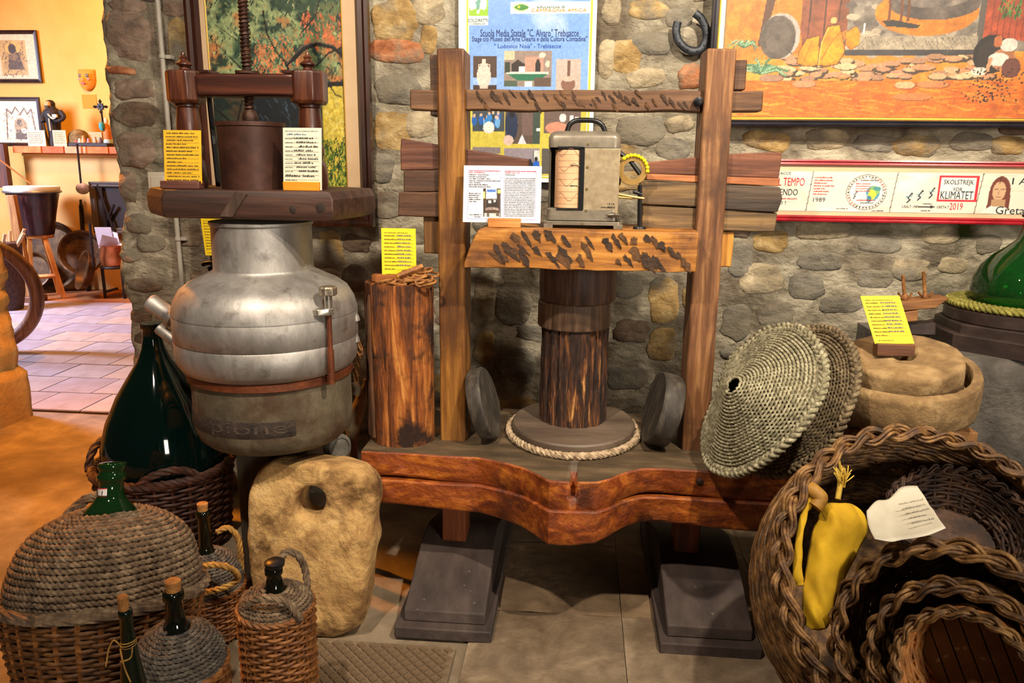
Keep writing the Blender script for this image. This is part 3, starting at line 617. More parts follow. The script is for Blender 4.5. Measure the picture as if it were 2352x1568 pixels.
# ---------------------------------------------------------------- information cards on little wooden holders
ink = flat('black_ink', '#17151a', .8); redink = flat('red_ink', '#b3162c', .8); blueink = flat('blue_ink', '#1d3a7a', .8)
def scribble(b, o_, xd, yd, x0, y, L_, h, r, mi=0, gap=.35):
    # a line of illegible writing: short strokes grouped into words
    x = x0; up = np.cross(xd, yd)*.0006
    while x < x0+L_:
        wl = r.uniform(2.2, 7)*h; e = min(x+wl, x0+L_); k = x
        while k < e:
            w_ = h*r.uniform(.25, .6); hh = h*r.uniform(.35, 1.); sl_ = h*r.uniform(-.15, .25)
            p = [(k, y), (k+w_*.55, y), (k+w_*.55+sl_, y+hh), (k+sl_, y+hh)]
            b.add([o_+xd*u+yd*v+up for u, v in p], [(0, 1, 2, 3)], mi); k += w_*.8
        x = e+h*gap*r.uniform(1, 2.4)
def card(label, cname, BL, xd, yd, w_, h_, cmat, holder, lines, seed, cat='card', hold_mat=None, hh=.018, hd=.03, print_fn=None):
    xd, yd = V(xd)/np.linalg.norm(xd), V(yd)/np.linalg.norm(yd); nrm = np.cross(xd, yd); BL = V(BL)
    t = thing(cname, label, cat, BL+xd*w_/2)
    b = MB(); q = [BL, BL+xd*w_, BL+xd*w_+yd*h_, BL+yd*h_]; b.prism([p-nrm*.0012 for p in q], nrm*.0012); cd = b.build('card_sheet', cmat, t, smooth=0)
    r = random.Random(seed); b = MB()
    for (yy, x0, L_, hgt, mi) in lines: scribble(b, BL, xd, yd, x0*w_, yy*h_, L_*w_, hgt*h_, r, mi)
    if lines: o = b.build('writing', [ink, redink, blueink], cd, smooth=0); o['kind'] = 'stuff'
    if print_fn: print_fn(cd, BL, xd, yd, w_, h_)
    if holder:
        u0, u1, zlow = holder; fwd = V(nrm[0], nrm[1], 0); fwd /= np.linalg.norm(fwd); b = MB()
        A, B = BL+xd*w_*u0, BL+xd*w_*u1; A[2] = B[2] = zlow
        pr = [A+fwd*hd*.45, B+fwd*hd*.45, B-fwd*hd*.55, A-fwd*hd*.55]; b.prism(pr, (0, 0, hh)); b.build('holder', hold_mat, t, bevel=.002)
    return t
ycard = pm('yellow_card', [(.3, '#e8c417'), (.7, '#f6d81f')], 3, rough=.55, bump=0); ydark = pm('amber_card', [(.3, '#cf9d16'), (.7, '#e0b022')], 3, rough=.55, bump=0)
form = [(.90, .08, .7, .018, 0)]+[(.84-.075*i, .08, .30+.05*(i % 3), .022, 0) for i in range(10)]+[(.845-.075*i, .45, .4, .03, 2) for i in range(9)]+[(.06, .1, .4, .018, 0)]
def rules(cd, BL, xd, yd, w_, h_):
    b = MB(); nrm = np.cross(xd, yd)*.0004
    for i in range(10):
        y = (.835-.075*i)*h_; b.add([BL+xd*w_*.07+yd*y+nrm, BL+xd*w_*.93+yd*y+nrm, BL+xd*w_*.93+yd*(y+.0006)+nrm, BL+xd*w_*.07+yd*(y+.0006)+nrm], [(0, 1, 2, 3)])
    o = b.build('ruled_lines', flat('rule_ink', '#8a6a18', .8), cd, smooth=0); o['kind'] = 'stuff'
BL = at(877, 645, 2.115); BR = at(952, 634, 2.115); TLc = at(866, 541, 2.135)
xd = BR-BL; xd[2] = 0
card('bright yellow ruled card leaning behind the chain on the log stump', 'index_card', V(BL[0], 2.12, stp+.012), (1, -.02, -.0), (-.035, .16, 1), .098, .137, ycard, (-.28, .45, stp), form, 3, hold_mat=wood('holder_wood', '#6a3a18', '#9a5a2a', '#c07c40', 'x', 30), hh=.02, print_fn=rules)
# A5 sheet on the middle beam
zt0 = zt
white = pm('white_sheet', [(.3, '#d2d1da'), (.7, '#dddce2')], 3, rough=.4, bump=0)
def sheetprint(cd, BL, xd, yd, w_, h_):
    nrm = np.cross(xd, yd)*.0005; P = lambda u, v: BL+xd*w_*u+yd*h_*v+nrm
    b = MB()
    for (u0, v0, u1, v1) in ((.06, .06, .06, .91), (.48, .06, .48, .91), (.52, .06, .52, .91), (.93, .06, .93, .91)): b.add([P(u0-.002, v0), P(u0+.002, v0), P(u1+.002, v1), P(u1-.002, v1)], [(0, 1, 2, 3)])
    for (u0, u1, v) in ((.06, .48, .06), (.52, .93, .06), (.06, .48, .91), (.52, .93, .91)): b.add([P(u0, v-.003), P(u1, v-.003), P(u1, v+.003), P(u0, v+.003)], [(0, 1, 2, 3)])
    o = b.build('ruled_lines', flat('blue_rule', '#8f93c8', .8), cd, smooth=0); o['kind'] = 'stuff'
    im = Img(0, 0, 60, 84, 1, '#5d5245'); im.rect(10, 0, 46, 30, '#b9c4dd').rect(14, 4, 42, 10, '#3f6fc0').rect(0, 0, 8, 84, '#3a2a1c').rect(48, 0, 56, 60, '#3a2a1c').rect(10, 34, 48, 56, '#2c211a').ell(30, 62, 24, 7, '#8d7d78').ell(30, 68, 26, 5, '#43301f').rect(18, 36, 27, 43, '#eee8dc').rect(36, 34, 42, 40, '#e8dfc6').rect(0, 10, 6, 30, '#d8cc7a').rect(50, 4, 60, 14, '#cfc36a').rect(4, 74, 56, 84, '#d8cfc0').rect(12, 74, 20, 84, '#5a544c').rect(44, 72, 54, 82, '#5a544c').grain(.3, 20)
    im.put('printed_photo', P(.255, .60), P(.48, .60), P(.265, .10), P(.49, .10), cd)
lines = [(.90, .07, .4, .02, 1), (.90, .53, .4, .02, 1), (.87, .07, .2, .022, 1), (.87, .53, .18, .022, 1), (.835, .53, .14, .02, 0)]
lines += [(.83-.035*i, .07, (.25, .22, .28, .40, .15, .24, .28)[i], .022, 0) for i in range(7)]+[(.50-.035*i, .07, (.15, .14, .12, .17, .1)[i], .022, 0) for i in range(5)]+[(.125, .08, .16, .022, 0), (.09, .15, .08, .022, 0)]
lines += [(.775-.030*i, .53, .39, .016, 0) for i in range(23)]
BL = at(1060, 516, 2.045); BR = at(1227, 513, 2.045); TLc = at(1054, 396, 2.07)
c5 = card('white printed A5 sheet with two columns on the middle beam of the press', 'information_sheet', V(BL[0], 2.068, zt+.012), (1, .02, 0), (-.0, .16, 1), .207, .149, white, (.33, .75, zt), lines, 8, hold_mat=wood('holder_wood_pale', '#8a5222', '#b8783a', '#d8a060', 'x', 30), hh=.024, hd=.034, print_fn=sheetprint, cat='sheet')
# ---------------------------------------------------------------- thermohygrograph on the middle beam
bx0, bx1 = at(1256, 500, 2.07)[0], at(1420, 500, 2.07)[0]; bw = bx1-bx0; bz = zt+.003; bh = at(1340, 300, 2.07)[2]-bz
dev = thing('recording_instrument', 'beige metal drum recorder with black carrying handle on the press beam', 'instrument', ((bx0+bx1)/2, 2.13, bz))
beige = pm('hammered_beige_paint', [(.3, '#8c7c62'), (.6, '#a8977a'), (.8, '#b9a98c')], 60, rough=.42, bump=.15, bdist=.001, metal=.25)
dgp = pm('grey_beige_paint', [(.3, '#6f675a'), (.7, '#8b8272')], 40, rough=.35, bump=.1, bdist=.001, metal=.3)
blk = flat('black_plastic', '#131315', .35)
y0, y1 = 2.075, 2.20
def rrect(x0, x1, z0, z1, r, n=6):
    P = []
    for cx, cz, a0 in ((x1-r, z0+r, -pi/2), (x1-r, z1-r, 0), (x0+r, z1-r, pi/2), (x0+r, z0+r, pi)):
        for k in range(n+1): a = a0+k/n*pi/2; P.append((cx+r*math.cos(a), cz+r*math.sin(a)))
    return P
# casing: right panel, top bridge, bottom, left edge strip; a window shows the drum
zb1 = bz+.03; ztop = bz+bh; wx0, wx1 = bx0+.012, bx0+bw*.50; wz0, wz1 = zb1+.018, ztop-.042
b = MB(); b.box(wx1, bx1-.001, y0+.0005, y1, zb1, ztop-.043); b.build('front_panel', beige, dev, bevel=.002)
b = MB()
for z, g in ((ztop-.042, 0), (ztop-.018, 0), (ztop-.008, .004), (ztop-.002, .012), (ztop, .02)): b.v.append(np.array([(x, y, z) for x, y in rrect(bx0+g, bx1-g, y0+g, y1-g, .018)])); b.n += 28
for i in range(4):
    for j in range(28): b.f.append((i*28+j, i*28+(j+1) % 28, (i+1)*28+(j+1) % 28, (i+1)*28+j)); b.mi.append(0)
b.f += [tuple(range(27, -1, -1)), tuple(range(4*28, 5*28))]; b.mi += [0, 0]
b.build('casing_top', dgp, dev, smooth=50)
b = MB(); b.loft([[(x, y, z) for x, y in rrect(bx0-g, bx1+g, y0-g, y1+g, .016)] for z, g in ((zb1-.012, .002), (zb1+.016, 0), (zb1+.018, -.003))]); b.build('casing_bottom', dgp, dev, smooth=50)
b = MB(); b.box(bx0, bx0+.006, y0+.06, y1, zb1, ztop-.03); b.box(bx0, wx1, y1-.006, y1, zb1, ztop-.03); b.build('casing_side', dgp, dev)
b = MB(); b.loft([[(x, y, z) for x, y in rrect(bx0-.010, bx1+.012, y0-.012, y1+.012, .014)] for z in (bz+.006, bz+.014, bz+.016)]); 
for x in (bx0-.008, bx1-.012): b.box(x, x+.024, y0-.012, y1+.01, bz-.003, bz+.008)
b.build('base_plate', dgp, dev, smooth=40, bevel=.001)
b = MB(); b.box(wx0+.006, wx1+.002, y0+.03, y1-.008, zb1+.012, ztop-.045); b.build('black_interior', blk, dev)
b = MB()
for x0_, x1_, z0_, z1_ in ((wx1-.012, wx1+.001, wz0-.002, wz1), (wx0+.012, wx1, wz1-.004, wz1+.003), (wx0+.012, wx1, wz0-.004, wz0)): b.box(x0_, x1_, y0-.002, y0+.02, z0_, z1_)
b.build('window_gasket', blk, dev, bevel=.001)
drc = (wx0+bw*.245, y0+.036); dr = bw*.215
chart = pm('chart_paper', [(.3, '#c79a70'), (.6, '#dcb088'), (.8, '#e9c6a0')], 18, rough=.6, bump=0)
b = MB(); b.lathe([(dr, wz0+.002), (dr, wz1-.006)], (drc[0], drc[1], 0), 40); drum = b.build('chart_drum', chart, dev, smooth=40)
b = MB()
for k in range(9):
    z = wz0+.012+k*(wz1-wz0-.03)/8; an = np.linspace(-2.5, -.7, 14); L1 = [(drc[0]+(dr+.0003)*math.cos(a), drc[1]+(dr+.0003)*math.sin(a), z) for a in an]; b.grid([L1, [(x, y, zz+.0006) for x, y, zz in L1]])
for k in range(4):
    z = wz0+.03+k*.038; an = np.linspace(-2.3, -.9, 18); L1 = [(drc[0]+(dr+.0005)*math.cos(a), drc[1]+(dr+.0005)*math.sin(a), z+.010*math.sin(a*5+k)) for a in an]; b.grid([L1, [(x, y, zz+.0012) for x, y, zz in L1]])
o = b.build('chart_traces', flat('trace_ink', '#8a5a4a', .8), drum, smooth=0); o['kind'] = 'stuff'
for zf in (.37, .70):
    z = wz0+(wz1-wz0)*zf; b = MB(); b.tube([(wx1-.002, y0+.004, z), (drc[0]+dr*.55, y0+.002, z+.001)], .0022, 6); b.build('recording_pen', flat('ivory', '#e6dcc0', .5), dev)
    b = MB(); b.tube([(drc[0]+dr*.55, y0+.002, z+.001), (drc[0]+dr*.05, drc[1]-dr-.002, z+.002)], .0012, 5); b.build('pen_tip', blk, dev)
b = MB(); pth = spline([(bx0+bw*.24, 2.13, ztop-.005), (bx0+bw*.28, 2.13, ztop+.016), (bx0+bw*.36, 2.13, ztop+.027), (bx0+bw*.5, 2.13, ztop+.029), (bx0+bw*.64, 2.13, ztop+.027), (bx0+bw*.74, 2.13, ztop+.016), (bx0+bw*.79, 2.13, ztop-.005)], 6); b.tube(pth, .0068, 10); b.build('carrying_handle', blk, dev)
for zf in (.02, .32, .62, .93):
    b = MB(); b.lathe([(.0034, 0), (.003, .002)], (wx1+.009, y0, zb1+.01+zf*(bh-.06)), 10, (0, -1, 0)); b.build('screw', flat('brass', '#b09a6a', .3, .8), dev)
b = MB(); b.lathe([(.0034, 0), (.003, .002)], ((bx0+bx1)/2, y0-.012, bz+.010), 10, (0, -1, 0)); b.build('screw', flat('brass', '#b09a6a', .3, .8), dev)
b = MB(); b.lathe([(.001, 0), (.007, .016), (.007, .022), (.004, .024), (.004, .034)], (bx1-.032, y0-.008, zb1+.004), 12, (1, 0, 0)); b.tube([(bx1+.002, y0-.008, zb1+.006), (bx1+.003, y0-.008, zb1-.016)], .003, 8); b.build('latch', flat('latch_steel', '#6e675c', .35, .7), dev)
text('1 8 4 8', dev, (bx1-.030, y0-.0006, zb1+.030), (1, 0, 0), (0, 0, 1), .018, .0045, ink); b = MB(); scribble(b, V(bx1-.046, y0-.0004, zb1+.022), V(1, 0, 0), V(0, 0, 1), 0, 0, .036, .004, random.Random(2)); b.build('maker_print', ink, dev, smooth=0)['kind'] = 'stuff'
b = MB(); an = np.linspace(0, 2*pi, 25)[:-1]; b.lathe([(.020, 0), (.018, .004)], (bx1+.0, y0+.035, bz+bh*.52), 24, (1, 0, 0)); b.build('side_knob', blk, dev)
# hand tool with a brass number wheel, hung beside the instrument
wc = at(1453, 391, 2.095); wr = abs(at(1487, 391, 2.095)[0]-wc[0])
tool = thing('number_wheel_tool', 'brass ring tool with a row of yellow beads standing beside the recorder', 'tool', (wc[0], 2.095, zt))
brassy = pm('aged_brass', [(.3, '#a37e42'), (.7, '#c9a462')], 20, rough=.35, metal=.6, bump=.1)
b = MB(); n = 48; rings = []
for (rr, dy) in ((wr*.60, 0), (wr*.62, -.004), (wr*.98, -.004), (wr, 0), (wr*.98, .004), (wr*.62, .004)): rings.append([(wc[0]+rr*math.cos(a), 2.095+dy, wc[2]+rr*math.sin(a)) for a in np.arange(n)*2*pi/n])
b.loft(rings, closed=True); b.build('ring', brassy, tool, smooth=35)
bd = MB(); bd.lathe([(.0008, 0), (.0040, .0015), (.0052, .004), (.0040, .0065), (.0008, .008)], (0, 0, -.004), 10); ybead = flat('yellow_bead', '#f2e018', .4); bo = bd.build('b', ybead); bme = bo.data; bpy.data.objects.remove(bo)
for k in range(10):
    a = math.radians(128-k*14.5); piece('bead', bme, tool, (wc[0]+wr*1.0*math.cos(a), 2.092, wc[2]+wr*1.0*math.sin(a)), (pi/2, 0, 0))
b = MB(); p = [at(1422, 350, 2.105), at(1445, 366, 2.10), at(1470, 400, 2.10)]; b.tube(p, .006, 8); b.tube([at(1420, 370, 2.10), at(1424, 405, 2.10)], .008, 8); b.build('grip', blk, tool)
b = MB(); b.tube([at(1412, 444, 2.095), at(1452, 452, 2.095), at(1480, 456, 2.095)], [.003, .004, .003], 8); b.tube([at(1412, 452, 2.095), at(1452, 455, 2.095)], .003, 8); b.build('tongue', brassy, tool)
b = MB(); b.tube([at(1470, 425, 2.10), at(1469, 524, 2.10)], .006, 8); b.tube([at(1455, 440, 2.095), at(1474, 446, 2.10)], .005, 8); b.lathe([(.018, 0), (.016, .006), (.005, .008)], (at(1469, 520, 2.10)[0], 2.10, zt), 20); b.build('stand', blk, tool)
# ================================================================ aluminium still pot on its stand (left of the press)
PY = 2.0; pxc = (at(600, 560, PY)[0]+at(622, 800, PY)[0])/2
zz = lambda y, Y=PY, x=610: at(x, y, Y)[2]
hw = lambda a, b, y, Y=PY: abs(at(b, y, Y)[0]-at(a, y, Y)[0])/2
alu = pm('brushed_aluminium', [(.3, '#8f8a84'), (.55, '#aaa6a1'), (.8, '#c2bfbb')], 16, (1, 1, .5), .5, .7, .3, .003, 60, None, 10, .3, ('#77706a', 22, .56, .75), 0, .1)
castg = pm('dirty_cast_metal', [(.25, '#3c3428'), (.5, '#615744'), (.78, '#857a63')], 9, (1, 1, .7), .75, .25, .8, .005, 30, None, 10, .6, ('#4c3826', 6, .5, .66))
brown = pm('brown_strap', [(.3, '#4a2211'), (.7, '#7a4020')], 20, rough=.55, metal=.2)
pot = thing('still_pot', 'big dull aluminium still pot with wide neck over a stained cast base', 'pot', (pxc, PY, zz(1000)))
Rn, Rb, Rl = hw(492, 707, 560), hw(409, 804, 740), hw(457, 796, 920)
b = MB(); b.lathe([(Rn*1.03, zz(507)), (Rn*1.03, zz(513)), (Rn*.995, zz(516)), (Rn, zz(560)), (Rn*1.005, zz(612)), (Rn*1.03, zz(618)), (Rn*1.14, zz(624)), (Rb*.68, zz(632)), (Rb*.80, zz(643)), (Rb*.90, zz(658)), (Rb*.965, zz(680)), (Rb, zz(706)), (Rb, zz(709))], (pxc, PY, 0), 72)
b.build('lid_and_neck', alu, pot, smooth=50)
b = MB(); b.lathe([(Rb*.992, zz(709)), (Rb*.998, zz(711)), (Rb*.998, zz(764)), (Rb*.988, zz(766))], (pxc, PY, 0), 72); b.build('upper_band', alu, pot, smooth=50)
b = MB(); b.lathe([(Rb*.985, zz(766)), (Rb*.996, zz(768)), (Rb*.99, zz(800)), (Rb*.97, zz(818)), (Rb*.93, zz(830)), (Rb*.88, zz(835))], (pxc, PY, 0), 72); b.build('lower_band', alu, pot, smooth=50)
b = MB(); b.lathe([(Rl*1.0, zz(832)), (Rl*1.035, zz(836)), (Rl*1.035, zz(850)), (Rl*1.0, zz(853))], (pxc+.004, PY, 0), 72); b.build('strap', brown, pot, smooth=40)
b = MB(); b.lathe([(Rl*.99, zz(840)), (Rl, zz(860)), (Rl, zz(940)), (Rl*.99, zz(960)), (Rl*.95, zz(978)), (Rl*.86, zz(992)), (Rl*.70, zz(998))], (pxc+.006, PY, 0), 72, wob=.01); cb = b.build('cast_base', castg, pot, smooth=50)
# worn raised maker's band with half-legible letters
bandm = pm('worn_band', [(.3, '#1d1612'), (.7, '#43342b')], 40, rough=.8, bump=.8)
def oncyl(a, z, r): return (pxc+.006+r*math.sin(a), PY-r*math.cos(a), z)
b = MB(); G = []
for k, z in enumerate(np.linspace(zz(948), zz(912), 5)):
    G.append([oncyl(a, z+.012*(a+.2)*0, Rl*1.004+(.0015 if 0 < k < 4 else -.002)+.0008*noise.noise(Vector((a*20, z*60, 0)))) for a in np.linspace(-1.45, .62, 40)])
b.grid(G); bo = b.build('maker_band', bandm, cb, smooth=180)
cu = bpy.data.curves.new('t', 'FONT'); cu.body = 'pione'; ob = bpy.data.objects.new('t', cu); col.objects.link(ob); bpy.context.view_layer.update()
me = bpy.data.meshes.new_from_object(ob.evaluated_get(bpy.context.evaluated_depsgraph_get())); bpy.data.objects.remove(ob)
a_ = np.zeros(len(me.vertices)*3); me.vertices.foreach_get('co', a_); a_ = a_.reshape(-1, 3); lo, hi = a_.min(0), a_.max(0)
fc = [tuple(p.vertices) for p in me.polygons]; b = MB(); vs = [oncyl(-.42+(x-lo[0])/(hi[0]-lo[0])*.95, zz(945)+(y-lo[1])/(hi[1]-lo[1])*(zz(914)-zz(945)), Rl*1.004+.0022) for x, y, _ in a_]
b.add(vs, fc); b.build('raised_letters', pm('worn_letters', [(.3, '#2c221b'), (.7, '#5f5042')], 60, rough=.8, bump=.8), bo, smooth=0)
# clamp with knurled knob
def onpot(px, r, z):
    s = max(-1, min(1, (at(px, 740, PY-.13)[0]-pxc)/r)); a = math.asin(s); return np.array([pxc+r*math.sin(a), PY-r*math.cos(a), z])
steel = flat('bright_steel', '#b8b2a6', .3, .85)
q = onpot(757, Rb+.012, 0)
cl = lambda z: (q[0], q[1], z)
b = MB(); b.tube([cl(zz(705, q[1])), cl(zz(800, q[1]))], .0066, 10); b.tube([cl(zz(798, q[1])), cl(zz(876, q[1]))], .0088, 10); rod = b.build('clamp_rod', brown, pot)
b = MB(); k = 28; rings = [[(q[0]+(.0215+.0012*(j % 2))*t*math.cos(j*2*pi/k), q[1]+(.0215+.0012*(j % 2))*t*math.sin(j*2*pi/k), z) for j in range(k)] for t, z in ((.9, zz(674, q[1])), (1, zz(672, q[1])), (1, zz(657, q[1])), (.88, zz(654, q[1])))]
b.loft(rings); b.build('clamp_knob', pm('worn_nickel', [(.3, '#85786a'), (.7, '#b5a894')], 40, rough=.35, metal=.8), rod, smooth=20)
b = MB(); b.tube([cl(zz(675, q[1])), cl(zz(706, q[1]))], .0098, 14); b.build('clamp_neck', steel, rod)
e = q-np.array([pxc, PY, 0]); e[2] = 0; e /= np.linalg.norm(e); t_ = np.array([-e[1], e[0], 0]); b = MB(); zc_ = zz(712, q[1])
P = [V(q[0], q[1], zc_)+e*u+t_*v for u, v in ((.012, .006), (.012, -.008), (-.004, -.034), (-.022, -.034), (-.022, .024), (-.004, .016))]; b.prism([p+V(0, 0, .010) for p in P], (0, 0, -.018)); b.build('clamp_bracket', steel, pot, bevel=.003)
# spouts on the left, hooks on the right
def spout(p0, p1, r, name='spout'):
    p0, p1 = V(p0), V(p1); d = p1-p0; b = MB(); L_ = np.linalg.norm(d); b.lathe([(r*.72, 0), (r*.74, L_*.34), (r*1.25, L_*.36), (r*1.3, L_*.42), (r*1.1, L_*.46), (r, L_*.5), (r*1.02, L_*.9), (r*1.08, L_*.93), (r*.95, L_), (r*.6, L_*1.0)], p0, 24, d); b.build(name, alu, pot, smooth=50)
spout(at(432, 752, 2.03), at(343, 692, 2.03), .024); spout(at(440, 812, 2.03), at(364, 752, 2.03), .017)
for y in (728, 776):
    b = MB(); c = at(806, y, 2.03); b.tube(spline([c+V(-.03, 0, .004), c+V(-.008, 0, .010), c+V(.010, -.003, .004), c+V(.015, -.004, -.012)], 5), [.013]*5+[.014]*5+[.012]*5+[.009], 12); b.build('hook', alu, pot)
b = MB(); b.tube([at(495, 640, 2.12), at(482, 612, 2.12)], .009, 8); b.tube(spline([at(465, 608, 2.12), at(478, 604, 2.12), at(500, 606, 2.12)], 4), .006, 8); b.build('rear_knob', flat('black_iron', '#16161a', .4, .6), pot)
# stand under the pot
st = thing('pot_stand', 'dark green painted wooden stand under the still pot', 'stand', (pxc, PY, 0))
dkg = wood('dark_green_post', '#1d1d17', '#302f25', '#434133', 'z', 20, .7)
x0, x1 = at(524, 1100, 1.95)[0], at(604, 1100, 1.95)[0]
b = MB(); b.box(x0, x1, 2.005, 2.11, 0, zz(996)+.004); b.build('post', dkg, st, bevel=.004)
b = MB(); b.box(pxc-.02, pxc+.05, 2.03, 2.12, 0, zz(996)+.004); b.build('post', dkg, st, bevel=.004)
# ================================================================ small screw press standing on the pot
mah = wood('mahogany', '#1f0d08', '#3a1a10', '#5a2e1c', 'x', 24, .38, .3, None, .25); mahz = wood('mahogany_post', '#220e08', '#431f12', '#704022', 'z', 24, .35, .3, None, .3)
bz0, bz1 = at(600, 505, 1.86)[2], at(600, 438, 1.86)[2]
sp_ = thing('screw_press', 'small dark mahogany screw press with turned columns standing over the still pot', 'press', (at(580, 500, 2.0)[0], 2.02, bz0))
xa = lambda px, Y, y=470: at(px, y, Y)[0]
pl = [(xa(330, 2.0), 2.02), (xa(372, 1.86), 1.86), (xa(764, 1.86), 1.86), (xa(822, 1.98), 1.99), (xa(822, 1.98), 2.16), (xa(760, 1.98), 2.2), (xa(400, 2.0), 2.2), (xa(330, 2.0), 2.16)]
cxp = sum(p[0] for p in pl)/8; b = MB(); rings = []
for z, k in ((bz0, .975), (bz0+.006, .99), (bz0+.02, 1.), (bz1-.02, 1.), (bz1-.002, .965), (bz1, .955)): rings.append([(cxp+(x-cxp)*k, 2.03+(y-2.03)*k, z) for x, y in pl])
b.loft(rings); b.rough(.002, 12); board = b.build('base_board', wood('board_wood', '#21130e', '#3b241b', '#563a2d', 'x', 22, .55, .5), sp_, smooth=25, bevel=.003)
b = MB(); pts = [at(540, 440, 1.858), at(566, 446, 1.858), at(534, 498, 1.858), at(505, 497, 1.858)]; b.prism(pts, (0, .012, 0)); b.build('wood_strip', wood('strip_wood', '#2a1d17', '#46352b', '#604c3e', 'z', 24), board, smooth=0)
for px, py, rr in ((672, 482, 15), (735, 478, 20)):
    c = at(px, py, 1.858); b = MB(); b.lathe([(rr*.0009, 0), (rr*.0011, .004), (rr*.0005, .009)], (c[0], 1.868, c[2]), 14, (0, -1, 0), wob=.25, seed=px); b.build('knot', flat('knot_dark', '#24160f', .8), board)
for px, pb in ((438, 0), (716, 1)):
    cx = at(px, 340, 2.02)[0]; r1 = hw(691, 741, 245, 2.02); z = lambda y: at(600, y, 2.02)[2]
    b = MB(); b.lathe([(r1*1.25, bz1-.002), (r1*1.35, bz1+.01), (r1*1.38, z(400)), (r1*1.2, z(372)), (r1*.95, z(366)), (r1*1.12, z(352)), (r1*1.14, z(338)), (r1*.92, z(330)), (r1*1.02, z(315)), (r1*1.1, z(298)), (r1*1.05, z(280)), (r1*.95, z(256)), (r1*.93, z(249)), (r1*1.08, z(246)), (r1*1.08, z(238)), (r1*.98, z(234))], (cx, 2.02, 0), 32); cp = b.build('turned_column', mahz, sp_, smooth=40)
    b = MB(); h = hw(388, 460, 200, 2.02); b.loft([[(cx+h*k*(1 if i in (0, 1, 2, 7) else -1)*(1 if i not in (1, 6) else 1)*f, 2.02+h*k*g, zq) for i, (f, g) in enumerate(((1, -.6), (.6, -1), (.6, 1), (-.6, 1), (-1, .6)))][:0] or [(cx+h*k*u, 2.02+h*k*v, zq) for u, v in ((1, -.55), (.55, -1), (-.55, -1), (-1, -.55), (-1, .55), (-.55, 1), (.55, 1), (1, .55))] for zq, k in ((z(240), .86), (z(232), 1), (z(170), 1), (z(164), .95))]); b.build('capital_block', mahz, sp_, smooth=20, bevel=.002)
    b = MB(); b.lathe([(.012, z(165)), (.014, z(160)), (.011, z(155)), (.020, z(149)), (.020, z(146)), (.012, z(141)), (.009, z(136)), (.011, z(132)), (.006, z(127)), (.005, z(121)), (.002, z(119))], (cx, 2.02, 0), 24); b.build('finial', mahz, sp_, smooth=40)
cxl, cxr = at(438, 200, 2.02)[0], at(716, 200, 2.02)[0]
slab('cross_beam', mah, sp_, cxl+.03, cxr-.03, 1.985, 2.055, at(580, 222, 2.0)[2], at(580, 170, 2.0)[2], .006, .001, 8, 0)
for px in (480, 668):
    c = at(px, 164, 2.02); b = MB(); b.box(c[0]-.014, c[0]+.014, 1.99, 2.05, c[2]-.007, c[2]+.001); b.build('shim', mah, sp_, bevel=.001)
# iron screw with real thread
irn = pm('dark_screw_iron', [(.3, '#241510'), (.6, '#4a2d20'), (.8, '#6e4a38')], 30, rough=.5, metal=.5, bump=.4)
cs = at(572, 230, 2.02)[0]; zlo, zhi = at(572, 272, 2.02)[2], 1.98; rs = hw(554, 576, 100, 2.02)
b = MB(); b.lathe([(rs*.78, zlo), (rs*.78, zhi)], (cs, 2.02, 0), 20); tt = np.arange(0, (zhi-zlo)/.0094*2*pi, .45); b.tube([(cs+rs*.86*math.cos(t), 2.02+rs*.86*math.sin(t), zlo+t/(2*pi)*.0094) for t in tt], .0032, 5); b.build('screw', irn, sp_, smooth=60)
b = MB(); b.lathe([(.020, zlo-.006), (.021, zlo+.004), (.018, zlo+.012), (.014, zlo+.02)], (cs, 2.02, 0), 20); b.build('screw_collar', irn, sp_)
b = MB(); b.lathe([(.03, at(572, 168, 2.0)[2]), (.03, at(572, 162, 2.0)[2])], (cs, 2.02, 0), 20); b.build('screw_nut', irn, sp_)
# iron cylinder below the screw
cyl = pm('brown_iron_cylinder', [(.25, '#23120d'), (.5, '#3f241b'), (.8, '#5f3e30')], 9, rough=.5, metal=.35, bump=.3, bdist=.002)
cc = at(578, 350, 1.98)[0]; r1, r2 = hw(506, 653, 280, 1.98), hw(512, 650, 430, 1.98); zt_ = at(578, 281, 1.98)[2]
b = MB(); b.lathe([(r2, bz1-.001), (r1*.99, zt_-.012), (r1*1.02, zt_-.01), (r1*1.02, zt_), (r1*.94, zt_), (r1*.93, zt_-.02), (.02, zt_-.02)], (cc, 1.985, 0), 56); b.build('pressing_cylinder', cyl, sp_, smooth=40)
b = MB(); b.tube([at(480, 218, 2.1), at(502, 428, 2.06)], .007, 6); b.build('iron_bar', flat('black_iron', '#16161a', .4, .6), sp_)
# cards on the press board
hw1 = wood('holder_brown', '#38201a', '#573127', '#70473a', 'x', 30); hwo = pm('holder_orange', [(.3, '#d97f12'), (.7, '#ee9a22')], 6, rough=.6, bump=.1)
yl = [(.93, .08, .75, .03, 0)]+[(.865-.068*i, .06+.02*(i % 2), .84-.14*(i % 3 == 1)-.3*(i in (2, 6, 7)), .030, 0) for i in range(13)]
def yhead(cd, BL, xd, yd, w_, h_):
    text('TORCHIO', cd, BL+xd*w_*.42+yd*h_*.735+np.cross(xd, yd)*.001, xd, yd, w_*.36, h_*.032, ink)
card('amber yellow handwritten card on a dark holder at the end of the screw press board', 'index_card', V(at(378, 417, 1.905)[0], 1.905, bz1+.014), (1, .01, 0), (-.0, .12, 1), .097, .130, ydark, (-.06, .98, bz1), yl, 21, hold_mat=hw1, hh=.02, hd=.03, print_fn=rules)
pale = pm('pale_card', [(.3, '#c3c4b0'), (.7, '#d2d2c0')], 4, rough=.45, bump=0)
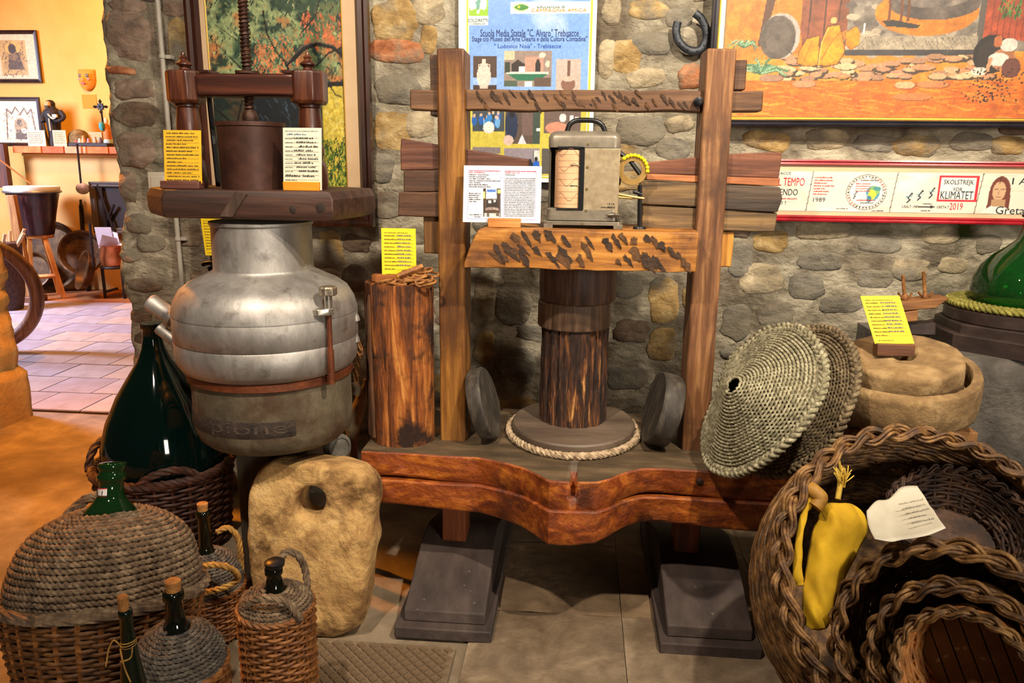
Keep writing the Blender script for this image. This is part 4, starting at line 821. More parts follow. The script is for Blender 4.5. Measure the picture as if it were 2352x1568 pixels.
wl = [(.94, .06, .85, .012, 0), (.885, .1, .5, .025, 2)]+[(.82-.066*i, .05, .2, .015, 0) for i in range(9)]+[(.82-.066*i, .28+.06*(i % 3), .5, .034, 0) for i in range(9)]+[(.21, .05, .75, .045, 0), (.15, .05, .3, .02, 0)]
card('pale handwritten card on an orange holder beside the brown cylinder', 'index_card', V(at(651, 432, 1.90)[0], 1.90, bz1+.002), (1, -.02, 0), (-.0, .12, 1), .098, .150, pale, (.02, .96, bz1), wl, 33, hold_mat=hwo, hh=.022, hd=.02, print_fn=rules)
# ================================================================ demijohns and wicker bottles
wick = pm('dark_wicker', [(.3, '#2a1710'), (.6, '#4f2e20'), (.82, '#7a4d38')], 50, (1, 1, 1), .6, 0, .5, .002)
wickm = pm('mid_wicker', [(.3, '#33200f'), (.55, '#66421f'), (.8, '#96693a')], 40, (1, 1, 1), .65, 0, .5, .002)
wickb = pm('brown_wicker', [(.3, '#4a2b13'), (.55, '#8a5628'), (.8, '#b98146')], 40, (1, 1, 1), .6, 0, .5, .002)
ropem = pm('old_rope', [(.28, '#3a2c20'), (.5, '#6e5a45'), (.75, '#a48d6f')], 45, (1, 1, 1), .95, 0, .7, .003)
ropel = pm('straw_rope', [(.3, '#7a5628'), (.55, '#b4883f'), (.8, '#d9b064')], 45, (1, 1, 1), .85, 0, .6, .003)
greyrope = pm('grey_rope', [(.28, '#332d28'), (.5, '#5d544b'), (.75, '#8f8474')], 60, (1, 1, 1), .95, 0, .9, .004)
gl_teal = glass('teal_glass', '#0c3b35', .05, .85); gl_green = glass('green_glass', '#3d9a48', .03, .9); gl_dark = glass('dark_bottle_glass', '#20261a', .06, .75); gl_olive = glass('olive_glass', '#1d3320', .05, .75)
def weave(b, c, rfun, z0, z1, pitch, stakes, rt, amp=None, n=5, seg=3):
    amp = amp or rt*.9; k = int((z1-z0)/pitch); a = np.arange(stakes*seg)*2*pi/(stakes*seg)
    for i in range(k):
        z = z0+(i+.5)*pitch; rr = rfun(z)+amp*np.cos(a*stakes/2+(i % 2)*pi)
        zv = z+.0012*np.sin(a*5+i)
        b.tube(np.stack([c[0]+rr*np.cos(a), c[1]+rr*np.sin(a), zv], 1), rt, n, True)
    return b
def stakesof(b, c, rfun, z0, z1, stakes, rt):
    for i in range(stakes):
        a = (i+.5)*2*pi/stakes*2 if False else i*2*pi/stakes
        b.tube([(c[0]+rfun(z)*math.cos(a), c[1]+rfun(z)*math.sin(a), z) for z in np.linspace(z0, z1, 6)], rt, 5)
    return b
def loop(b, p0, p1, h, R, bow=(0, 0, 0), **k):
    p0, p1, bow = V(p0), V(p1), V(bow); m_ = (p0+p1)/2+V(0, 0, h)+bow
    return rope(b, spline([p0, p0*.8+p1*.2+V(0, 0, h*.72)+bow*.8, m_, p1*.8+p0*.2+V(0, 0, h*.72)+bow*.8, p1], 8), R, **k)
# -- teal demijohn in a dark basket behind
DY = 2.32; dx = at(372, 1010, DY)[0]; z = lambda y: at(372, y, DY)[2]
dj = thing('teal_demijohn', 'teal glass demijohn with long neck in a dark wicker basket behind the still spouts', 'demijohn', (dx, DY, 0))
Rg = hw(250, 500, 1030, DY)
b = MB(); prof = [(Rg*.6, .03), (Rg*.9, .08), (Rg, .16), (Rg, z(1040)), (Rg*.97, z(1010)), (Rg*.86, z(960)), (Rg*.66, z(905)), (Rg*.44, z(860)), (Rg*.28, z(828)), (Rg*.19, z(800)), (Rg*.15, z(775)), (Rg*.145, z(755)), (Rg*.18, z(752)), (Rg*.18, z(742))]
b.lathe(prof, (dx, DY, 0), 64); b.build('glass_body', gl_teal, dj, smooth=80)
rf = lambda q: Rg*(1.0+.14*min(1, max(0, q/.3)))
b = MB(); zr = z(1062); weave(b, (dx, DY), rf, .01, zr, .0135, 26, .0058); b.build('basket_weave', wick, dj)['kind'] = 'stuff'
b = MB(); stakesof(b, (dx, DY), rf, .0, zr+.01, 26, .006); b.lathe([(Rg*.97, .004), (Rg*.97, .012)], (dx, DY, 0), 30); b.build('basket_stakes', wick, dj)
b = MB(); ring = [(dx+rf(zr)*math.cos(a), DY+rf(zr)*math.sin(a), zr+.004) for a in np.linspace(0, 2*pi, 80)[:-1]]; rope(b, ring, .016, 3, .07, 6, True); b.build('basket_rim', wick, dj)
b = MB(); R0 = rf(zr); loop(b, (dx-R0*.95, DY-.10, zr), (dx-R0*.75, DY+.14, zr), .075, .013, (-.02, 0, 0)); b.build('basket_handle', wick, dj); b = MB(); loop(b, (dx+R0*.1, DY-R0, zr), (dx+R0*.85, DY-R0*.5, zr), .045, .013, (.01, -.01, 0)); b.build('basket_handle', wick, dj)
# -- big rope-bound demijohn in front, leaning back a little
DY = 1.50; dx = at(246, 1375, DY)[0]; z = lambda y, x=246: at(x, y-14, DY)[2]
bd_ = thing('rope_demijohn', 'large demijohn wound in brown rope with green glass neck standing in a wicker basket', 'demijohn', (dx, DY, 0))
hwr = lambda h_, y: abs(at(252+h_, y, DY)[0]-at(252-h_, y, DY)[0])/2
Rr = hwr(200, 1375); nk = hw(219, 272, 1075, DY); zr = z(1372); BETA = .26
def lean(p):
    q = p-V(dx, DY, zr); k = min(1., max(0., p[2]/zr)); a = BETA*k; ca, sa = math.cos(a), math.sin(a)
    # left side sinks slightly, front rises
    return V(dx, DY, zr)+V(q[0], q[1]*ca+q[2]*sa, q[2]*ca-q[1]*sa+q[0]*.06*k)
prof = [(Rr*.62, .02), (Rr*.84, zr*.5), (Rr*.92, zr), (hwr(186, 1340), z(1335)), (hwr(176, 1310), z(1302)), (hwr(162, 1288), z(1272)), (hwr(142, 1262), z(1246)), (hwr(116, 1240), z(1226)), (hwr(84, 1222), z(1213)), (hwr(58, 1210), z(1206))]
gx = dx
b = MB(); b.lathe([(hwr(62, 1225), z(1218)), (hwr(52, 1205), z(1200)), (hwr(38, 1185), z(1184)), (nk*1.05, z(1168)), (nk*.96, z(1150)), (nk*.96, z(1140)), (nk*1.16, z(1135)), (nk*1.18, z(1124)), (nk*1.02, z(1120)), (nk*1.0, z(1114)), (nk*1.12, z(1110)), (nk*1.14, z(1100)), (nk*1.04, z(1097)), (nk*.74, z(1098)), (nk*.66, z(1117))], (gx, DY, 0), 40, cap=False); b.xf(lean); b.build('glass_neck', glass('neck_glass', '#1b4420', .05, .6), bd_, smooth=60)
b = MB(); a = np.linspace(-1.15, .25, 12); b.grid([[(gx+nk*1.04*math.sin(q), DY-nk*1.04*math.cos(q), zq) for q in a] for zq in (z(1170), z(1150))]); b.xf(lean); lb_ = b.build('neck_label', flat('white_label', '#e8dfdc', .6), bd_)
for zq in (z(1170), z(1152)): b = MB(); b.grid([[(gx+nk*1.06*math.sin(q), DY-nk*1.06*math.cos(q), zq+d) for q in a] for d in (0, .0022)]); b.xf(lean); b.build('label_border', flat('red_border', '#b8322a', .6), lb_)
p_ = lean(V(gx-nk*.62, DY-nk*1.06, z(1166))); text('11', lb_, p_, (1, .05, 0), (0, .25, 1), nk*.5, .011, ink)
b = MB(); b.lathe(prof, (dx, DY, 0), 48); b.xf(lean); b.build('body', ropem, bd_)
pr = np.array(prof[2:]); s = np.r_[0, np.cumsum(np.hypot(np.diff(pr[:, 0]), np.diff(pr[:, 1])))]; pitch = .0132; turns = s[-1]/pitch; N_ = int(turns*95)
th = np.linspace(0, turns*2*pi, N_); ss = np.linspace(0, s[-1], N_); rr = np.interp(ss, s, pr[:, 0])+.004; hh = np.interp(ss, s, pr[:, 1])+.003
rr = rr+.005*np.array([noise.noise(Vector((math.cos(q)*2, math.sin(q)*2, h*12))) for q, h in zip(th, hh)]); hh = hh+.004*np.array([noise.noise(Vector((math.cos(q)*2.4, math.sin(q)*2.4, 5+h*9))) for q, h in zip(th, hh)])
b = MB(); rope(b, [lean(V(*p)) for p in np.stack([dx+rr*np.cos(th), DY+rr*np.sin(th), hh], 1)], .0076, 2, .026, 4, step=.0075, k=.66); b.build('rope_coil', ropem, bd_, smooth=180)['kind'] = 'stuff'
rf2 = lambda q: Rr*(.74+.26*min(1, max(0, q/zr)))
b = MB(); weave(b, (dx, DY), rf2, .01, zr-.004, .0088, 42, .0042); b.xf(lean); b.build('basket_weave', wickm, bd_, smooth=180)['kind'] = 'stuff'
b = MB(); stakesof(b, (dx, DY), rf2, 0, zr, 30, .0055); b.lathe([(Rr*.72, .003), (Rr*.72, .010)], (dx, DY, 0), 30); b.xf(lean); b.build('basket_stakes', wickb, bd_)
b = MB(); ring = [lean(V(dx+Rr*1.0*math.cos(a), DY+Rr*1.0*math.sin(a), zr+.002)) for a in np.linspace(0, 2*pi, 90)[:-1]]; rope(b, ring, .0135, 5, .22, 5, True); b.build('basket_rim', ropem, bd_)
b = MB(); rope(b, spline([at(130, 1250, 1.62), at(140, 1205, 1.66), at(175, 1165, 1.70), at(212, 1140, 1.74), at(240, 1150, 1.76)], 8), .014, 3, .07); b.build('basket_handle', ropem, bd_)
# -- three wicker-covered wine bottles and a slim corked bottle
cork = pm('cork', [(.3, '#8a5a2a'), (.6, '#b8803f'), (.8, '#d6a464')], 60, rough=.85, bump=.8)
def wbottle(px, Y, yneck, ybase, yrim, rpx, label, glassm, stop, coverm, handles, hm, top_rope, weavem):
    x = at(px, yrim, Y)[0]; z = lambda y: at(px, y, Y)[2]; R = hw(px-rpx, px+rpx, yrim, Y)
    t = thing('wicker_bottle', label, 'bottle', (x, Y, 0), None)
    nr = .0165; b = MB(); b.lathe([(R*.7, z(ybase)-.05), (R*.55, z(ybase)-.01), (nr*1.25, z(ybase)+.008), (nr, z(ybase)+.03), (nr*.9, z(yneck)-.02), (nr*1.15, z(yneck)-.016), (nr*1.15, z(yneck)-.004), (nr*.95, z(yneck)), (nr*.6, z(yneck))], (x, Y, 0), 28, cap=False); b.build('glass_neck', glassm, t, smooth=60)
    if stop == 'cork': b = MB(); b.lathe([(nr*.75, z(yneck)-.02), (nr*.8, z(yneck)+.006), (nr*.86, z(yneck)+.019), (nr*.7, z(yneck)+.021)], (x+.001, Y, 0), 16, wob=.05); b.build('cork', cork, t)
    else: b = MB(); b.lathe([(nr*.9, z(yneck)-.004), (nr*1.25, z(yneck)+.004), (nr*1.3, z(yneck)+.012), (nr*.9, z(yneck)+.016)], (x+.004, Y-.002, 0), 18, (.3, -.1, 1) and None); b.build('stopper', flat('black_plastic', '#131315', .35), t)
    zr = z(yrim); rf = lambda q: R*(.95+.05*min(1, max(0, q/zr)))
    # shoulder covered in coiled fibre
    pr = np.array([(R*.97, zr-.01), (R*.92, zr+(z(ybase)-zr)*.4), (R*.72, zr+(z(ybase)-zr)*.8), (R*.4, z(ybase)), (nr*1.4, z(ybase)+.006)]); b = MB(); b.lathe([tuple(p) for p in pr], (x, Y, 0), 30)
    s = np.r_[0, np.cumsum(np.hypot(np.diff(pr[:, 0]), np.diff(pr[:, 1])))]; tn = s[-1]/.0085; N_ = int(tn*60); th = np.linspace(0, tn*2*pi, N_); ss = np.linspace(0, s[-1], N_)
    rr = np.interp(ss, s, pr[:, 0])+.003*np.array([noise.noise(Vector((math.cos(q)*3, math.sin(q)*3, k*.003))) for k, q in enumerate(th)])+.002; hh = np.interp(ss, s, pr[:, 1])+.002
    rope(b, np.stack([x+rr*np.cos(th), Y+rr*np.sin(th), hh], 1), .0052, 2, .018, 4, step=.006, k=.68); b.build('fibre_cover', coverm, t, smooth=180)['kind'] = 'stuff'
    b = MB(); weave(b, (x, Y), rf, .006, zr, .0092, 20, .0040, .0038, 5, 4); b.build('weave', weavem, t)['kind'] = 'stuff'
    b = MB(); stakesof(b, (x, Y), rf, 0, zr+.004, 20, .0034); b.lathe([(R*.9, .002), (R*.93, .006), (R*.93, zr-.01), (R*.9, zr)], (x, Y, 0), 30); b.build('stakes', weavem, t)
    b = MB(); rope(b, [(x+R*1.0*math.cos(a), Y+R*1.0*math.sin(a), zr+.002) for a in np.linspace(0, 2*pi, 50)[:-1]], .008, 3, .05, 5, True); b.build('rim', weavem, t)
    for hp in handles: b = MB(); rope(b, spline([at(*p) for p in hp], 8), .0085, 3, .05); b.build('handle', hm, t)
    return t
wbottle(480, 1.82, 1172, 1272, 1345, 74, 'wicker bottle with straw loop handles and corked dark neck beside the rope demijohn', gl_dark, 'cork', greyrope, [[(412, 1350, 1.745), (432, 1312, 1.73), (482, 1297, 1.72), (528, 1304, 1.72), (546, 1330, 1.74), (505, 1352, 1.725), (440, 1366, 1.725)], [(498, 1222, 1.84), (525, 1212, 1.86), (548, 1240, 1.87), (553, 1300, 1.86), (548, 1330, 1.84)]], ropel, 0, wickb)
wbottle(414, 1.22, 1356, 1448, 1530, 96, 'grey fibre wound bottle with cork standing in front of the rope demijohn', gl_dark, 'cork', greyrope, [], ropel, 0, wickb)
wbottle(634, 1.46, 1300, 1358, 1392, 80, 'orange-brown wicker bottle with black stopper in front of the pierced stone', gl_dark, 'stop', ropem, [[(556, 1402, 1.42), (572, 1382, 1.40), (620, 1372, 1.39), (662, 1385, 1.40), (690, 1425, 1.41)], [(640, 1300, 1.50), (655, 1268, 1.51), (684, 1275, 1.52), (702, 1312, 1.53), (706, 1350, 1.52)]], ropem, 0, wickb)
Y = 1.08; x = at(296, 1480, Y)[0]; z = lambda y: at(296, y, Y)[2]; sb_ = thing('slim_bottle', 'slim dark green bottle with cork and twine tied round its neck', 'bottle', (x, Y, 0))
nr = hw(280, 306, 1440, Y); b = MB(); b.lathe([(nr*2.2, .002), (nr*2.4, .01), (nr*2.4, z(1640)), (nr*2.0, z(1560)), (nr*1.35, z(1500)), (nr*1.1, z(1450)), (nr*1.0, z(1415)), (nr*1.15, z(1413)), (nr*1.15, z(1403)), (nr*.95, z(1400))], (x, Y, 0), 32); b.build('glass_body', gl_olive, sb_, smooth=70)
b = MB(); b.lathe([(nr*.8, z(1405)), (nr*.85, z(1390)), (nr*.9, z(1372)), (nr*.7, z(1369))], (x-.002, Y, 0), 16, wob=.06); b.build('cork', cork, sb_)
b = MB()
for k in range(3): b.tube([(x+nr*1.16*math.cos(a), Y+nr*1.16*math.sin(a), z(1478)+.003*k+.002*math.sin(a+k)) for a in np.linspace(0, 2*pi, 26)[:-1]], .0013, 5, True)
b.tube(spline([(x-nr*.6, Y-nr*1.1, z(1478)), at(262, 1470, Y-.02), at(250, 1490, Y-.02), at(243, 1530, Y-.02)], 6), .0014, 5); b.tube(spline([(x+nr, Y-nr*.6, z(1478)), at(300, 1510, Y-.05), at(276, 1520, Y-.05)], 6), .0013, 5); b.tube(spline([at(276, 1490, Y-.03), at(285, 1530, Y-.05), at(300, 1566, Y-.05)], 6), .0013, 5)
b.build('twine', ropel, sb_)
# ================================================================ pierced yellow stone slab
limest = pm('yellow_limestone', [(.22, '#68482a'), (.42, '#a67f4c'), (.6, '#d3ab6c'), (.82, '#ebd6aa')], 10, (1, 1, 1), .92, 0, 1., .016, 22, None, 10, .8, ('#5f3f1c', 6, .54, .66))
out = [(563, 1150), (566, 1128), (578, 1098), (600, 1072), (625, 1060), (660, 1062), (700, 1058), (760, 1064), (808, 1074), (838, 1090), (858, 1118), (861, 1160), (852, 1200), (858, 1250), (848, 1290), (842, 1340), (838, 1400), (828, 1438), (805, 1456), (770, 1468), (720, 1478), (680, 1480), (640, 1478), (600, 1470), (580, 1440), (572, 1380), (562, 1300), (560, 1220)]
SY = 1.80; tilt = .16; cz = 0
def S(px, py, d):
    p = at(px, py, SY); lean = (p[2])*tilt; return V(p[0], SY+lean+d, p[2])
# the slab leans back: re-project so that the outline keeps its place
def S(px, py, d):
    dr = FW*FPX+RT*(px-1176)-UP*(py-784); t = (SY+tilt*EYE)/(dr[1]-tilt*dr[2]); p = CAM+dr*t; return p+V(0, d, -d*tilt)
op = spline([(x, y, 0) for x, y in out], 5, True)[:, :2]; hc = np.array([712, 1153]); ang = np.arctan2(op[:, 1]-hc[1], op[:, 0]-hc[0]); o_ = np.argsort(ang); op, ang = op[o_], ang[o_]
n = 110; aa = np.linspace(-pi, pi, n+1)[:-1]; rad = np.interp(aa, np.r_[ang[-1]-2*pi, ang, ang[0]+2*pi], np.r_[np.hypot(*(op[-1]-hc)), np.hypot(*(op-hc).T), np.hypot(*(op[0]-hc))])
rings = []
for a, R in zip(aa, rad):
    h = 33/math.sqrt((math.cos(a-.5)/1.0)**2+(math.sin(a-.5)/1.12)**2); ring = []
    for f, d in ((0, .075), (0, .04), (0, .012), (.02, .004), (.08, 0), (.2, 0), (.35, 0), (.5, 0), (.65, 0), (.8, 0), (.9, .002), (.965, .012), (1., .03), (1., .06), (.985, .095), (.93, .11), (.5, .112), (.1, .112), (0, .105)):
        q = h+(R-h)*f; P_ = S(hc[0]+q*math.cos(a), hc[1]+q*math.sin(a), d); nn = noise.fractal(Vector(P_*11), 1., 2., 4); k = .013 if f > .05 else .003
        if f > .2 and hc[1]+q*math.sin(a) < 1250 and hc[0]+q*math.cos(a) > 735: k = .024
        ring.append(P_+V(.2, -1, .1)*k*nn+V(1, 0, .5)*(.006*noise.noise(Vector(P_*18)) if f > .9 else 0))
    rings.append(ring)
b = MB(); b.loft(rings, closed=True); b.build('pierced_stone', limest, label='rough yellow stone slab with a round hole leaning before the press', cat='stone', smooth=65)
# a dark peg of wood shows through behind the hole
# ---------------------------------------------------------------- odds and ends between the pot and the stump
gnarl = pm('bleached_wood', [(.3, '#5d4c39'), (.55, '#95815f'), (.8, '#c0ab84')], 24, (1, 1, .3), .85, 0, .9, .006)
b = MB(); p = spline([at(846, 872, 2.27), at(832, 905, 2.26), at(818, 950, 2.25), at(810, 995, 2.24), at(812, 1040, 2.23), V(at(816, 1060, 2.22)[0], 2.22, .0)], 7); b.tube(p, [.012+.012*math.exp(-((i-16)/9)**2)+.004*noise.noise(Vector((i*.5, 0, 0))) for i in range(len(p))], 10); b.rough(.005, 25); b.build('gnarled_branch', gnarl, label='pale gnarled branch standing between the still pot and the log stump', cat='branch', smooth=60)
rl = pm('weathered_roller', [(.3, '#55524a'), (.6, '#7b776c'), (.8, '#9c978a')], 30, rough=.7, bump=.4)
c = at(778, 1026, 2.13); b = MB(); R = .040; b.lathe([(R*.55, -.03), (R*.9, -.03), (R, -.024), (R*.97, -.012), (R*1.02, 0), (R*.96, .010), (R*.8, .014), (R*.72, .014), (R*.66, .009), (R*.2, .008)], c, 36, (.75, -.62, .12)); rb = thing('grooved_roller', 'grey grooved round roller on a post behind the pierced stone', 'roller', (c[0], c[1], 0)); b.build('wheel', rl, rb, smooth=40)
b = MB(); b.tube([(c[0]-.02, c[1]+.02, 0), (c[0]-.02, c[1]+.02, c[2])], .022, 12); b.build('post', pm('teal_paint', [(.3, '#1d2f2c'), (.7, '#34504a')], 20, rough=.6), rb)
hc_ = thing('hanging_chain', 'dark iron chain hanging from the hook of the still pot', 'chain', at(812, 800, 2.06)); r = random.Random(9)
for i in range(9):
    w_ = at(825-1.0*i, 794+i*10, 2.035+.115*min(1, i/3)); piece('chain_link', lm, hc_, w_, (pi/2 if i % 2 else 0, 1.2+r.uniform(-.2, .2), r.uniform(-.5, .5)), (.7, .7, .7))
hc_.children[0].data.materials[0]
b = MB(); b.tube(spline([at(815, 876, 2.15), at(818, 884, 2.15), at(823, 892, 2.15), at(819, 906, 2.15)], 5), .010, 8); b.build('chain_hook', pm('old_leather', [(.3, '#4a3a28'), (.7, '#8d7a5c')], 30, rough=.8), hc_)
# ================================================================ right side: ledge, millstone, green demijohn, fibre mats, baskets
dkst = pm('dark_ledge_stone', [(.25, '#2e2b27'), (.5, '#55504a'), (.78, '#7d776c')], 7, (1, 1, 1), .9, 0, 1., .02, 16, None, 10, .5)
lz = at(2245, 828, 2.24)[2]
b = MB(); G = []
for t in np.linspace(0, 1, 40):
    x = .98+t*1.6; row = []
    for y, z in [(2.25, k) for k in np.linspace(0, lz-.02, 12)]+[(2.27, lz)]+[(k, lz) for k in np.linspace(2.32, 2.76, 8)]:
        n_ = noise.fractal(Vector((x*5, y*5, z*5)), 1., 2., 4); row.append((x, y+(.03*n_ if z < lz-.01 else 0), z+(.004*n_ if z >= lz-.01 else 0)))
    G.append(row)
b.grid(G, flip=True); e0 = G[0]; b.add(list(e0)+[(.98, 2.76, 0)], [tuple(range(len(e0)+1))])
b.build('wall_right', dkst, kind='structure', label='dark rough stone ledge along the foot of the wall', smooth=180)
# -- stepped dark base, woven mat and green demijohn
dwood = pm('dark_base_wood', [(.25, '#1e1512'), (.5, '#342722'), (.8, '#50403a')], 14, (.3, 1, 1), .55, 0, .5, .003)
gx, gy = at(2352, 760, 2.52)[0], 2.48
gx = at(2345, 735, 2.48)[0]
pb = thing('stepped_base', 'dark stepped octagonal wooden press base on the stone ledge', 'base', (gx, gy, lz))
def ngon(r, k, x=gx, y=gy, n=8, ph=pi/8, sx=1.): return [(x+sx*r*math.cos(ph+i*2*pi/n), y+r*math.sin(ph+i*2*pi/n)) for i in range(n)]
s1 = at(2112, 760, 2.5); R8 = (gx-at(2118, 770, 2.47)[0])/math.cos(pi/8)
R8 = min(R8, .262)
za_, zb_, zc_ = lz, at(2240, 790, 2.28)[2], at(2300, 778, 2.3)[2]
b = MB(); b.loft([[(x, y, z) for x, y in ngon(R8*k, 0)] for z, k in ((lz, 1), (lz+.045, 1), (lz+.048, .985))]); b.build('lower_step', dwood, pb, smooth=20)
b = MB(); b.loft([[(x, y, z) for x, y in ngon(R8*k*.90, 0)] for z, k in ((lz+.046, 1), (lz+.072, 1), (lz+.076, .97))]); b.build('middle_step', dwood, pb, smooth=20)
b = MB(); b.lathe([(R8*.80, lz+.074), (R8*.82, lz+.080), (R8*.82, lz+.112), (R8*.79, lz+.116)], (gx, gy, 0), 48); b.build('round_step', dwood, pb, smooth=30)
mz = lz+.116
grope = pm('green_straw', [(.3, '#5d5a22'), (.55, '#8f8a3c'), (.8, '#c2b968')], 40, rough=.85, bump=.6)
wm = thing('straw_ring', 'greenish plaited straw ring under the green demijohn', 'ring', (gx, gy, mz))
b = MB()
for k in range(5):
    rr = R8*(.605+.046*k); rope(b, [(gx+rr*math.cos(a), gy+rr*math.sin(a), mz+.010+.002*(k % 2)) for a in np.linspace(0, 2*pi, 90)[:-1]], .0098, 2, .034, 5, True, k=.66)
b.build('plait', grope, wm, smooth=180)['kind'] = 'stuff'
b = MB(); b.lathe([(R8*.5, mz+.001), (R8*.78, mz+.001), (R8*.78, mz+.008), (R8*.5, mz+.008)], (gx, gy, 0), 40); b.build('backing', grope, wm)
gd = thing('green_demijohn', 'bright green glass demijohn on the plaited straw ring', 'demijohn', (gx, gy, mz)); Rg = R8*.57; z = lambda y: at(2330, y, gy)[2]
b = MB(); b.lathe([(Rg*.3, mz+.006), (Rg*.86, mz+.007), (Rg*.97, mz+.02), (Rg*1.0, mz+.05), (Rg*.97, mz+.09), (Rg*.86, mz+.125), (Rg*.66, mz+.160), (Rg*.44, mz+.185), (Rg*.30, mz+.205), (Rg*.235, mz+.23), (Rg*.22, mz+.26), (Rg*.22, mz+.272), (Rg*.27, mz+.276), (Rg*.27, mz+.29), (Rg*.2, mz+.292)], (gx, gy, 0), 64); b.build('glass_body', gl_green, gd, smooth=80)
# -- wing-nut clamp
cw = wood('clamp_wood', '#4a2c14', '#80532a', '#a97a46', 'x', 24, .6)
kc = at(2110, 720, 2.42); cp_ = thing('wooden_clamp', 'small wooden clamp with two rusty wing-nut bolts between demijohn and millstone', 'clamp', (kc[0], 2.43, lz))
def quad(name, pts, Y0, d, mat, par): bb = MB(); bb.prism([at(x, y, Y0) for x, y in pts], (0, d, 0)); return bb.build(name, mat, par, bevel=.003)
quad('jaw', [(2054, 695), (2182, 684), (2150, 708), (2058, 716)], 2.40, .07, cw, cp_)
quad('jaw', [(2052, 720), (2110, 712), (2108, 738), (2054, 742)], 2.40, .07, cw, cp_)
quad('bed', [(2000, 690), (2062, 742), (2150, 742), (2150, 770), (2062, 768), (2000, 712)], 2.45, .05, dwood, cp_)
for x, yt, yb in ((2074, 632, 690), (2121, 624, 688)):
    bb = MB(); bb.tube([at(x, yt, 2.43), at(x+5, yb+12, 2.43)], .0052, 8); bl = bb.build('bolt', rust, cp_)
    c = at(x+4, yb-8, 2.43); bb = MB(); bb.lathe([(.010, -.006), (.010, .004), (.006, .01)], c, 10)
    for s in (-1, 1): bb.tube(spline([c, c+V(s*.014, 0, .003), c+V(s*.020, 0, .014)], 4), [.004]*4+[.006]*4+[.004], 6, flatten=.5)
    bb.build('wing_nut', rust, bl)
# -- hand millstone: hollowed lower stone with a runner stone in it, on a timber stand
mill = pm('millstone', [(.25, '#5a4429'), (.5, '#8b6f48'), (.68, '#a98d62'), (.85, '#c9b084')], 16, (1, 1, 1), .92, 0, .9, .006, 44, None, 10, .4, ('#5b4126', 5, .56, .7))
mY = 2.02; mx = at(2066, 900, mY)[0]; ax = V(-.10, -.20, 1.); ax /= np.linalg.norm(ax)
RL = abs(at(2236, 900, mY)[0]-mx); zm0 = at(2066, 895, mY)[2]
c0 = V(mx, mY, zm0-.035)
ms = thing('quern_base', 'round hollowed stone quern base with a square notch in its side', 'millstone', (mx, mY, zm0-.04))
b = MB(); prof = [(RL*.85, -.008), (RL*.97, .0), (RL, .012), (RL*1.005, .05), (RL*1.0, .088), (RL*.975, .100), (RL*.86, .103), (RL*.845, .098), (RL*.84, .05), (.02, .045)]
b.lathe(prof, c0, 80, ax); b.rough(.004, 14); b.rough(.002, 62); lowst = b.build('stone_body', mill, ms, smooth=60)
# the notch, a recessed square pocket
c = at(2146, 965, mY-RL*.80); d_ = V(c[0]-mx, c[1]-mY, 0); d_ /= np.linalg.norm(d_); tdir = V(-d_[1], d_[0], 0); pc = c0+d_*RL*1.0+ax*.042
b = MB(); P = lambda u, v, w_: pc+tdir*u+ax*v+d_*w_
b.prism([P(u, v, .03) for u, v in ((-.026, -.028), (.026, -.028), (.026, .026), (-.026, .026))], -d_*.075); cut = b.build('c', mill)
md = lowst.modifiers.new('pocket', 'BOOLEAN'); md.operation = 'DIFFERENCE'; md.object = cut; md.solver = 'EXACT'; bpy.context.view_layer.update()
nm = bpy.data.meshes.new_from_object(lowst.evaluated_get(bpy.context.evaluated_depsgraph_get())); lowst.modifiers.clear(); lowst.data = nm; bpy.data.objects.remove(cut)
RU = RL*.77; u0 = c0+ax*.046
b = MB(); rp = [(.030, .0), (RU*.96, .0), (RU, .006), (RU*1.0, .050), (RU*.995, .082), (RU*.975, .090), (RU*.93, .093), (RU*.6, .094), (.034, .092), (.028, .088), (.026, .03)]
b.lathe(rp, u0, 80, ax, cap=False); b.rough(.0025, 15, 4); b.rough(.002, 60); b.build('runner_stone', mill, label='round upper quern stone with a central hole resting in its base', cat='millstone', smooth=60)
mtop = u0+ax*.092
hm = wood('holder_wood_dark', '#3a2012', '#5d3720', '#7c5030', 'x', 30)
BL = mtop+V(-.075, -.005, .028); xd_ = V(1, .04, .03); yd_ = V(-.28, .42, 1)
card('bright yellow ruled card on a small wooden block on the quern stone', 'index_card', BL, xd_, yd_, .098, .128, ycard, (.02, .98, mtop[2]+.0), form, 6, hold_mat=hm, hh=.03, hd=.03, print_fn=rules)
# timber stand
sw_ = wood('stand_timber', '#5a3818', '#8c6030', '#b3854a', 'y', 20, .7)
ms2 = thing('millstone_stand', 'rough timber trestle under the quern stones', 'stand', (mx, mY, 0))
zz0 = (c0-ax*.008)[2]-.05
for yy in (mY-.02, mY+.13):
    zt2 = zz0-(yy-mY)*-.2
    b = MB(); b.box(mx-RL*.95, mx+RL*1.0, yy-.035, yy+.035, zt2-.055, zt2+.006); b.build('cross_bar', sw_, ms2, bevel=.004)
    for s in (-.85, .92):
        b = MB(); b.box(mx+RL*s-.03, mx+RL*s+.03, yy-.03, yy+.03, 0, zt2-.05); b.build('leg', sw_, ms2, bevel=.004)
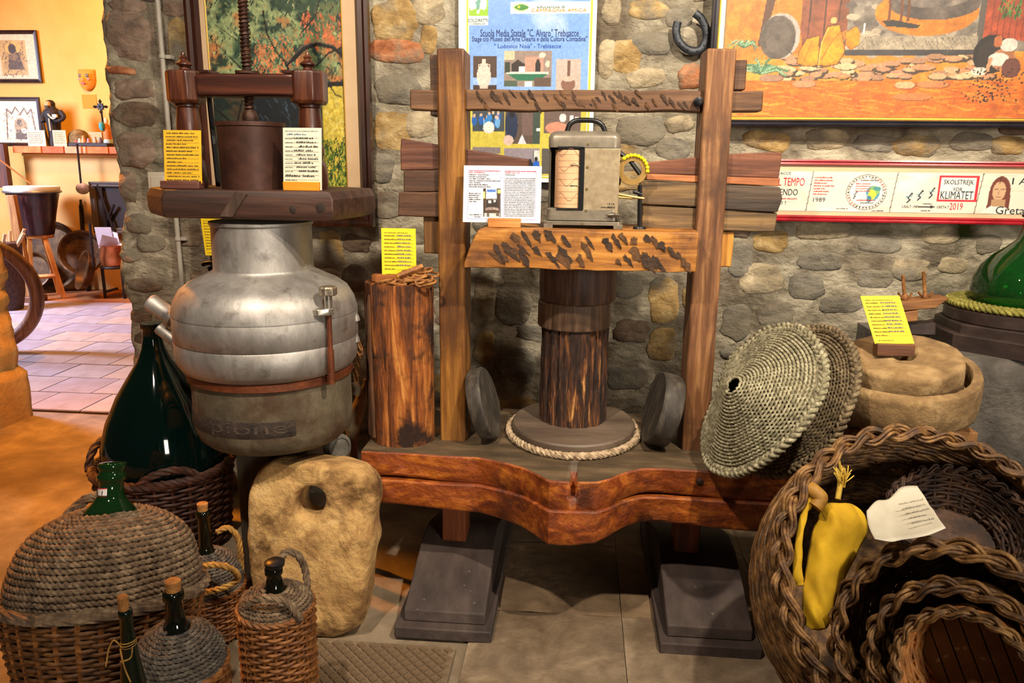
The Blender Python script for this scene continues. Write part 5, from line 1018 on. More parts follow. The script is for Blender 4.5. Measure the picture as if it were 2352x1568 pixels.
# ================================================================ woven fibre pressing mats leaning on the post
fib = pm('pale_fibre', [(.28, '#4a4434'), (.48, '#8b8468'), (.72, '#c4bd9e')], 70, (1, 1, 1), .95, 0, .8, .003)
fibd = pm('brown_fibre', [(.28, '#332a1d'), (.5, '#6c5c43'), (.75, '#a39270')], 70, (1, 1, 1), .95, 0, .8, .003)
def basis(nv, upv=(0, 0, 1)):
    nv = V(nv)/np.linalg.norm(nv); u = np.cross(V(upv), nv); u /= np.linalg.norm(u); return u, np.cross(nv, u), nv
def fmat(name, label, C, nrm, R, dish, fold, mat, rows, rim, hole=.03, sx=1., sy=1.):
    u, v, n = basis(nrm); C = V(C); t = thing(name, label, 'mat', (C[0], C[1], max(0, C[2]-R)))
    def pt(r, a, off=0):
        q = r/R; h = dish*(1-q**.85)-fold*q*q*max(0, math.cos(2*(a-.6)))-dish*.45*math.exp(-((a-3.9)/.35)**2)*q*(1-q)*4*.5+.010*noise.noise(Vector((math.cos(a)*2*q, math.sin(a)*2*q, R*9)))
        return C+u*(r*sx*math.cos(a))+v*(r*sy*math.sin(a))+n*(h+off)
    b = MB(); N_ = 72; G = [[pt(r, j*2*pi/N_, -.004) for j in range(N_+1)] for r in np.linspace(hole, R, 16)]; b.grid(G, flip=True); b.build('backing', mat, t, smooth=180)
    b = MB(); b.grid([[pt(r, j*2*pi/N_, -.004)*0+C+u*(r*math.cos(j*2*pi/N_))+v*(r*math.sin(j*2*pi/N_))-n*.012 for j in range(N_+1)] for r in (.001, R*.5, R)], flip=True); b.build('back_face', mat, t, smooth=180)
    b = MB()
    for k in range(rows):
        r = hole+(R-hole)*(k+.5)/rows; m_ = max(16, int(2*pi*r/.0052)); a = np.arange(m_)*2*pi/m_
        P0 = np.array([pt(r, q) for q in a]); rt = (R-hole)/rows*.62; kn = max(6, int(2*pi*r/.0125))
        dz = np.cos(a*kn+k*pi)[:, None]*n*rt*.55
        b.tube(P0+dz, rt*.85, 4, True)
    b.build('fibre_rows', mat, t, smooth=180)['kind'] = 'stuff'
    b = MB(); a = np.linspace(0, 2*pi, 150)[:-1]; ring = np.array([pt(R+.006, q) for q in a]); braid(b, ring, n, .0085, .006, .0062, 3, .05, 6, True, step=.006); b.build('braided_rim', mat, t, smooth=180)
    return t
fmat('fibre_mat', 'brown woven fibre pressing mat standing behind the paler one', at(1815, 917, 2.0), (-.74, -.25, .42), .200, .03, .0, fibd, 20, 1)
fmat('fibre_mat', 'pale woven fibre pressing mat with a dark central hole leaning beside the press post', at(1733, 914, 1.93), (-.75, -.20, .45), .198, .085, .02, fib, 22, 1, hole=.020)
# ================================================================ wicker baskets
wv = pm('willow', [(.28, '#2a1a0d'), (.46, '#5e4022'), (.6, '#8f683a'), (.8, '#c59a5c')], 34, (1, 1, 1), .55, 0, .6, .003)
wvl = pm('light_willow', [(.28, '#6e4119'), (.5, '#b87838'), (.75, '#e4ab66')], 30, (1, 1, 1), .55, 0, .5, .002)
wvd = pm('dark_willow', [(.28, '#1d110a'), (.5, '#3c2617'), (.75, '#64432a')], 30, (1, 1, 1), .65, 0, .6, .002)
def toward(p, right=0, up=0):
    d = CAM-V(p); d /= np.linalg.norm(d); return d+V(1, 0, 0)*right+V(0, 0, 1)*up
def braid2(mb, path, nrm, W, T_, r, pitch, sub=4, strands=3, closed=True):
    # plait of bundles: every strand is a handful of thin withies
    P = resample(path, r*2.2, closed); T = np.roll(P, -1, 0)-np.roll(P, 1, 0); T /= np.linalg.norm(T, axis=1, keepdims=True)
    nr = nrm(P); lat = np.cross(T, nr); lat /= np.linalg.norm(lat, axis=1, keepdims=True); nn = np.cross(lat, T)
    L_ = np.r_[0, np.cumsum(np.linalg.norm(np.diff(P, axis=0), axis=1))]; tot = L_[-1]+np.linalg.norm(P[0]-P[-1]); pitch = tot/max(1, round(tot/pitch))
    for q in range(strands):
        ph = L_/pitch*2*pi+q*2*pi/strands; c = P+W*lat*np.sin(ph)[:, None]+T_*nn*np.sin(2*ph)[:, None]
        for k in range(sub):
            a = k*2*pi/sub+q; o = r*1.15*(math.cos(a)+.25*np.sin(L_*23+k*2+q)); o2 = r*1.15*(math.sin(a)+.25*np.cos(L_*19+k*3+q))
            mb.tube(c+lat*o[:, None]+nn*o2[:, None], r*(.85+.2*((k*7+q*3) % 4)/4), 5, closed)
    return mb
def basket(label, C, nrm, R, depth, taper, mat, weave_mat, rimw, rimT, rs, pitch, bottom=None, rows=None, stakes=22, rt=.0052, rimpitch=None, bulge=0., sub=4):
    u, v, n = basis(nrm); C = V(C); t = thing('wicker_basket', label, 'basket', (C[0], C[1], 0))
    W = lambda r, a, d: C+u*(r*math.cos(a))+v*(r*math.sin(a))-n*d
    rf = lambda d: R*(1-taper*(d/depth)**2.2+bulge*math.sin(min(1, d/depth*1.3)*pi))
    b = MB(); m_ = stakes*4; a = np.arange(m_)*2*pi/m_; k = int(depth/pitch)
    for i in range(k):
        d = (i+.6)*pitch; rr = rf(d)+rt*.55*np.cos(a*stakes/2+(i % 2)*pi)+.002*np.sin(a*3+i)
        b.tube(np.array([W(r_q, q, d+.0015*math.sin(q*4+i*2)) for r_q, q in zip(rr, a)]), rt*(1+.15*math.sin(i*2.3)), 5, True)
    b.build('weave', weave_mat, t, smooth=180)['kind'] = 'stuff'
    b = MB()
    for i in range(stakes): b.tube([W(rf(d), i*2*pi/stakes, d) for d in np.linspace(0, depth, 6)], rt*.9, 5)
    b.build('stakes', weave_mat, t, smooth=180)['kind'] = 'stuff'
    b = MB(); a = np.linspace(0, 2*pi, 120)[:-1]; ring = np.array([W(R+rimw*.1, q, -rimw*.25) for q in a])
    nn = lambda P: (P-C)/np.linalg.norm(P-C, axis=1, keepdims=True)*.8+n*.6
    braid2(b, ring, nn, rimw, rimT, rs, rimpitch or rimw*9, sub); b.build('braided_rim', mat, t, smooth=180)
    if bottom is not None:
        b = MB(); rb_ = rf(depth); b.add([W(rb_, q, depth) for q in np.linspace(0, 2*pi, 40)[:-1]], [tuple(range(38, -1, -1))]); b.build('bottom', bottom, t, smooth=0)
    return t, W, n
C1 = at(2160, 1345, 1.47); n1 = toward(C1, .5, .2)
bottomw = pm('basket_floor', [(.3, '#6a4a28'), (.6, '#9a7445'), (.85, '#c8a470')], 8, (1, .3, 1), .6, 0, .3)
basket('large dark wicker basket with a thick braided rim lying open beside the press foot', C1, n1, .318, .40, .26, wv, wv, .0165, .010, .0042, .0066, wv, stakes=34, rt=.0047, rimpitch=.19, bulge=.05, sub=5)
C2 = at(2205, 1194, 1.60); basket('dark shallow wicker basket lying inside the large basket behind the white note', C2, (-.12, -.50, .85), .134, .085, .35, wvd, wvd, .009, .006, .0032, .0062, wvd, stakes=24, rt=.0042)
C3 = at(2190, 1515, 1.232); n3 = toward(C3, -.10, -.30)
basket('middle-sized wicker basket holding two smaller baskets in the nest', C3, n3, .187, .20, .30, wv, wv, .014, .009, .0038, .0066, wv, rimpitch=.168, rt=.0046, bulge=.02)
n3u = n3/np.linalg.norm(n3); C4 = at(2205, 1541, 1.20); basket('small wicker basket nested between the middle-sized and the smallest basket', C4, n3, .137, .15, .22, wv, wv, .0112, .0078, .0034, .0066, wv, rimpitch=.146, rt=.0044, bulge=.03)
C5 = at(2214, 1555, 1.175); t5, W5, n5 = basket('smallest light wicker basket with a slatted board bottom innermost in the nest', C5, n3, .103, .120, .22, wv, wvl, .0075, .005, .0028, .0062, None, stakes=18, rt=.0040, rimpitch=.09)
# bottom of the smallest basket: separate boards with open joints
rb5 = .103*(1-.22)*.99; nb = 6
for k in range(nb):
    x0, x1 = -rb5+k*2*rb5/nb+.0012, -rb5+(k+1)*2*rb5/nb-.0012; top = []; bot = []
    for x in np.linspace(x0, x1, 6): h = math.sqrt(max(1e-6, rb5*rb5-x*x)); top.append((x, h)); bot.append((x, -h))
    P2 = top+bot[::-1]; b = MB(); b.prism([W5(math.hypot(x, y), math.atan2(y, x)+.5, .117) for x, y in P2], -n5/np.linalg.norm(n5)*.005); b.build('bottom_board', bottomw, t5, smooth=0)
# yellow cloth, tassel, note in the large basket
ycl = pm('yellow_cloth', [(.3, '#b98f10'), (.6, '#e0b51c'), (.85, '#efd04a')], 9, (1, 1, 1), .85, 0, .4, .004)
n1u = V(n1)/np.linalg.norm(n1)
def onrim(px, py, d):   # on the plane of the large basket's rim, d behind it
    dr = FW*FPX+RT*(px-1176)-UP*(py-784); return CAM+dr*(((C1-n1u*d-CAM)@n1u)/(dr@n1u))
def sheet(grid_px, mat, name, label, cat, thick=.002, amp=.006, freq=24, sub=5, place=at):
    g = np.array([[place(x, y, Y) for x, y, Y in row] for row in grid_px]); rows = [spline(row, sub) for row in g]; g2 = np.array([spline(c_, sub) for c_ in np.array(rows).transpose(1, 0, 2)])
    g2 = g2+np.array([[V(noise.noise_vector(Vector(p*freq)))*amp+V(noise.noise_vector(Vector(p*freq*2.3)))*amp*.4 for p in row] for row in g2])
    if freq == 15: g2 = g2+np.array([[toward(p)*.018*(abs(noise.noise(Vector((p[0]*26+p[2]*17, p[2]*9, 1))))*2-.4) for p in row] for row in g2])
    b = MB(); b.grid(g2); o = b.build(name, mat, label=label, cat=cat, smooth=28 if sub < 4 else 55)
    s = o.modifiers.new('thickness', 'SOLIDIFY'); s.thickness = thick; return o
sheet([[(1884, 1160, 1.39), (1908, 1154, 1.36), (1934, 1153, 1.35), (1962, 1160, 1.37), (1988, 1180, 1.39)],
       [(1868, 1212, 1.37), (1900, 1200, 1.335), (1930, 1200, 1.33), (1962, 1205, 1.345), (1996, 1222, 1.38)],
       [(1856, 1270, 1.36), (1886, 1262, 1.325), (1916, 1262, 1.32), (1948, 1258, 1.335), (1984, 1246, 1.37)],
       [(1846, 1325, 1.355), (1872, 1322, 1.32), (1902, 1318, 1.31), (1932, 1306, 1.325), (1962, 1285, 1.36)],
       [(1838, 1370, 1.35), (1864, 1376, 1.315), (1892, 1374, 1.305), (1918, 1356, 1.315), (1946, 1322, 1.35)],
       [(1844, 1408, 1.345), (1866, 1418, 1.315), (1888, 1418, 1.305), (1908, 1402, 1.315), (1922, 1375, 1.34)],
       [(1852, 1432, 1.34), (1868, 1444, 1.32), (1884, 1448, 1.315), (1900, 1438, 1.32), (1908, 1415, 1.335)]], ycl, 'yellow_cloth', 'crumpled yellow cloth bundle hanging in the large basket', 'cloth', .003, .008, 15, 4, lambda x, y, q: onrim(x, y, (q-1.345)*.9))
b = MB(); p = spline([onrim(1864, 1134, -.010), onrim(1848, 1172, -.004), onrim(1836, 1240, .004), onrim(1832, 1310, .006), onrim(1838, 1345, .006)], 6); b.tube(p, [.012]*6+[.008]*8+[.009]*8+[.007]*(len(p)-22), 8, flatten=.6); b.rough(.003, 40); b.build('cloth_strap', ycl, label='narrow yellow cloth strap hanging at the rim of the large basket', cat='strap', smooth=70)
b = MB(); p = spline([onrim(1860, 1122, -.014), onrim(1872, 1128, -.020), onrim(1884, 1146, -.020), onrim(1872, 1164, -.014)], 5); b.tube(p, .016, 10); b.rough(.003, 30); b.build('leather_knob', pm('tan_leather', [(.3, '#8a5f1c'), (.7, '#b98a38')], 20, rough=.6), label='tan rolled leather knob on the rim of the large basket', cat='knob', smooth=70)
b = MB(); r = random.Random(2); td = .006; tw_ = onrim(1924, 1146, td)
for k in range(34):
    a = onrim(1932+r.uniform(-8, 8), 1112+r.uniform(-6, 8), td-.004); e = onrim(1936+r.uniform(-24, 26), 1078+r.uniform(-10, 16), td-.014+r.uniform(-.012, .012)); b.tube(spline([a, (a+e)/2+n1u*.006, e], 3), .0014, 4)
b.tube([onrim(1930, 1112, td-.004), tw_], .006, 6); b.tube(spline([onrim(1930, 1112, td-.004), onrim(1931, 1082, td), onrim(1926, 1054, .0)], 4), .0028, 5); b.build('yellow_tassel', pm('yellow_yarn', [(.3, '#b08a22'), (.7, '#e3c45a')], 30, rough=.9), label='frayed yellow yarn tassel on the inside of the large basket', cat='tassel', smooth=70)
nt = sheet([[(1990, 1172, 1.41), (2016, 1150, 1.455), (2042, 1146, 1.475), (2072, 1118, 1.52), (2108, 1114, 1.525)],
       [(1996, 1205, 1.355), (2030, 1186, 1.395), (2050, 1180, 1.42), (2098, 1165, 1.44), (2136, 1160, 1.45)],
       [(2006, 1236, 1.295), (2038, 1241, 1.285), (2062, 1240, 1.295), (2118, 1231, 1.292), (2172, 1212, 1.32)]], pm('cream_note', [(.3, '#c9c2ac'), (.7, '#e6e0cc')], 5, rough=.7, bump=.1), 'paper_note', 'creased white handwritten note beside the yellow cloth in the basket', 'note', .0008, .002, 20)
b = MB(); r = random.Random(12)
for k in range(5):
    Yk = lambda py: 1.297+(1228-py)/(1228-1116)*.228
    o_ = at(2066+k*7, 1160+k*11, Yk(1160+k*11)-.012); e_ = at(2128+k*6, 1147+k*11, Yk(1152+k*11)-.012); xd_ = e_-o_; L_ = np.linalg.norm(xd_); xd_ /= L_; yd_ = V(0, .9, .45)-xd_*(V(0, .9, .45)@xd_); yd_ /= np.linalg.norm(yd_); scribble(b, o_, xd_, yd_, 0, 0, L_*(.9 if k != 3 else .7), .0045, r)
o = b.build('handwriting', flat('grey_ink', '#6b6858', .8), nt, smooth=0); o['kind'] = 'stuff'
# ================================================================ things hanging on the stone wall
frm = pm('dark_frame_wood', [(.3, '#1c0d08'), (.6, '#3b1c10'), (.8, '#5a2f1a')], 20, (1, 1, .2), .35, 0, .2, .002, coat=.3)
def frame(par, x0, x1, z0, z1, w_, d, Y, mat, steps=((0, 1.),), name='frame_side'):
    # four mitred rails, each a stepped profile
    prof = [(0, 0), (0, d), (w_*.25, d*1.1), (w_*.45, d*.8), (w_*.75, d*.9), (w_, d*.45), (w_, 0)]
    cs = [(x0, z0, 1, 1), (x1, z0, -1, 1), (x1, z1, -1, -1), (x0, z1, 1, -1)]
    for i in range(4):
        a, c = cs[i], cs[(i+1) % 4]; b = MB(); b.loft([[(q[0]+q[2]*p, Y-h, q[1]+q[3]*p) for p, h in prof] for q in (a, c)]); b.build(name, mat, par, smooth=30)
def hang(name, label, cat, px, Y): x0, x1, z0, z1 = wallrect(*px, Y); return thing(name, label, cat, ((x0+x1)/2, Y, z0)), x0, x1, z0, z1
PW = WY-.045
# -- autumn tree painting
t, x0, x1, z0, z1 = hang('tree_painting', 'framed autumn tree painting with cream mount behind the screw press', 'painting', (441, -260, 852, 516), PW)
frame(t, x0, x1, z0, z1, abs(at(852, 300, PW)[0]-at(822, 300, PW)[0]), .03, PW, frm)
b = MB(); b.box(x0+.01, x1-.01, PW-.012, PW+.03, z0+.01, z1-.01); b.build('mount', pm('cream_mount', [(.3, '#b39472'), (.7, '#cbb08c')], 3, rough=.8, bump=.1), t)
im = Img(488, -200, 790, 420, 2.2, '#7c8a63'); h, w_ = im.h, im.w
A1, A2, A3 = fbm(h, w_, 5, 11), fbm(h, w_, 9, 12), fbm(h, w_, 24, 13)
im.fill(np.clip((A1-.42)*5, 0, 1), '#a9b68a').fill(np.clip((A2-.56)*8, 0, 1), '#d8844f', op=.7).fill(np.clip((.46-A2)*8, 0, 1), '#3f5a48', op=.85).fill(np.clip((A3-.56)*8, 0, 1), '#1e3a36', op=.75)
im.dabs(900, (488, -200, 790, 180), 9, 2.4, ['#2f5a4c', '#1d3b38', '#8fa06a', '#3f6a50', '#a9986a', '#5f7d4f', '#cfd0a0', '#203028', '#16302c'], (.6, 2.2), 3)
im.dabs(110, (595, 80, 660, 165), 12, 2.6, ['#e08a55', '#e9a070', '#d9784a', '#f0b080'], (.8, 2.0), 4)
im.dabs(90, (700, 10, 790, 90), 12, 2.6, ['#e08a55', '#ea9c6c', '#d9704a'], (.8, 2.0), 5)
im.dabs(260, (590, 60, 690, 160), 11, 2.4, ['#e39a68', '#dba070', '#44877a', '#2d6a62', '#a9b98a'], (.8, 2.2), 6)
im.rect(488, 170, 790, 420, '#23302f', op=.55); im.poly([(560, 200), (700, 190), (735, 420), (590, 420)], '#182430', op=.9).dabs(300, (560, 190, 720, 420), 16, 2.6, ['#0e1820', '#22384a', '#3d5666', '#101c18', '#5d7480'], (.9, 1.5), 7)
im.poly([(742, 190), (790, 170), (790, 420), (738, 420)], '#d8c65a').dabs(160, (745, 200, 790, 300), 9, 2.6, ['#e3d070', '#cdb848', '#e8dc8a'], (.9, 2.2), 8).dabs(240, (740, 300, 790, 420), 16, 2.2, ['#3f6a2c', '#6b8a34', '#27481f', '#a9b44a'], (1.1, 1.9), 9)
for pts, wd in (([(790, 110), (770, 92), (735, 84), (705, 95), (680, 118), (664, 130)], 9), ([(790, 175), (745, 178), (715, 182)], 10), ([(664, 130), (640, 100), (622, 60), (616, 10)], 3.5), ([(705, 150), (735, 130), (760, 105), (790, 92)], 4), ([(664, 130), (672, 170)], 6), ([(600, 150), (560, 80), (505, 40)], 2), ([(580, 160), (540, 120), (492, 70)], 2), ([(700, 60), (735, 20), (745, -20)], 3), ([(500, 240), (520, 260), (545, 300)], 5), ([(556, 215), (545, 255), (530, 300)], 4), ([(760, 180), (772, 200), (786, 206)], 3)): im.line(pts, wd, '#231c1a')
im.line([(664, 128), (700, 90), (735, 79), (772, 88)], 2.5, '#7d7268').grain(.18, 90); im.a = np.clip(im.a, 0, 1)**1.35*.9
q = lambda px, py: V(x0+(px-441)/(852-441)*(x1-x0), PW-.0135, z1-(py+260)/(776)*(z1-z0))
im.put('painted_picture', q(488, -200), q(790, -200), q(488, 420), q(790, 420), t)
b = MB(); g = flat('gold_fillet', '#c99a2e', .35, .6)
for (a, c_) in (((486, -200), (486, 420)), ((792, -200), (792, 420)), ((486, 420), (792, 420))): b.tube([q(*a)+V(0, -.002, 0), q(*c_)+V(0, -.002, 0)], .0018, 5)
b.build('gold_fillet', g, t)
# -- museum poster
PP = WY-.035
t, x0, x1, z0, z1 = hang('museum_poster', 'blue school museum poster with photographs behind the press', 'poster', (1054, -70, 1366, 418), PP)
W_, H_ = x1-x0, z1-z0; q = lambda px, py, d=.0: V(x0+(px-1054)/312*W_, PP-d, z1-(py+70)/488*H_)
b = MB(); b.box(x0, x1, PP, PP+.004, z0, z1); b.build('poster_sheet', pm('poster_white', [(.3, '#e4e6ea'), (.7, '#eef0f2')], 3, rough=.4, bump=0), t)
b = MB()
for xx0, xx1 in ((1072, 1076), (1352, 1357)): b.add([q(xx0, -60, .001), q(xx1, -60, .001), q(xx1, 408, .001), q(xx0, 408, .001)], [(0, 3, 2, 1)])
b.add([q(1072, 404, .0012), q(1357, 404, .0012), q(1357, 408, .0012), q(1072, 408, .0012)], [(0, 3, 2, 1)]); b.build('yellow_rule', flat('poster_yellow', '#c9c244', .5), t, smooth=0)
im = Img(1078, -56, 1350, 402, 1.7, '#6f9be0'); h, w_ = im.h, im.w; cl = fbm(h, w_, 4, 31); im.fill(np.clip((cl-.5)*5, 0, 1)*np.clip((im.X-1080)/300, .2, 1), '#dfe9f8', op=.8); im.fill(np.clip((im.Y-60)/160, 0, 1)*.35, '#a9c6ee')
im.rect(1075, -60, 1121, 52, '#f2f2f0').rect(1077, -60, 1121, 32, '#86b817').ell(1098, 4, 20, 24, '#f4f4f2').poly([(1078, 20), (1098, 14), (1120, 20), (1120, 32), (1078, 32)], '#86b817').poly([(1095, 16), (1103, 16), (1101, 26), (1096, 26)], '#f4f4f2').line([(1098, -10), (1098, 16)], 6, '#5a9a8a').line([(1092, -10), (1096, 14)], 3, '#5a9a8a').line([(1104, -10), (1100, 14)], 3, '#5a9a8a')
im.rect(1172, 1, 1351, 27, '#f2f1ec').ell(1196, 13, 18, 8.5, '#f0e28a').ell(1197, 13, 15.5, 6.5, '#2f7d2a').ell(1191, 12, 3, 2.5, '#e0c23a')
# photo of jar
im.rect(1087, 122, 1142, 198, '#4a372c').rect(1087, 172, 1142, 188, '#8fb0e2').rect(1087, 190, 1142, 200, '#3a2a22').ell(1112, 168, 16, 29, '#d6c3b8').rect(1108, 128, 1116, 150, '#d0bcb0').line([(1108, 140), (1100, 142), (1100, 152)], 2.5, '#d6c3b8').line([(1116, 140), (1126, 142), (1126, 154)], 2.5, '#d6c3b8').rect(1102, 186, 1122, 197, '#cbb7ab')
# photo of mill
im.rect(1158, 110, 1267, 192, '#8d7d74').rect(1158, 110, 1182, 130, '#b9b79a').poly([(1176, 165), (1176, 140), (1190, 130), (1206, 140), (1206, 165)], '#2e2622').rect(1206, 124, 1248, 166, '#b98d7c').ell(1236, 148, 6, 20, '#2a2322').rect(1192, 146, 1206, 163, '#efe9df').poly([(1162, 160), (1262, 160), (1240, 178), (1190, 178)], '#1f6a4e').rect(1164, 158, 1260, 162, '#c9ccc2').rect(1158, 178, 1190, 192, '#4a5a4a').rect(1206, 180, 1224, 192, '#e9e2da').rect(1228, 172, 1266, 192, '#5c4a40').rect(1160, 135, 1172, 160, '#2f3a2c').ell(1246, 120, 8, 6, '#d8c8b8').ell(1258, 140, 5, 8, '#cdbfb0')
im.rect(1278, 128, 1334, 204, '#b8a79e').rect(1304, 132, 1310, 172, '#6a4c40').ell(1306, 186, 16, 17, '#7d5a4c').ell(1306, 174, 13, 6, '#c2a99c')
# lower half
im.rect(1078, 206, 1350, 402, '#c9bd4e'); im.fill(((im.Y > 206) & (np.sin(im.X*1.7) > .6)).astype(float)*.25, '#a99a2e')
im.rect(1085, 240, 1160, 298, '#3f4a52'); r = random.Random(5)
for k in range(15): xx, yy = 1088+r.uniform(0, 60), 252+r.uniform(0, 18); im.ell(xx, yy+12, 6, 12, r.choice(['#2f7fc8', '#1f5fae', '#e6ddd8', '#6aa8e0', '#30424a'])); im.ell(xx, yy, 3, 4, '#d8b09a')
im.ell(1124, 288, 13, 14, '#e4dcd8').rect(1085, 240, 1160, 246, '#55504e')
im.rect(1163, 236, 1244, 326, '#5a4c44').ell(1177, 282, 15, 36, '#23304c').ell(1178, 258, 6, 7, '#171a24').ell(1170, 318, 12, 12, '#c9b2a8').rect(1202, 246, 1226, 306, '#6d5a56').poly([(1192, 326), (1202, 304), (1212, 326)], '#d0d6e4').rect(1226, 240, 1244, 326, '#3c4c44').rect(1236, 288, 1244, 296, '#e4e8e6')
im.rect(1252, 236, 1338, 300, '#6a5a54').ell(1282, 288, 26, 14, '#c98a74').ell(1296, 264, 8, 10, '#d6d6d8').rect(1312, 258, 1320, 276, '#cdd2d8').rect(1324, 262, 1332, 276, '#c8c8cc')
im.rect(1085, 335, 1152, 350, '#7d7478').rect(1160, 336, 1244, 398, '#8d8590').rect(1230, 342, 1243, 366, '#c6ccc8').line([(1229, 342), (1229, 368)], 2, '#1a1d24').ell(1236, 384, 9, 18, '#1d5fc8').ell(1220, 382, 9, 20, '#1c2536').ell(1236, 362, 4, 5, '#2a2320').rect(1249, 336, 1330, 398, '#54504e')
im.grain(.12, 120)
im.put('poster_print', q(1078, -56, .0008), q(1350, -56, .0008), q(1078, 402, .0008), q(1350, 402, .0008), t, PRINTG)
XD, ZD = V(1, 0, 0), V(0, 0, 1); kx, kz = W_/312, H_/488
def ptxt(s, px, py, w_, h_, c): text(s, t, q(px, py, .0025), XD, ZD, w_*kx, h_*kz, c)
navy = flat('poster_navy', '#16306e', .6); blu = flat('poster_blue', '#1b4fae', .6); dgn = flat('poster_green', '#1d5a44', .6); org = flat('poster_orange', '#e0891a', .6)
ptxt('Scuola Media Statale "C. Alvaro" Trebisacce', 1104, 78, 223, 17, navy); ptxt('Stage c/o Museo dell\'Arte Olearia e della Cultura Contadina"', 1085, 92, 261, 15, navy); ptxt('" Ludovico Noia" - Trebisacce', 1136, 104, 152, 10, blu)
ptxt('COLDIRETTI', 1075, 45, 46, 7, dgn); ptxt('COSENZA', 1081, 51, 34, 4, dgn); ptxt('educazione di', 1232, 15, 62, 6, dgn); ptxt('CAMPAGNA AMICA', 1219, 23, 124, 7, org)
# -- mural-like framed painting of the old oil mill
MP = WY-.05
t, x0, x1, z0, z1 = hang('mill_painting', 'large orange painting of a village mill in a black frame above the press', 'painting', (1636, -300, 2700, 293), MP)
W_, H_ = x1-x0, z1-z0; mx0, mx1 = 1636, 2700; q = lambda px, py, d=.0: V(x0+(px-mx0)/(mx1-mx0)*W_, MP-d, z1-(py+300)/593*H_)
fb_ = pm('black_frame', [(.3, '#14131a'), (.7, '#24222c')], 20, rough=.35, bump=.05, coat=.2)
frame(t, x0, x1, z0, z1, .024, .026, MP, fb_)
b = MB(); b.box(x0+.01, x1-.01, MP-.006, MP+.03, z0+.01, z1-.01); b.build('mount', flat('white_mount', '#d9d2c6', .6), t)
b = MB(); b.box(q(1652, 0)[0], q(1657, 0)[0], MP-.012, MP-.004, z0+.02, z1-.02); b.box(q(1652, 0)[0], x1-.02, MP-.012, MP-.004, z0+.022, z0+.028); b.build('gold_slip', g, t)
im = Img(1670, -190, 2420, 270, 2.0, '#dd8a2b'); h, w_ = im.h, im.w; A1, A2 = fbm(h, w_, 6, 51), fbm(h, w_, 30, 52)
im.fill(np.clip((A1-.45)*4, 0, 1), '#e8a63c').fill(np.clip((.45-A1)*5, 0, 1), '#c5651f', op=.8).fill(np.clip((A2-.55)*5, 0, 1), '#f0b95a', op=.5)
im.rect(1670, -190, 1785, 130, '#d98e35', var=.25); im.poly([(1785, -190), (1820, -190), (1775, 40), (1770, 100), (1750, 100)], '#6a4530').poly([(1850, -190), (1960, -190), (1960, 60), (1858, 110), (1850, 60)], '#93573a', var=.3).line([(1870, -100), (1868, 90)], 3, '#4e3023').line([(1905, -100), (1905, 80)], 3, '#5c382a').line([(1940, -100), (1938, 40)], 3, '#4e3023')
im.poly([(1960, -190), (2352, -190), (2420, 110), (1960, 120)], '#8d8478', var=.35)
r = random.Random(21)
for k in range(120):
    xx, yy = r.uniform(1960, 2270), r.uniform(-60, 120); im.ell(xx, yy, r.uniform(9, 17), r.uniform(5, 8), r.choice(['#a59a8c', '#8a7f74', '#b5a894', '#756b62', '#c2b49c'])); 
im.ell(2140, 20, 120, 55, '#d98a2c', var=.2).ell(2155, 0, 105, 38, '#6b6058', var=.3).ell(2150, -20, 90, 30, '#857a70', var=.3).poly([(2040, 40), (2060, 36), (2130, 50), (2120, 58), (2050, 52)], '#3b3a36')
for xx in (2052, 2080, 2096): im.line([(xx, -40), (xx+2, 38)], 6, '#7a4a2c')
im.poly([(2262, -190), (2275, -190), (2275, 100), (2262, 100)], '#6a625a').poly([(2275, -190), (2420, -190), (2420, 90), (2275, 80)], '#b5552f', var=.25)
for k in range(9): im.line([(2290+k*14, -100), (2292+k*14, 80)], 2, '#8d3d24')
im.dabs(60, (2300, -20, 2352, 30), 10, 3, ['#3d7a34', '#6aa04a', '#28562a'], (1.2, 2.2), 8)
im.rect(1960, 75, 2265, 118, '#b0a48f', var=.2)
for k in range(70):
    xx, yy = r.uniform(1950, 2270), r.choice((82, 92, 102)); im.line([(xx, yy-5), (xx+6, yy+4)], 1.2, '#6d6257')
im.rect(1960, 108, 2270, 120, '#4e4a4a', var=.3)
for k in range(64):
    xx, yy = r.uniform(1800, 2300), r.uniform(120, 178); im.ell(xx+2, yy+3, r.uniform(16, 30), r.uniform(6, 9), '#5a4632'); im.ell(xx, yy, r.uniform(14, 28), r.uniform(5, 8), r.choice(['#d9b48a', '#c99f78', '#e0c49a', '#cf9a78', '#b78d6c', '#d99a70']))
im.rect(1670, 182, 2420, 270, '#dd7d22', var=.22).dabs(260, (1670, 180, 2420, 268), 46, 4, ['#e89a2c', '#d4691c', '#f0b042', '#e2862a', '#c95f1a'], (-.2, .25), 10, .6)
for (xx, yy, a, c_) in ((1870, 190, 30, '#d39a70'), (2110, 192, 26, '#e8b68a'), (2130, 220, 48, '#d98a50'), (2175, 190, 40, '#d9905c'), (1790, 176, 30, '#b48d74')): im.ell(xx, yy, a, 10, '#9a5a30'); im.ell(xx-1, yy-1, a-2, 9, c_)
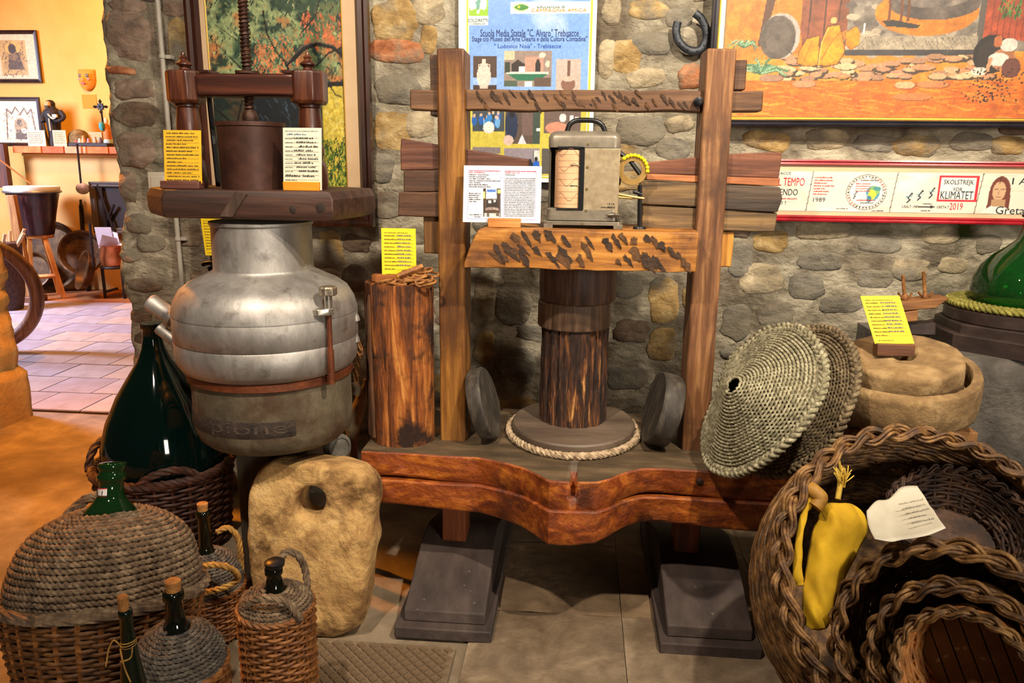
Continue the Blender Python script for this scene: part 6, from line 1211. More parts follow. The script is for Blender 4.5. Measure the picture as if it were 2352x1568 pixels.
# millstone, sacks, agaves
im.ell(1803, 75, 47, 54, '#bcb4ac').ell(1797, 78, 43, 52, '#6d635a', var=.3).ell(1797, 78, 7, 8, '#3a322c').line([(1760, 40), (1835, 118)], 2, '#574d45').ell(1797, 78, 30, 38, '#7c7167', op=.5)
for pts, c_ in (([(1846, 140), (1850, 110), (1866, 80), (1896, 72), (1902, 145), (1870, 148)], '#e39a1e'), ([(1896, 145), (1898, 90), (1912, 50), (1940, 46), (1955, 85), (1960, 115), (1945, 142), (1920, 148)], '#e59c1c'), ([(1955, 66), (1980, 50), (1992, 66), (1992, 95), (1972, 110), (1958, 95)], '#dd921c')):
    im.poly(pts, '#7a4a18'); cx_, cy_ = np.mean(pts, 0); im.poly([(cx_+(x-cx_)*.92, cy_+(y-cy_)*.94) for x, y in pts], c_, var=.25)
im.ell(1926, 38, 8, 8, '#e0b878').line([(1900, 146), (1902, 90), (1916, 55)], 2, '#f0c870').line([(1946, 60), (1925, 90), (1905, 130)], 2, '#b87418').line([(1880, 85), (1862, 140)], 2, '#b87418').line([(2000, 46), (1998, 70)], 4, '#d8dce0')
for cx_, cy_, sc_ in ((1765, 165, 1.), (1718, 102, .55)):
    for k in range(13):
        a = pi*(.02+k*.08); L_ = sc_*r.uniform(45, 80); ex, ey = cx_-math.cos(a)*L_, cy_-math.sin(a)*L_*.62; c_ = r.choice(['#9fc29a', '#7fae88', '#c3d8b4', '#5d8f6a']); im.line([(cx_, cy_), ((cx_+ex)/2-math.cos(a)*6, (cy_+ey)/2-8), (ex, ey+6)], 6*sc_, '#4a7056'); im.line([(cx_, cy_-1), ((cx_+ex)/2-math.cos(a)*6, (cy_+ey)/2-9), (ex, ey+6)], 3.6*sc_, c_)
# olive picker
im.ell(2300, 118, 42, 46, '#2a2320').ell(2304, 122, 36, 40, '#3b2f2a').ell(2278, 158, 20, 10, '#e9e2d2').ell(2330, 130, 28, 26, '#c9906a').ell(2340, 118, 14, 12, '#b5794e').ell(2338, 96, 20, 16, '#e6ddd0').ell(2318, 130, 24, 16, '#ece4d8').line([(2300, 130), (2294, 172)], 9, '#d9a47c').ell(2350, 150, 22, 24, '#7d4a3c').ell(2312, 88, 10, 14, '#c97a4a')
for k in range(150): xx = r.gauss(2310, 38); im.ell(xx, r.uniform(150, 232), 1.8+r.random(), 1.8, r.choice(['#2a1c18', '#3f2a1e', '#1d1412']))
im.grain(.14, 160, 9); im.a = np.clip(im.a, 0, 1)**1.15*.9
im.put('painted_picture', q(1670, -190, .0135), q(2420, -190, .0135), q(1670, 270, .0135), q(2420, 270, .0135), t)
# -- red framed strip
RP = WY-.045
t, x0, x1, z0, z1 = hang('red_framed_strip', 'long narrow red framed panel of drawings and slogans under the mill painting', 'framed panel', (1690, 369, 2560, 512), RP)
redf = pm('red_lacquer', [(.3, '#8d0f1c'), (.7, '#b5172a')], 20, rough=.25, bump=.02, coat=.5)
frame(t, x0, x1, z0, z1, .020, .018, RP, redf)
b = MB(); b.box(x0+.008, x1-.008, RP-.004, RP+.03, z0+.008, z1-.008); b.build('mount', pm('buff_mount', [(.3, '#cdb08a'), (.7, '#dcc4a0')], 4, rough=.7, bump=.05), t)
W_, H_ = x1-x0, z1-z0; q = lambda px, py, d=.0: V(x0+(px-1690)/870*W_, RP-.005-d, z1-(py-369)/143*H_)
kx, kz = W_/870, H_/143
# straight panel: lines in the picture slope slightly, the panel itself is level
im = Img(1700, 396, 2560, 488, 1.6, '#e6d9c6'); im.fill(np.clip((fbm(im.h, im.w, 12, 61)-.5)*3, 0, 1), '#f0e8da'); r = random.Random(6)
for k in range(26): xx, yy = r.uniform(1700, 2540), r.uniform(400, 484); im.line([(xx, yy), (xx+r.uniform(20, 60), yy)], 1.6, '#c9b898', op=.6)
for xx in (1867, 2063, 2258): im.line([(xx+2, 396), (xx-8, 488)], 1.8, '#3a3430')
im.ell(1996, 443, 47, 41, '#3a3836').ell(1996, 443, 45.5, 39.5, '#ece2d2').ell(1996, 443, 40, 34, '#4a4644').ell(1996, 443, 38.8, 32.8, '#efe6d8')
for k in range(34):
    a = k*2*pi/34; xx, yy = 1996+42.5*math.cos(a), 443+36.7*math.sin(a); im.ell(xx, yy, 2, 1.8, '#b8352f' if (k % 17) > 11 else '#2f2d2c')
im.ell(2012, 444, 16, 17, '#4f8fae').ell(2014, 440, 12, 12, '#7fb05a').ell(2010, 448, 9, 12, '#d9d03a').ell(2020, 434, 10, 5, '#3f8f8a').ell(2004, 458, 6, 8, '#3d7a8f')
im.rect(2160, 402, 2252, 462, '#c4192a').rect(2166, 407, 2246, 457, '#f0e8dc')
for k, (xx, yy) in enumerate(((2096, 455), (2120, 449), (2146, 443), (1970, 450))):
    s = 1 if k < 3 else .7; im.line([(xx+4*s, yy-9*s), (xx-2*s, yy), (xx+3*s, yy+3*s), (xx-3*s, yy+10*s)], 3.4*s, '#1f2a3a'); im.ell(xx+6*s, yy-11*s, 2.6*s, 2.6*s, '#1f2a3a'); im.line([(xx-6*s, yy-3*s), (xx+7*s, yy-5*s)], 2*s, '#2f7d8a')
im.line([(2122, 474), (2150, 474)], 3, '#161616').poly([(2148, 470), (2160, 474), (2148, 478)], '#161616')
# portrait of a girl with long hair
im.ell(2302, 440, 24, 38, '#6b2f1c').poly([(2278, 440), (2326, 440), (2328, 478), (2276, 478)], '#6b2f1c').ell(2300, 436, 15, 22, '#c9a27a').poly([(2285, 455), (2318, 455), (2316, 486), (2286, 486)], '#b08a62').poly([(2262, 486), (2285, 470), (2318, 472), (2338, 486)], '#efe6da').line([(2290, 431), (2297, 431)], 2, '#3a2a22').line([(2304, 431), (2311, 431)], 2, '#3a2a22').line([(2300, 434), (2299, 443)], 1.4, '#8a6444').line([(2295, 449), (2306, 449)], 1.8, '#8a4438').line([(2300, 404), (2299, 418)], 2, '#4a1d10')
im.put('drawn_strip', q(1700, 396, .0006), q(2560, 396, .0006), q(1700, 488, .0006), q(2560, 488, .0006), t)
def st_(s, px, py, w_, h_, c): text(s, t, q(px, py, .0016), XD, ZD, w_*kx, h_*kz, c)
redw_ = flat('marker_red', '#c8202c', .6); tl_ = flat('marker_dark', '#1d2f33', .6)
st_('LACCE', 1786, 404, 30, 6, tl_); st_('CONTRO IL TEMPO', 1712, 430, 138, 19, redw_); st_('CORRENDO', 1752, 452, 84, 15, tl_); st_('O !', 1792, 474, 18, 9, tl_); st_('1989', 1874, 466, 28, 10, tl_)
st_('SKOLSTREJK', 2172, 425, 68, 14, tl_); st_('FÖR', 2196, 437, 20, 10, tl_); st_('KLIMATET', 2168, 455, 74, 18, tl_); st_('2019', 2192, 480, 30, 16, redw_); st_('I Am', 2326, 420, 60, 15, tl_); st_('Greta', 2298, 488, 66, 18, tl_)
st_('USALT 1989', 2083, 477, 38, 6, tl_); st_('GRETA T', 2163, 477, 28, 6, tl_)
b = MB(); r = random.Random(31)
for k, wd in enumerate((42, 44, 30, 48, 26, 36, 32)): scribble(b, q(1872, 411+k*6.4, .0012), XD, ZD, 0, 0, wd*kx, 3.4*kz, r)
for k in range(4): scribble(b, q(1970, 424+k*5.5, .0012), XD, ZD, 0, 0, 34*kx, 2.6*kz, r)
for px, py, wd in ((1800, 461, 36), (1975, 462, 44)): scribble(b, q(px, py, .0012), XD, ZD, 0, 0, wd*kx, 3.4*kz, r)
b.build('small_red_writing', redw_, t, smooth=0)['kind'] = 'stuff'
b = MB()
for px, py, wd in ((1980, 416, 40), (1984, 468, 30), (1930, 482, 26), (2012, 486, 28), (2130, 468, 22), (2126, 484, 22)): scribble(b, q(px, py, .0012), XD, ZD, 0, 0, wd*kx, 3*kz, r)
b.build('small_dark_writing', tl_, t, smooth=0)['kind'] = 'stuff'
# -- horseshoe
hs = thing('horseshoe', 'dark iron horseshoe hanging on the wall beside the mill painting', 'horseshoe', at(1590, 120, WY-.03)); irn2 = pm('grey_iron', [(.3, '#24262a'), (.7, '#44484e')], 30, rough=.45, metal=.6, bump=.3)
p = spline([at(1557, 50, WY-.035), at(1553, 72, WY-.036), at(1560, 96, WY-.037), (at(1580, 114, WY-.037)), at(1604, 116, WY-.037), at(1620, 98, WY-.037), at(1622, 72, WY-.037), at(1612, 45, WY-.038), at(1596, 30, WY-.04)], 8); b = MB(); b.tube(p, [.0062]*len(p), 8, flatten=2.1); b.build('shoe', irn2, hs)
for i in (4, 10, 17, 24, 31, 38, 46, 52, 58):
    b = MB(); b.lathe([(.0032, 0), (.0028, .004)], p[i]+V(0, -.006, 0), 8, (0, -1, 0)); b.build('nail_head', irn2, hs)
# -- conduit, clips, switch box, small yellow note
grp = pm('grey_conduit', [(.3, '#9a9488'), (.7, '#b8b2a6')], 12, rough=.5, bump=.05)
cd_ = thing('conduit', 'pale grey electrical conduit running down the stone wall', 'conduit', at(418, 700, WY-.03)); xcd = at(390, 330, WY-.03)[0]
b = MB(); b.tube([(xcd, WY-.03, at(420, 760, WY-.03)[2]), (xcd, WY-.03, 2.3)], .0085, 12); b.build('pipe', grp, cd_)
for py in (548, 130):
    c = at(390, py, WY-.03); b = MB(); b.lathe([(.012, -.006), (.0125, 0), (.012, .006)], (xcd, WY-.03, c[2]), 14); b.box(xcd-.004, xcd+.028, WY-.026, WY, c[2]-.006, c[2]+.006); b.build('clip', grp, cd_)
c = at(362, 428, WY-.04); sbx = thing('junction_box', 'cream electrical junction box on the wall behind the screw press', 'box', c); b = MB(); b.box(c[0]-.03, c[0]+.045, WY-.05, WY+.005, c[2]-.05, c[2]+.05); b.build('housing', flat('cream_plastic', '#c9c0ae', .5), sbx, bevel=.004); b = MB(); b.box(c[0]-.018, c[0]+.034, WY-.053, WY-.048, c[2]-.038, c[2]+.036); b.build('cover', flat('cream_plastic', '#c9c0ae', .5), sbx, bevel=.003)
BL = at(472, 586, 2.671); card('small yellow card hanging behind the still neck below the tree painting', 'index_card', BL, (1, 0, 0), (-.06, 0, 1), .10, .135, ycard, None, form, 44, print_fn=rules)
b = MB(); b.tube(spline([V(xcd, WY-.03, at(392, 222, WY)[2]), at(405, 238, WY-.05), at(411, 255, WY-.05), at(411, 320, WY-.04)], 6), .0035, 8); b.build('white_arc', flat('white_tube', '#dfe6ee', .4), cd_)  # thin white tube curving down from the conduit
# ================================================================ things in the room beyond the doorway
LY = 7.08
def pic(label, px, Y, paint, fw=.035):
    t, x0, x1, z0, z1 = hang('framed_print', label, 'picture', px, Y); frame(t, x0, x1, z0, z1, fw, .025, Y, frm)
    im = Img(*px, 1.2, '#e3cfa6'); paint(im); im.grain(.12, 40); im.put('printed_picture', V(x0, Y-.006, z1), V(x1, Y-.006, z1), V(x0, Y-.006, z0), V(x1, Y-.006, z0), t); return t
def p1(im):
    im.rect(2, 92, 62, 172, '#c9a866').rect(10, 98, 56, 160, '#b8975a').ell(33, 110, 18, 15, '#d9b25a').ell(31, 112, 9, 12, '#4a3a2a').poly([(18, 160), (22, 125), (45, 120), (54, 160)], '#5d4a34').ell(32, 130, 10, 8, '#8a7048').dabs(80, (8, 95, 58, 172), 6, 1.6, ['#6a5638', '#8d7448', '#3f3224'], (0, 3), 2)
pic('framed religious print hanging on the yellow wall', (-42, 70, 92, 190), FY-.01, p1)
def p2(im):
    im.line([(14, 320), (20, 250), (30, 262), (40, 246), (50, 262), (60, 248), (66, 262), (76, 250), (82, 318)], 3.2, '#6d5637').ell(48, 290, 15, 20, '#a5895c').ell(46, 282, 6, 8, '#5a462e').poly([(32, 320), (36, 298), (60, 298), (64, 320)], '#5d4a34').ell(54, 300, 6, 6, '#e8dcc0').dabs(80, (12, 252, 80, 330), 6, 1.5, ['#6a5638', '#8d7448', '#c0a878'], (0, 3), 5)
pic('framed engraving of a shrine standing on the brick ledge', (-20, 223, 98, 336), LY+.08, p2)
def leafcard(px, label, c):
    x0, x1, z0, z1 = wallrect(*px, LY-.086); b = MB(); b.box(x0, x1, LY-.086, LY-.082, shz, z1); o = b.build('small_card', flat('card_'+c[1:], c, .7), label=label, cat='card')
    r = random.Random(px[0]); b = MB()
    for k in range(6): scribble(b, V(x0+.01, LY-.0865, z1-.025-k*.018), V(1, 0, 0), V(0, 0, 1), 0, 0, (x1-x0)*.8, .007, r)
    b.build('writing', flat('sepia_ink', '#6a4a2a', .8), o, smooth=0)['kind'] = 'stuff'
leafcard((63, 299, 104, 336), 'plain cream card leaning in front of the shrine engraving', '#e8d4a4'); leafcard((122, 299, 152, 336), 'cream card with sketch beside the monk figure', '#dcc690')
# monk figure
mk_ = thing('monk_figure', 'small dark robed monk figurine standing on the brick ledge', 'figurine', (at(124, 336, LY)[0], LY, shz)); k = abs(at(134, 300, LY)[0]-at(124, 300, LY)[0])/10; cx = at(122, 300, LY)[0]
robe = pm('dark_robe', [(.3, '#17120f'), (.7, '#352a22')], 20, rough=.7); skin = flat('figurine_skin', '#d69a62', .6); zz_ = lambda y: at(122, y, LY)[2]
b = MB(); b.lathe([(13*k, shz), (14*k, shz+.02), (12*k, zz_(310)), (14*k, zz_(285)), (17*k, zz_(268)), (18*k, zz_(258)), (14*k, zz_(252)), (8*k, zz_(247)), (7*k, zz_(243))], (cx+3*k, LY, 0), 20); b.build('robe', robe, mk_, smooth=60)
b = MB(); b.lathe([(7*k, zz_(248)), (9.5*k, zz_(243)), (10*k, zz_(237)), (7*k, zz_(231)), (1*k, zz_(229))], (cx-1*k, LY+2*k, 0), 16); b.build('hood', robe, mk_, smooth=60)
b = MB(); b.lathe([(3*k, zz_(249)), (6.5*k, zz_(244)), (7*k, zz_(239)), (5*k, zz_(234)), (1*k, zz_(232))], (cx-1.5*k, LY-4.5*k, 0), 14); hd = b.build('head', skin, mk_, smooth=60)
b = MB(); b.lathe([(1*k, zz_(254)), (4*k, zz_(250)), (5.5*k, zz_(246)), (5*k, zz_(243))], (cx-1.5*k, LY-8*k, 0), 12); b.build('beard', flat('grey_beard', '#4a423a', .8), hd)
for s, pts in ((-1, [(106, 256), (97, 270), (100, 280)]), (1, [(138, 256), (146, 268), (136, 276), (124, 274)])):
    b = MB(); b.tube(spline([at(x, y, LY-.03-.01*i) for i, (x, y) in enumerate(pts)], 4), 5.2*k, 8); b.build('arm', robe, mk_)
b = MB(); b.tube([at(94, 262, LY-.05), at(112, 332, LY-.05)], 2.2*k, 6); b.build('staff', robe, mk_)
b = MB(); b.tube(spline([at(110, 262, LY-.085), at(120, 272, LY-.09), at(128, 270, LY-.085)], 4), 1.6*k, 6); b.tube([at(112, 272, LY-.08), at(116, 300, LY-.075)], 1.2*k, 6); b.build('cord', flat('cord_white', '#d8c8a8', .7), mk_)
b = MB(); c = at(126, 266, LY-.09); b.box(c[0]-5*k, c[0]+5*k, c[1]-.01, c[1]+.01, c[2]-3*k, c[2]+3*k); b.build('book', flat('book_white', '#e8dcc4', .7), mk_)
# glass-domed scene and dark tray
tr = thing('ledge_tray', 'dark shallow tray with a domed nativity scene on the brick ledge', 'tray', (at(205, 334, LY)[0], LY, shz)); x0, x1 = at(164, 334, LY)[0], at(257, 334, LY)[0]
b = MB(); b.box(x0, x1, LY-.075, LY+.08, shz, shz+.035); b.build('tray', flat('tray_dark', '#2a1710', .6), tr, bevel=.005)
b = MB(); c = at(180, 330, LY)[0]; b.lathe([(22*k, shz+.035), (22*k, zz_(315)), (19*k, zz_(306)), (12*k, zz_(299)), (2*k, zz_(296))], (c, LY+.02, 0), 20); b.build('cave_dome', pm('cave_moss', [(.3, '#4a3a20'), (.6, '#8a7040'), (.8, '#b09a5a')], 20, rough=.9, bump=.8), tr, smooth=60)
for i, (x, y, c_) in enumerate(((172, 318, '#b04a4a'), (180, 322, '#e8d8c0'), (188, 316, '#d8a070'), (200, 322, '#d88a8a'), (215, 318, '#b8a888'), (228, 320, '#6a4a4a'))):
    p = at(x, y, LY-.075); b = MB(); b.lathe([(4*k, shz+.035), (4.5*k, p[2]-.02), (2.5*k, p[2]), (3*k, p[2]+.012), (.5*k, p[2]+.02)], (p[0], LY-.055, 0), 10); b.build('tray_figure', flat('tray_fig_%d' % i, c_, .6), tr)
b = MB(); x, z = at(198, 300, LY)[0], 0; b.box(at(196, 300, LY)[0], at(228, 300, LY)[0], LY+.03, LY+.05, shz+.03, zz_(302)); b.build('stable_back', flat('stable_wood', '#c8a878', .8), tr)
# iron cross on staff
cr = thing('iron_cross', 'ornate dark iron cross on a thin staff behind the saint figurine', 'cross', (at(240, 334, LY+.05)[0], LY+.05, shz)); iro = flat('cross_iron', '#1c1412', .5, .4)
b = MB(); b.tube([V(at(242, 330, LY+.05)[0], LY+.05, shz+.034), at(232, 248, LY+.05)], 2*k, 8); b.build('staff', iro, cr)
c = at(231, 245, LY+.05); b = MB(); b.lathe([(7*k, -.01), (7*k, .01)], c, 12, (0, -1, 0))
for i in range(8):
    a = i*pi/4; L_ = (18 if i % 4 == 0 else (16 if i % 2 == 0 else 10))*k; d = V(math.cos(a), 0, math.sin(a)); b.tube([c, c+d*L_*.45, c+d*L_*.7, c+d*L_], [3*k, 2*k, (3.6 if i % 2 == 0 else 1.5)*k, .4*k], 6)
b.build('cross_head', iro, cr)
# saint figurine
sn = thing('saint_figurine', 'painted saint figurine in blue and orange at the end of the ledge', 'figurine', (at(248, 333, LY-.02)[0], LY-.02, shz)); cx = at(247, 310, LY-.02)[0]
b = MB(); b.lathe([(10*k, shz+.033), (10*k, shz+.045), (8*k, zz_(318))], (cx, LY-.02, 0), 12); b.build('plinth', flat('pale_blue', '#9ab8b4', .6), sn)
b = MB(); b.lathe([(8*k, zz_(322)), (9*k, zz_(310)), (8*k, zz_(295)), (5*k, zz_(286)), (3*k, zz_(283))], (cx, LY-.02, 0), 14); b.build('robe', flat('orange_robe', '#b8702a', .6), sn, smooth=60)
b = MB(); b.lathe([(3*k, zz_(300)), (6*k, zz_(292)), (5*k, zz_(282)), (1*k, zz_(280))], (cx-5*k, LY-.06, 0), 12); b.build('cloak', flat('turquoise_cloak', '#3f9aa0', .6), sn)
b = MB(); b.lathe([(2*k, zz_(283)), (4*k, zz_(278)), (4.2*k, zz_(274)), (1*k, zz_(269))], (cx, LY-.02, 0), 12); b.build('head', flat('saint_skin', '#e8c8a0', .6), sn, smooth=60)
# mask and paper on the wall
ms_ = thing('face_mask', 'small painted carnival face mask hanging on the yellow wall', 'mask', at(201, 206, FY-.02)); c = at(200, 184, FY-.01); km = abs(at(210, 184, FY)[0]-at(200, 184, FY)[0])/10
b = MB(); G = []
for t in np.linspace(-1, 1, 15):
    wd = (19 if t > .1 else 19*math.sqrt(max(.05, 1-((t-.1)/1.12)**2)))*km; G.append([(c[0]+wd*s, FY-.012-.06*(1-s*s)*(1-.5*t*t)-(.03*math.exp(-((s)/.16)**2-((t+.05)/.25)**2)), c[2]+t*22*km) for s in np.linspace(-1, 1, 15)])
b.grid(G); mo = b.build('mask_face', flat('mask_ochre', '#e09a3a', .5), ms_, smooth=180)
for dx_, dz_, w_, h_, c_ in ((-8, 7, 4, 1.6, '#20140e'), (8, 7, 4, 1.6, '#20140e'), (-8, 11, 5, 1, '#4a2a18'), (8, 11, 5, 1, '#4a2a18'), (0, -8, 5, 2, '#a01818'), (-10, 1, 3, 2.4, '#d86a4a'), (10, 1, 3, 2.4, '#d86a4a')):
    s = dx_/19; b = MB(); t = dz_/22; y = FY-.012-.06*(1-s*s)*(1-.5*t*t)-(.03*math.exp(-(s/.16)**2-((t+.05)/.25)**2))-.004; b.lathe([(1, 0), (.9, .004)], (0, 0, 0), 14, (0, -1, 0)); b.xf(lambda p: V(c[0]+dx_*km+p[0]*w_*km, y+p[1], c[2]+dz_*km+p[2]*h_*km)); b.build('mask_feature', flat('mask_'+c_[1:], c_, .5), mo)
x0, x1, z0, z1 = wallrect(189, 217, 222, 249, FY-.004); b = MB(); b.box(x0, x1, FY-.005, FY+.002, z0, z1); b.build('wall_note', flat('amber_paper', '#e0952a', .8), label='plain amber paper square below the face mask', cat='paper')
# hanging skimmer, iron bar
cop = pm('old_copper', [(.3, '#4a2a14'), (.6, '#7a4a22'), (.8, '#a56e38')], 14, rough=.4, metal=.6, bump=.3); iro2 = flat('hearth_iron', '#2a1d18', .6, .4)
sk = thing('long_skimmer', 'long handled copper skimmer hanging from the brick ledge', 'skimmer', at(188, 440, LY-.12)); b = MB(); b.tube([at(177, 330, LY-.12), at(186, 422, LY-.12)], .009, 6); b.build('handle', iro2, sk); c = at(190, 433, LY-.12); b = MB(); b.lathe([(.068, 0), (.066, .006), (.02, .014)], c, 24, (0, -1, 0)); b.xf(lambda p: V(c[0]+(p[0]-c[0]), p[1], c[2]+(p[2]-c[2])*.78)); b.build('pan', cop, sk)
b = MB(); p0, p1_ = at(185, 458, 7.085), at(192, 560, 7.075); b.tube([p0, p0*.9+p1_*.1, p0*.85+p1_*.15, p1_, V(p1_[0]+.02, p1_[1]-.03, .0)], [.016, .018, .028, .03, .03], 8, flatten=.5); b.build('iron_bar', iro2, label='dark flat iron bar standing against the cream wall', cat='bar')
# dark framed hearth opening
x0, x1, z0, z1 = wallrect(215, 418, 345, 535, 7.06); hb = thing('hearth_board', 'dark framed hearth board with leaning irons by the copper pot', 'board', ((x0+x1)/2, 7.05, z0)); b = MB(); b.box(x0, x1, 7.05, 7.11, z0, z1); b.build('panel', flat('soot', '#2b211c', .8), hb); frame(hb, x0, x1, z0, z1, .05, .03, 7.05, flat('grey_board_frame', '#54473c', .7))
for a, e in (((224, 424), (262, 530)), ((232, 430), (246, 535)), ((240, 520), (262, 470))): b = MB(); b.tube([at(*a, 7.03), at(*e, 7.01)], .012, 6); b.build('iron_rod', iro2, hb)
# copper pot with papers on an iron stand
pc_ = at(262, 590, 6.75); cpot = thing('copper_pot', 'round copper pot holding papers on a low iron stand', 'pot', (pc_[0], 6.75, 0)); zc0, zc1 = at(262, 612, 6.75)[2], at(262, 562, 6.75)[2]; R = abs(at(290, 590, 6.75)[0]-at(234, 590, 6.75)[0])/2
b = MB(); b.lathe([(R*.85, zc0), (R*.98, zc0+.04), (R, zc0+.1), (R*.92, zc1-.02), (R*1.02, zc1), (R*.95, zc1), (R*.85, zc1-.03)], (pc_[0], 6.75, 0), 28, cap=True); b.build('bowl', pm('bright_copper', [(.3, '#a0542a'), (.6, '#d07a4a'), (.8, '#eaa070')], 9, rough=.3, metal=.7, bump=.2), cpot, smooth=40)
for i, (u, v, rz) in enumerate(((-.04, .0, .2), (.02, .03, -.3), (-.01, -.04, .6))): b = MB(); b.box(-.07, .07, -.002, .002, 0, .2-.04*i); o = b.build('paper', flat('pink_paper_%d' % i, ('#e6d4d6', '#efe6ea', '#d9c8cc')[i], .7), cpot); o.location = V(pc_[0]+u, 6.72+v, zc1-.03)-OFF[cpot.name]; o.rotation_euler = (.25, .15*i, rz); o.data.transform(Matrix.Translation(Vector(OFF[cpot.name])))
for s in (-1, 1):
    b = MB(); b.tube([(pc_[0]+s*R*.8, 6.70, 0), (pc_[0]+s*R*.8, 6.70, zc0)], .014, 6); b.tube([(pc_[0]+s*R*.8, 6.70, .06), (pc_[0]+s*R*.8, 6.9, .06)], .012, 6); b.build('stand_leg', iro2, cpot)
b = MB(); b.tube([(pc_[0]+R*math.cos(a), 6.75+R*math.sin(a), zc0) for a in np.linspace(0, 2*pi, 24)[:-1]], .012, 6, True); b.build('stand_ring', iro2, cpot)
# copper pans leaning together
panm = pm('dull_copper', [(.3, '#3a2616'), (.55, '#6b4a2a'), (.8, '#94703f')], 10, rough=.45, metal=.5, bump=.3)
def pan(px, py, Y, rpx, nrm, label, depth=.05, handle=None):
    c = at(px, py, Y); R = abs(at(px+rpx, py, Y)[0]-c[0]); t = thing('copper_pan', label, 'pan', (c[0], c[1], 0)); n = V(nrm)/np.linalg.norm(nrm)
    b = MB(); b.lathe([(R*.86, -depth), (R, 0), (R*1.05, .004), (R*1.04, .012), (R*.96, .008), (R*.82, -depth+.01), (.01, -depth+.01)], c, 40, n); b.build('pan_body', panm, t, smooth=40)
    if handle: b = MB(); b.tube([at(*handle[0], Y-.08), at(*handle[1], Y-.1)], .012, 6); b.build('handle', iro2, t)
pan(112, 586, 7.00, 72, (.1, -1, .16), 'wide dull copper pan leaning on the wall behind the drum stool', .06)
pan(186, 580, 6.86, 47, (.15, -1, .2), 'dull copper pan leaning behind the dark one near the copper pot', .05)
pan(190, 620, 6.66, 42, (-.75, -.8, .35), 'dark pan with upright iron handle propped on the floor', .06, ((215, 610), (206, 512)))
pan(70, 620, 6.84, 40, (.3, -1, .3), 'dark copper pan on the floor behind the stool legs', .06)
# drum on its stool
dY = 6.72; dcx = at(82, 500, dY)[0]; zt2, zb2_ = at(82, 428, dY)[2], at(90, 538, dY)[2]; kd = abs(at(92, 480, dY)[0]-at(82, 480, dY)[0])/10
drm = thing('hand_drum', 'dark wooden hand drum with pale skin standing on a stool', 'drum', (dcx, dY, zb2_)); b = MB(); b.lathe([(32*kd, zb2_), (33*kd, zb2_+.01), (40*kd, zb2_+(zt2-zb2_)*.4), (48*kd, zb2_+(zt2-zb2_)*.75), (52*kd, zt2-.05), (52*kd, zt2-.02)], (dcx, dY, 0), 36); b.build('shell', wood('drum_wood', '#170a0c', '#33181a', '#5c3432', 'z', 16, .3, .2, None, .4), drm, smooth=40)
b = MB(); b.lathe([(52.5*kd, zt2-.035), (53.5*kd, zt2-.02), (53*kd, zt2), (48*kd, zt2+.004), (2*kd, zt2+.004)], (dcx, dY, 0), 36); b.build('skin', flat('drum_skin', '#efe6cf', .6), drm, smooth=40)
b = MB(); b.tube([(dcx+53.5*kd*math.cos(a), dY+53.5*kd*math.sin(a), zt2-.045) for a in np.linspace(0, 2*pi, 36)[:-1]], .012, 6, True); b.build('tension_ring', flat('ring_silver', '#8a8078', .4, .6), drm)
b = MB(); b.tube([at(-20, 352, dY-.1), at(70, 421, dY)], .008, 6); b.build('drum_stick', flat('stick_wood', '#a86a34', .6), label='thin wooden drumstick resting on the drum skin', cat='stick')
so_ = thing('wooden_stool', 'orange wooden stool under the hand drum', 'stool', (dcx, dY, 0)); ow = wood('stool_wood', '#a55a1c', '#cf7f33', '#e8a050', 'z', 16, .5, .2); tx = at(90, 541, dY)[0]
b = MB(); b.lathe([(26*kd, zb2_-.03), (27*kd, zb2_-.025), (27*kd, zb2_-.002)], (dcx+.02, dY, 0), 28); b.build('seat', ow, so_)
for (xt, xb, dy) in ((-.075, -.10, -.08), (.07, .22, -.08), (-.02, .02, .14)): b = MB(); b.tube([(dcx+.02+xt, dY+dy*.5, zb2_-.02), (dcx+.02+xb, dY+dy, 0)], .026, 4); b.build('leg', ow, so_, smooth=0)
b = MB(); b.tube([(dcx-.07, dY-.075, zb2_*.33), (dcx+.19, dY-.075, zb2_*.36)], .02, 4); b.build('rung', ow, so_, smooth=0)
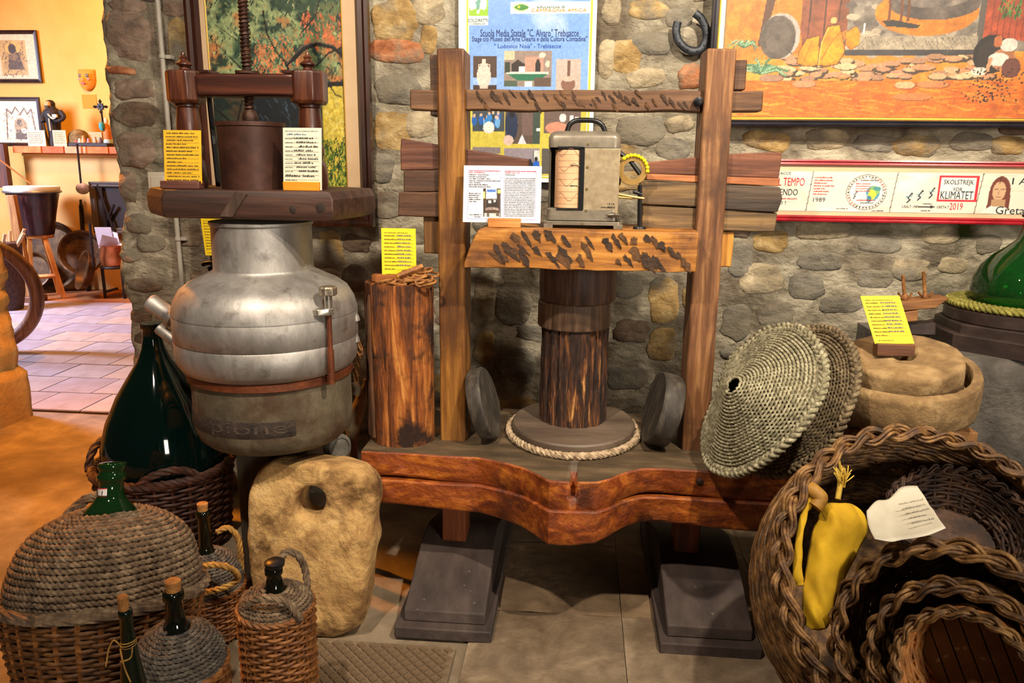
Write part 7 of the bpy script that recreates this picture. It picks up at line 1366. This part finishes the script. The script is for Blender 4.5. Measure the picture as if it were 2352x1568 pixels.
# plank, cart wheel rim, brush basket at the doorway edge
b = MB(); p = [at(12, 448, 6.4), at(30, 448, 6.4)]; q2 = [at(52, 684, 6.4), at(76, 694, 6.4)]; b.add([p[0], p[1], q2[1], q2[0]]+[x+V(0, .05, 0) for x in (p[0], p[1], q2[1], q2[0])], [(0, 1, 2, 3), (4, 7, 6, 5), (0, 4, 5, 1), (1, 5, 6, 2), (2, 6, 7, 3), (3, 7, 4, 0)]); 
pkt = thing('leaning_plank', 'tall pale edged wooden plank standing beside the drum', 'plank', (q2[0][0], 6.4, 0)); b.build('board', wood('plank_brown', '#7a4a20', '#a87038', '#c8935a', 'z', 16), pkt, bevel=.004)
b = MB(); c = at(66, 696, 6.4); b.box(c[0]-.09, c[0]+.10, 6.33, 6.52, 0, .06); b.build('foot', wood('plank_foot', '#4a2a18', '#6e442a', '#8a5c3c', 'x', 16), pkt, bevel=.006)
b = MB(); a = np.linspace(-.75, .75, 26); hy = 4.6; c = at(-60, 700, hy); R_ = abs(at(62, 700, hy)[0]-c[0]); zs_ = abs(at(0, 560, hy)[2]-at(0, 835, hy)[2])/2; zc_ = (at(0, 560, hy)[2]+at(0, 840, hy)[2])/2
whl = thing('wooden_wheel_rim', 'worn brown wooden wheel rim leaning inside the doorway', 'wheel', (c[0], hy, 0)); ztop_ = zc_+max(zs_*1.05, zc_); zc_ = (ztop_+.046)/2; R2 = zc_-.046
ring = np.array([(c[0]+R_*math.cos(t), hy+.10*math.cos(t), zc_+R2*math.sin(t)) for t in np.linspace(-pi, pi, 60)[:-1]]); b.tube(ring, .055, 8, True, flatten=.8); b.build('rim', wood('rim_wood', '#4a2814', '#7a4624', '#a06a3c', 'z', 18), whl, smooth=60)
b = MB(); c = at(2, 560, 6.05); b.lathe([(.10, 0), (.13, .15), (.15, c[2]), (.145, c[2]+.01)], (c[0], 6.05, 0), 20); bk_ = thing('brush_basket', 'basket of pale sticks at the edge of the doorway', 'basket', (c[0], 6.05, 0)); b.build('body', wick, bk_)
r = random.Random(3)
for i in range(9): b = MB(); a = r.uniform(0, 2*pi); b.tube([(c[0]+.08*math.cos(a), 6.05+.08*math.sin(a), c[2]-.1), (c[0]+.22*math.cos(a), 6.05+.1*math.sin(a), c[2]+r.uniform(.05, .14))], .012, 6); b.build('stick', flat('pale_stick', '#d8a878', .6), bk_)
x0, x1, z0, z1 = wallrect(-60, 330, 22, 430, 6.95); b = MB(); b.box(x0, x1, 6.9, 6.96, z0, z1); b.build('cupboard_side', wood('cupboard_wood', '#3a1d14', '#5a3020', '#74442c', 'z', 14), label='dark brown cupboard panel at the edge of the far ledge', cat='cupboard')
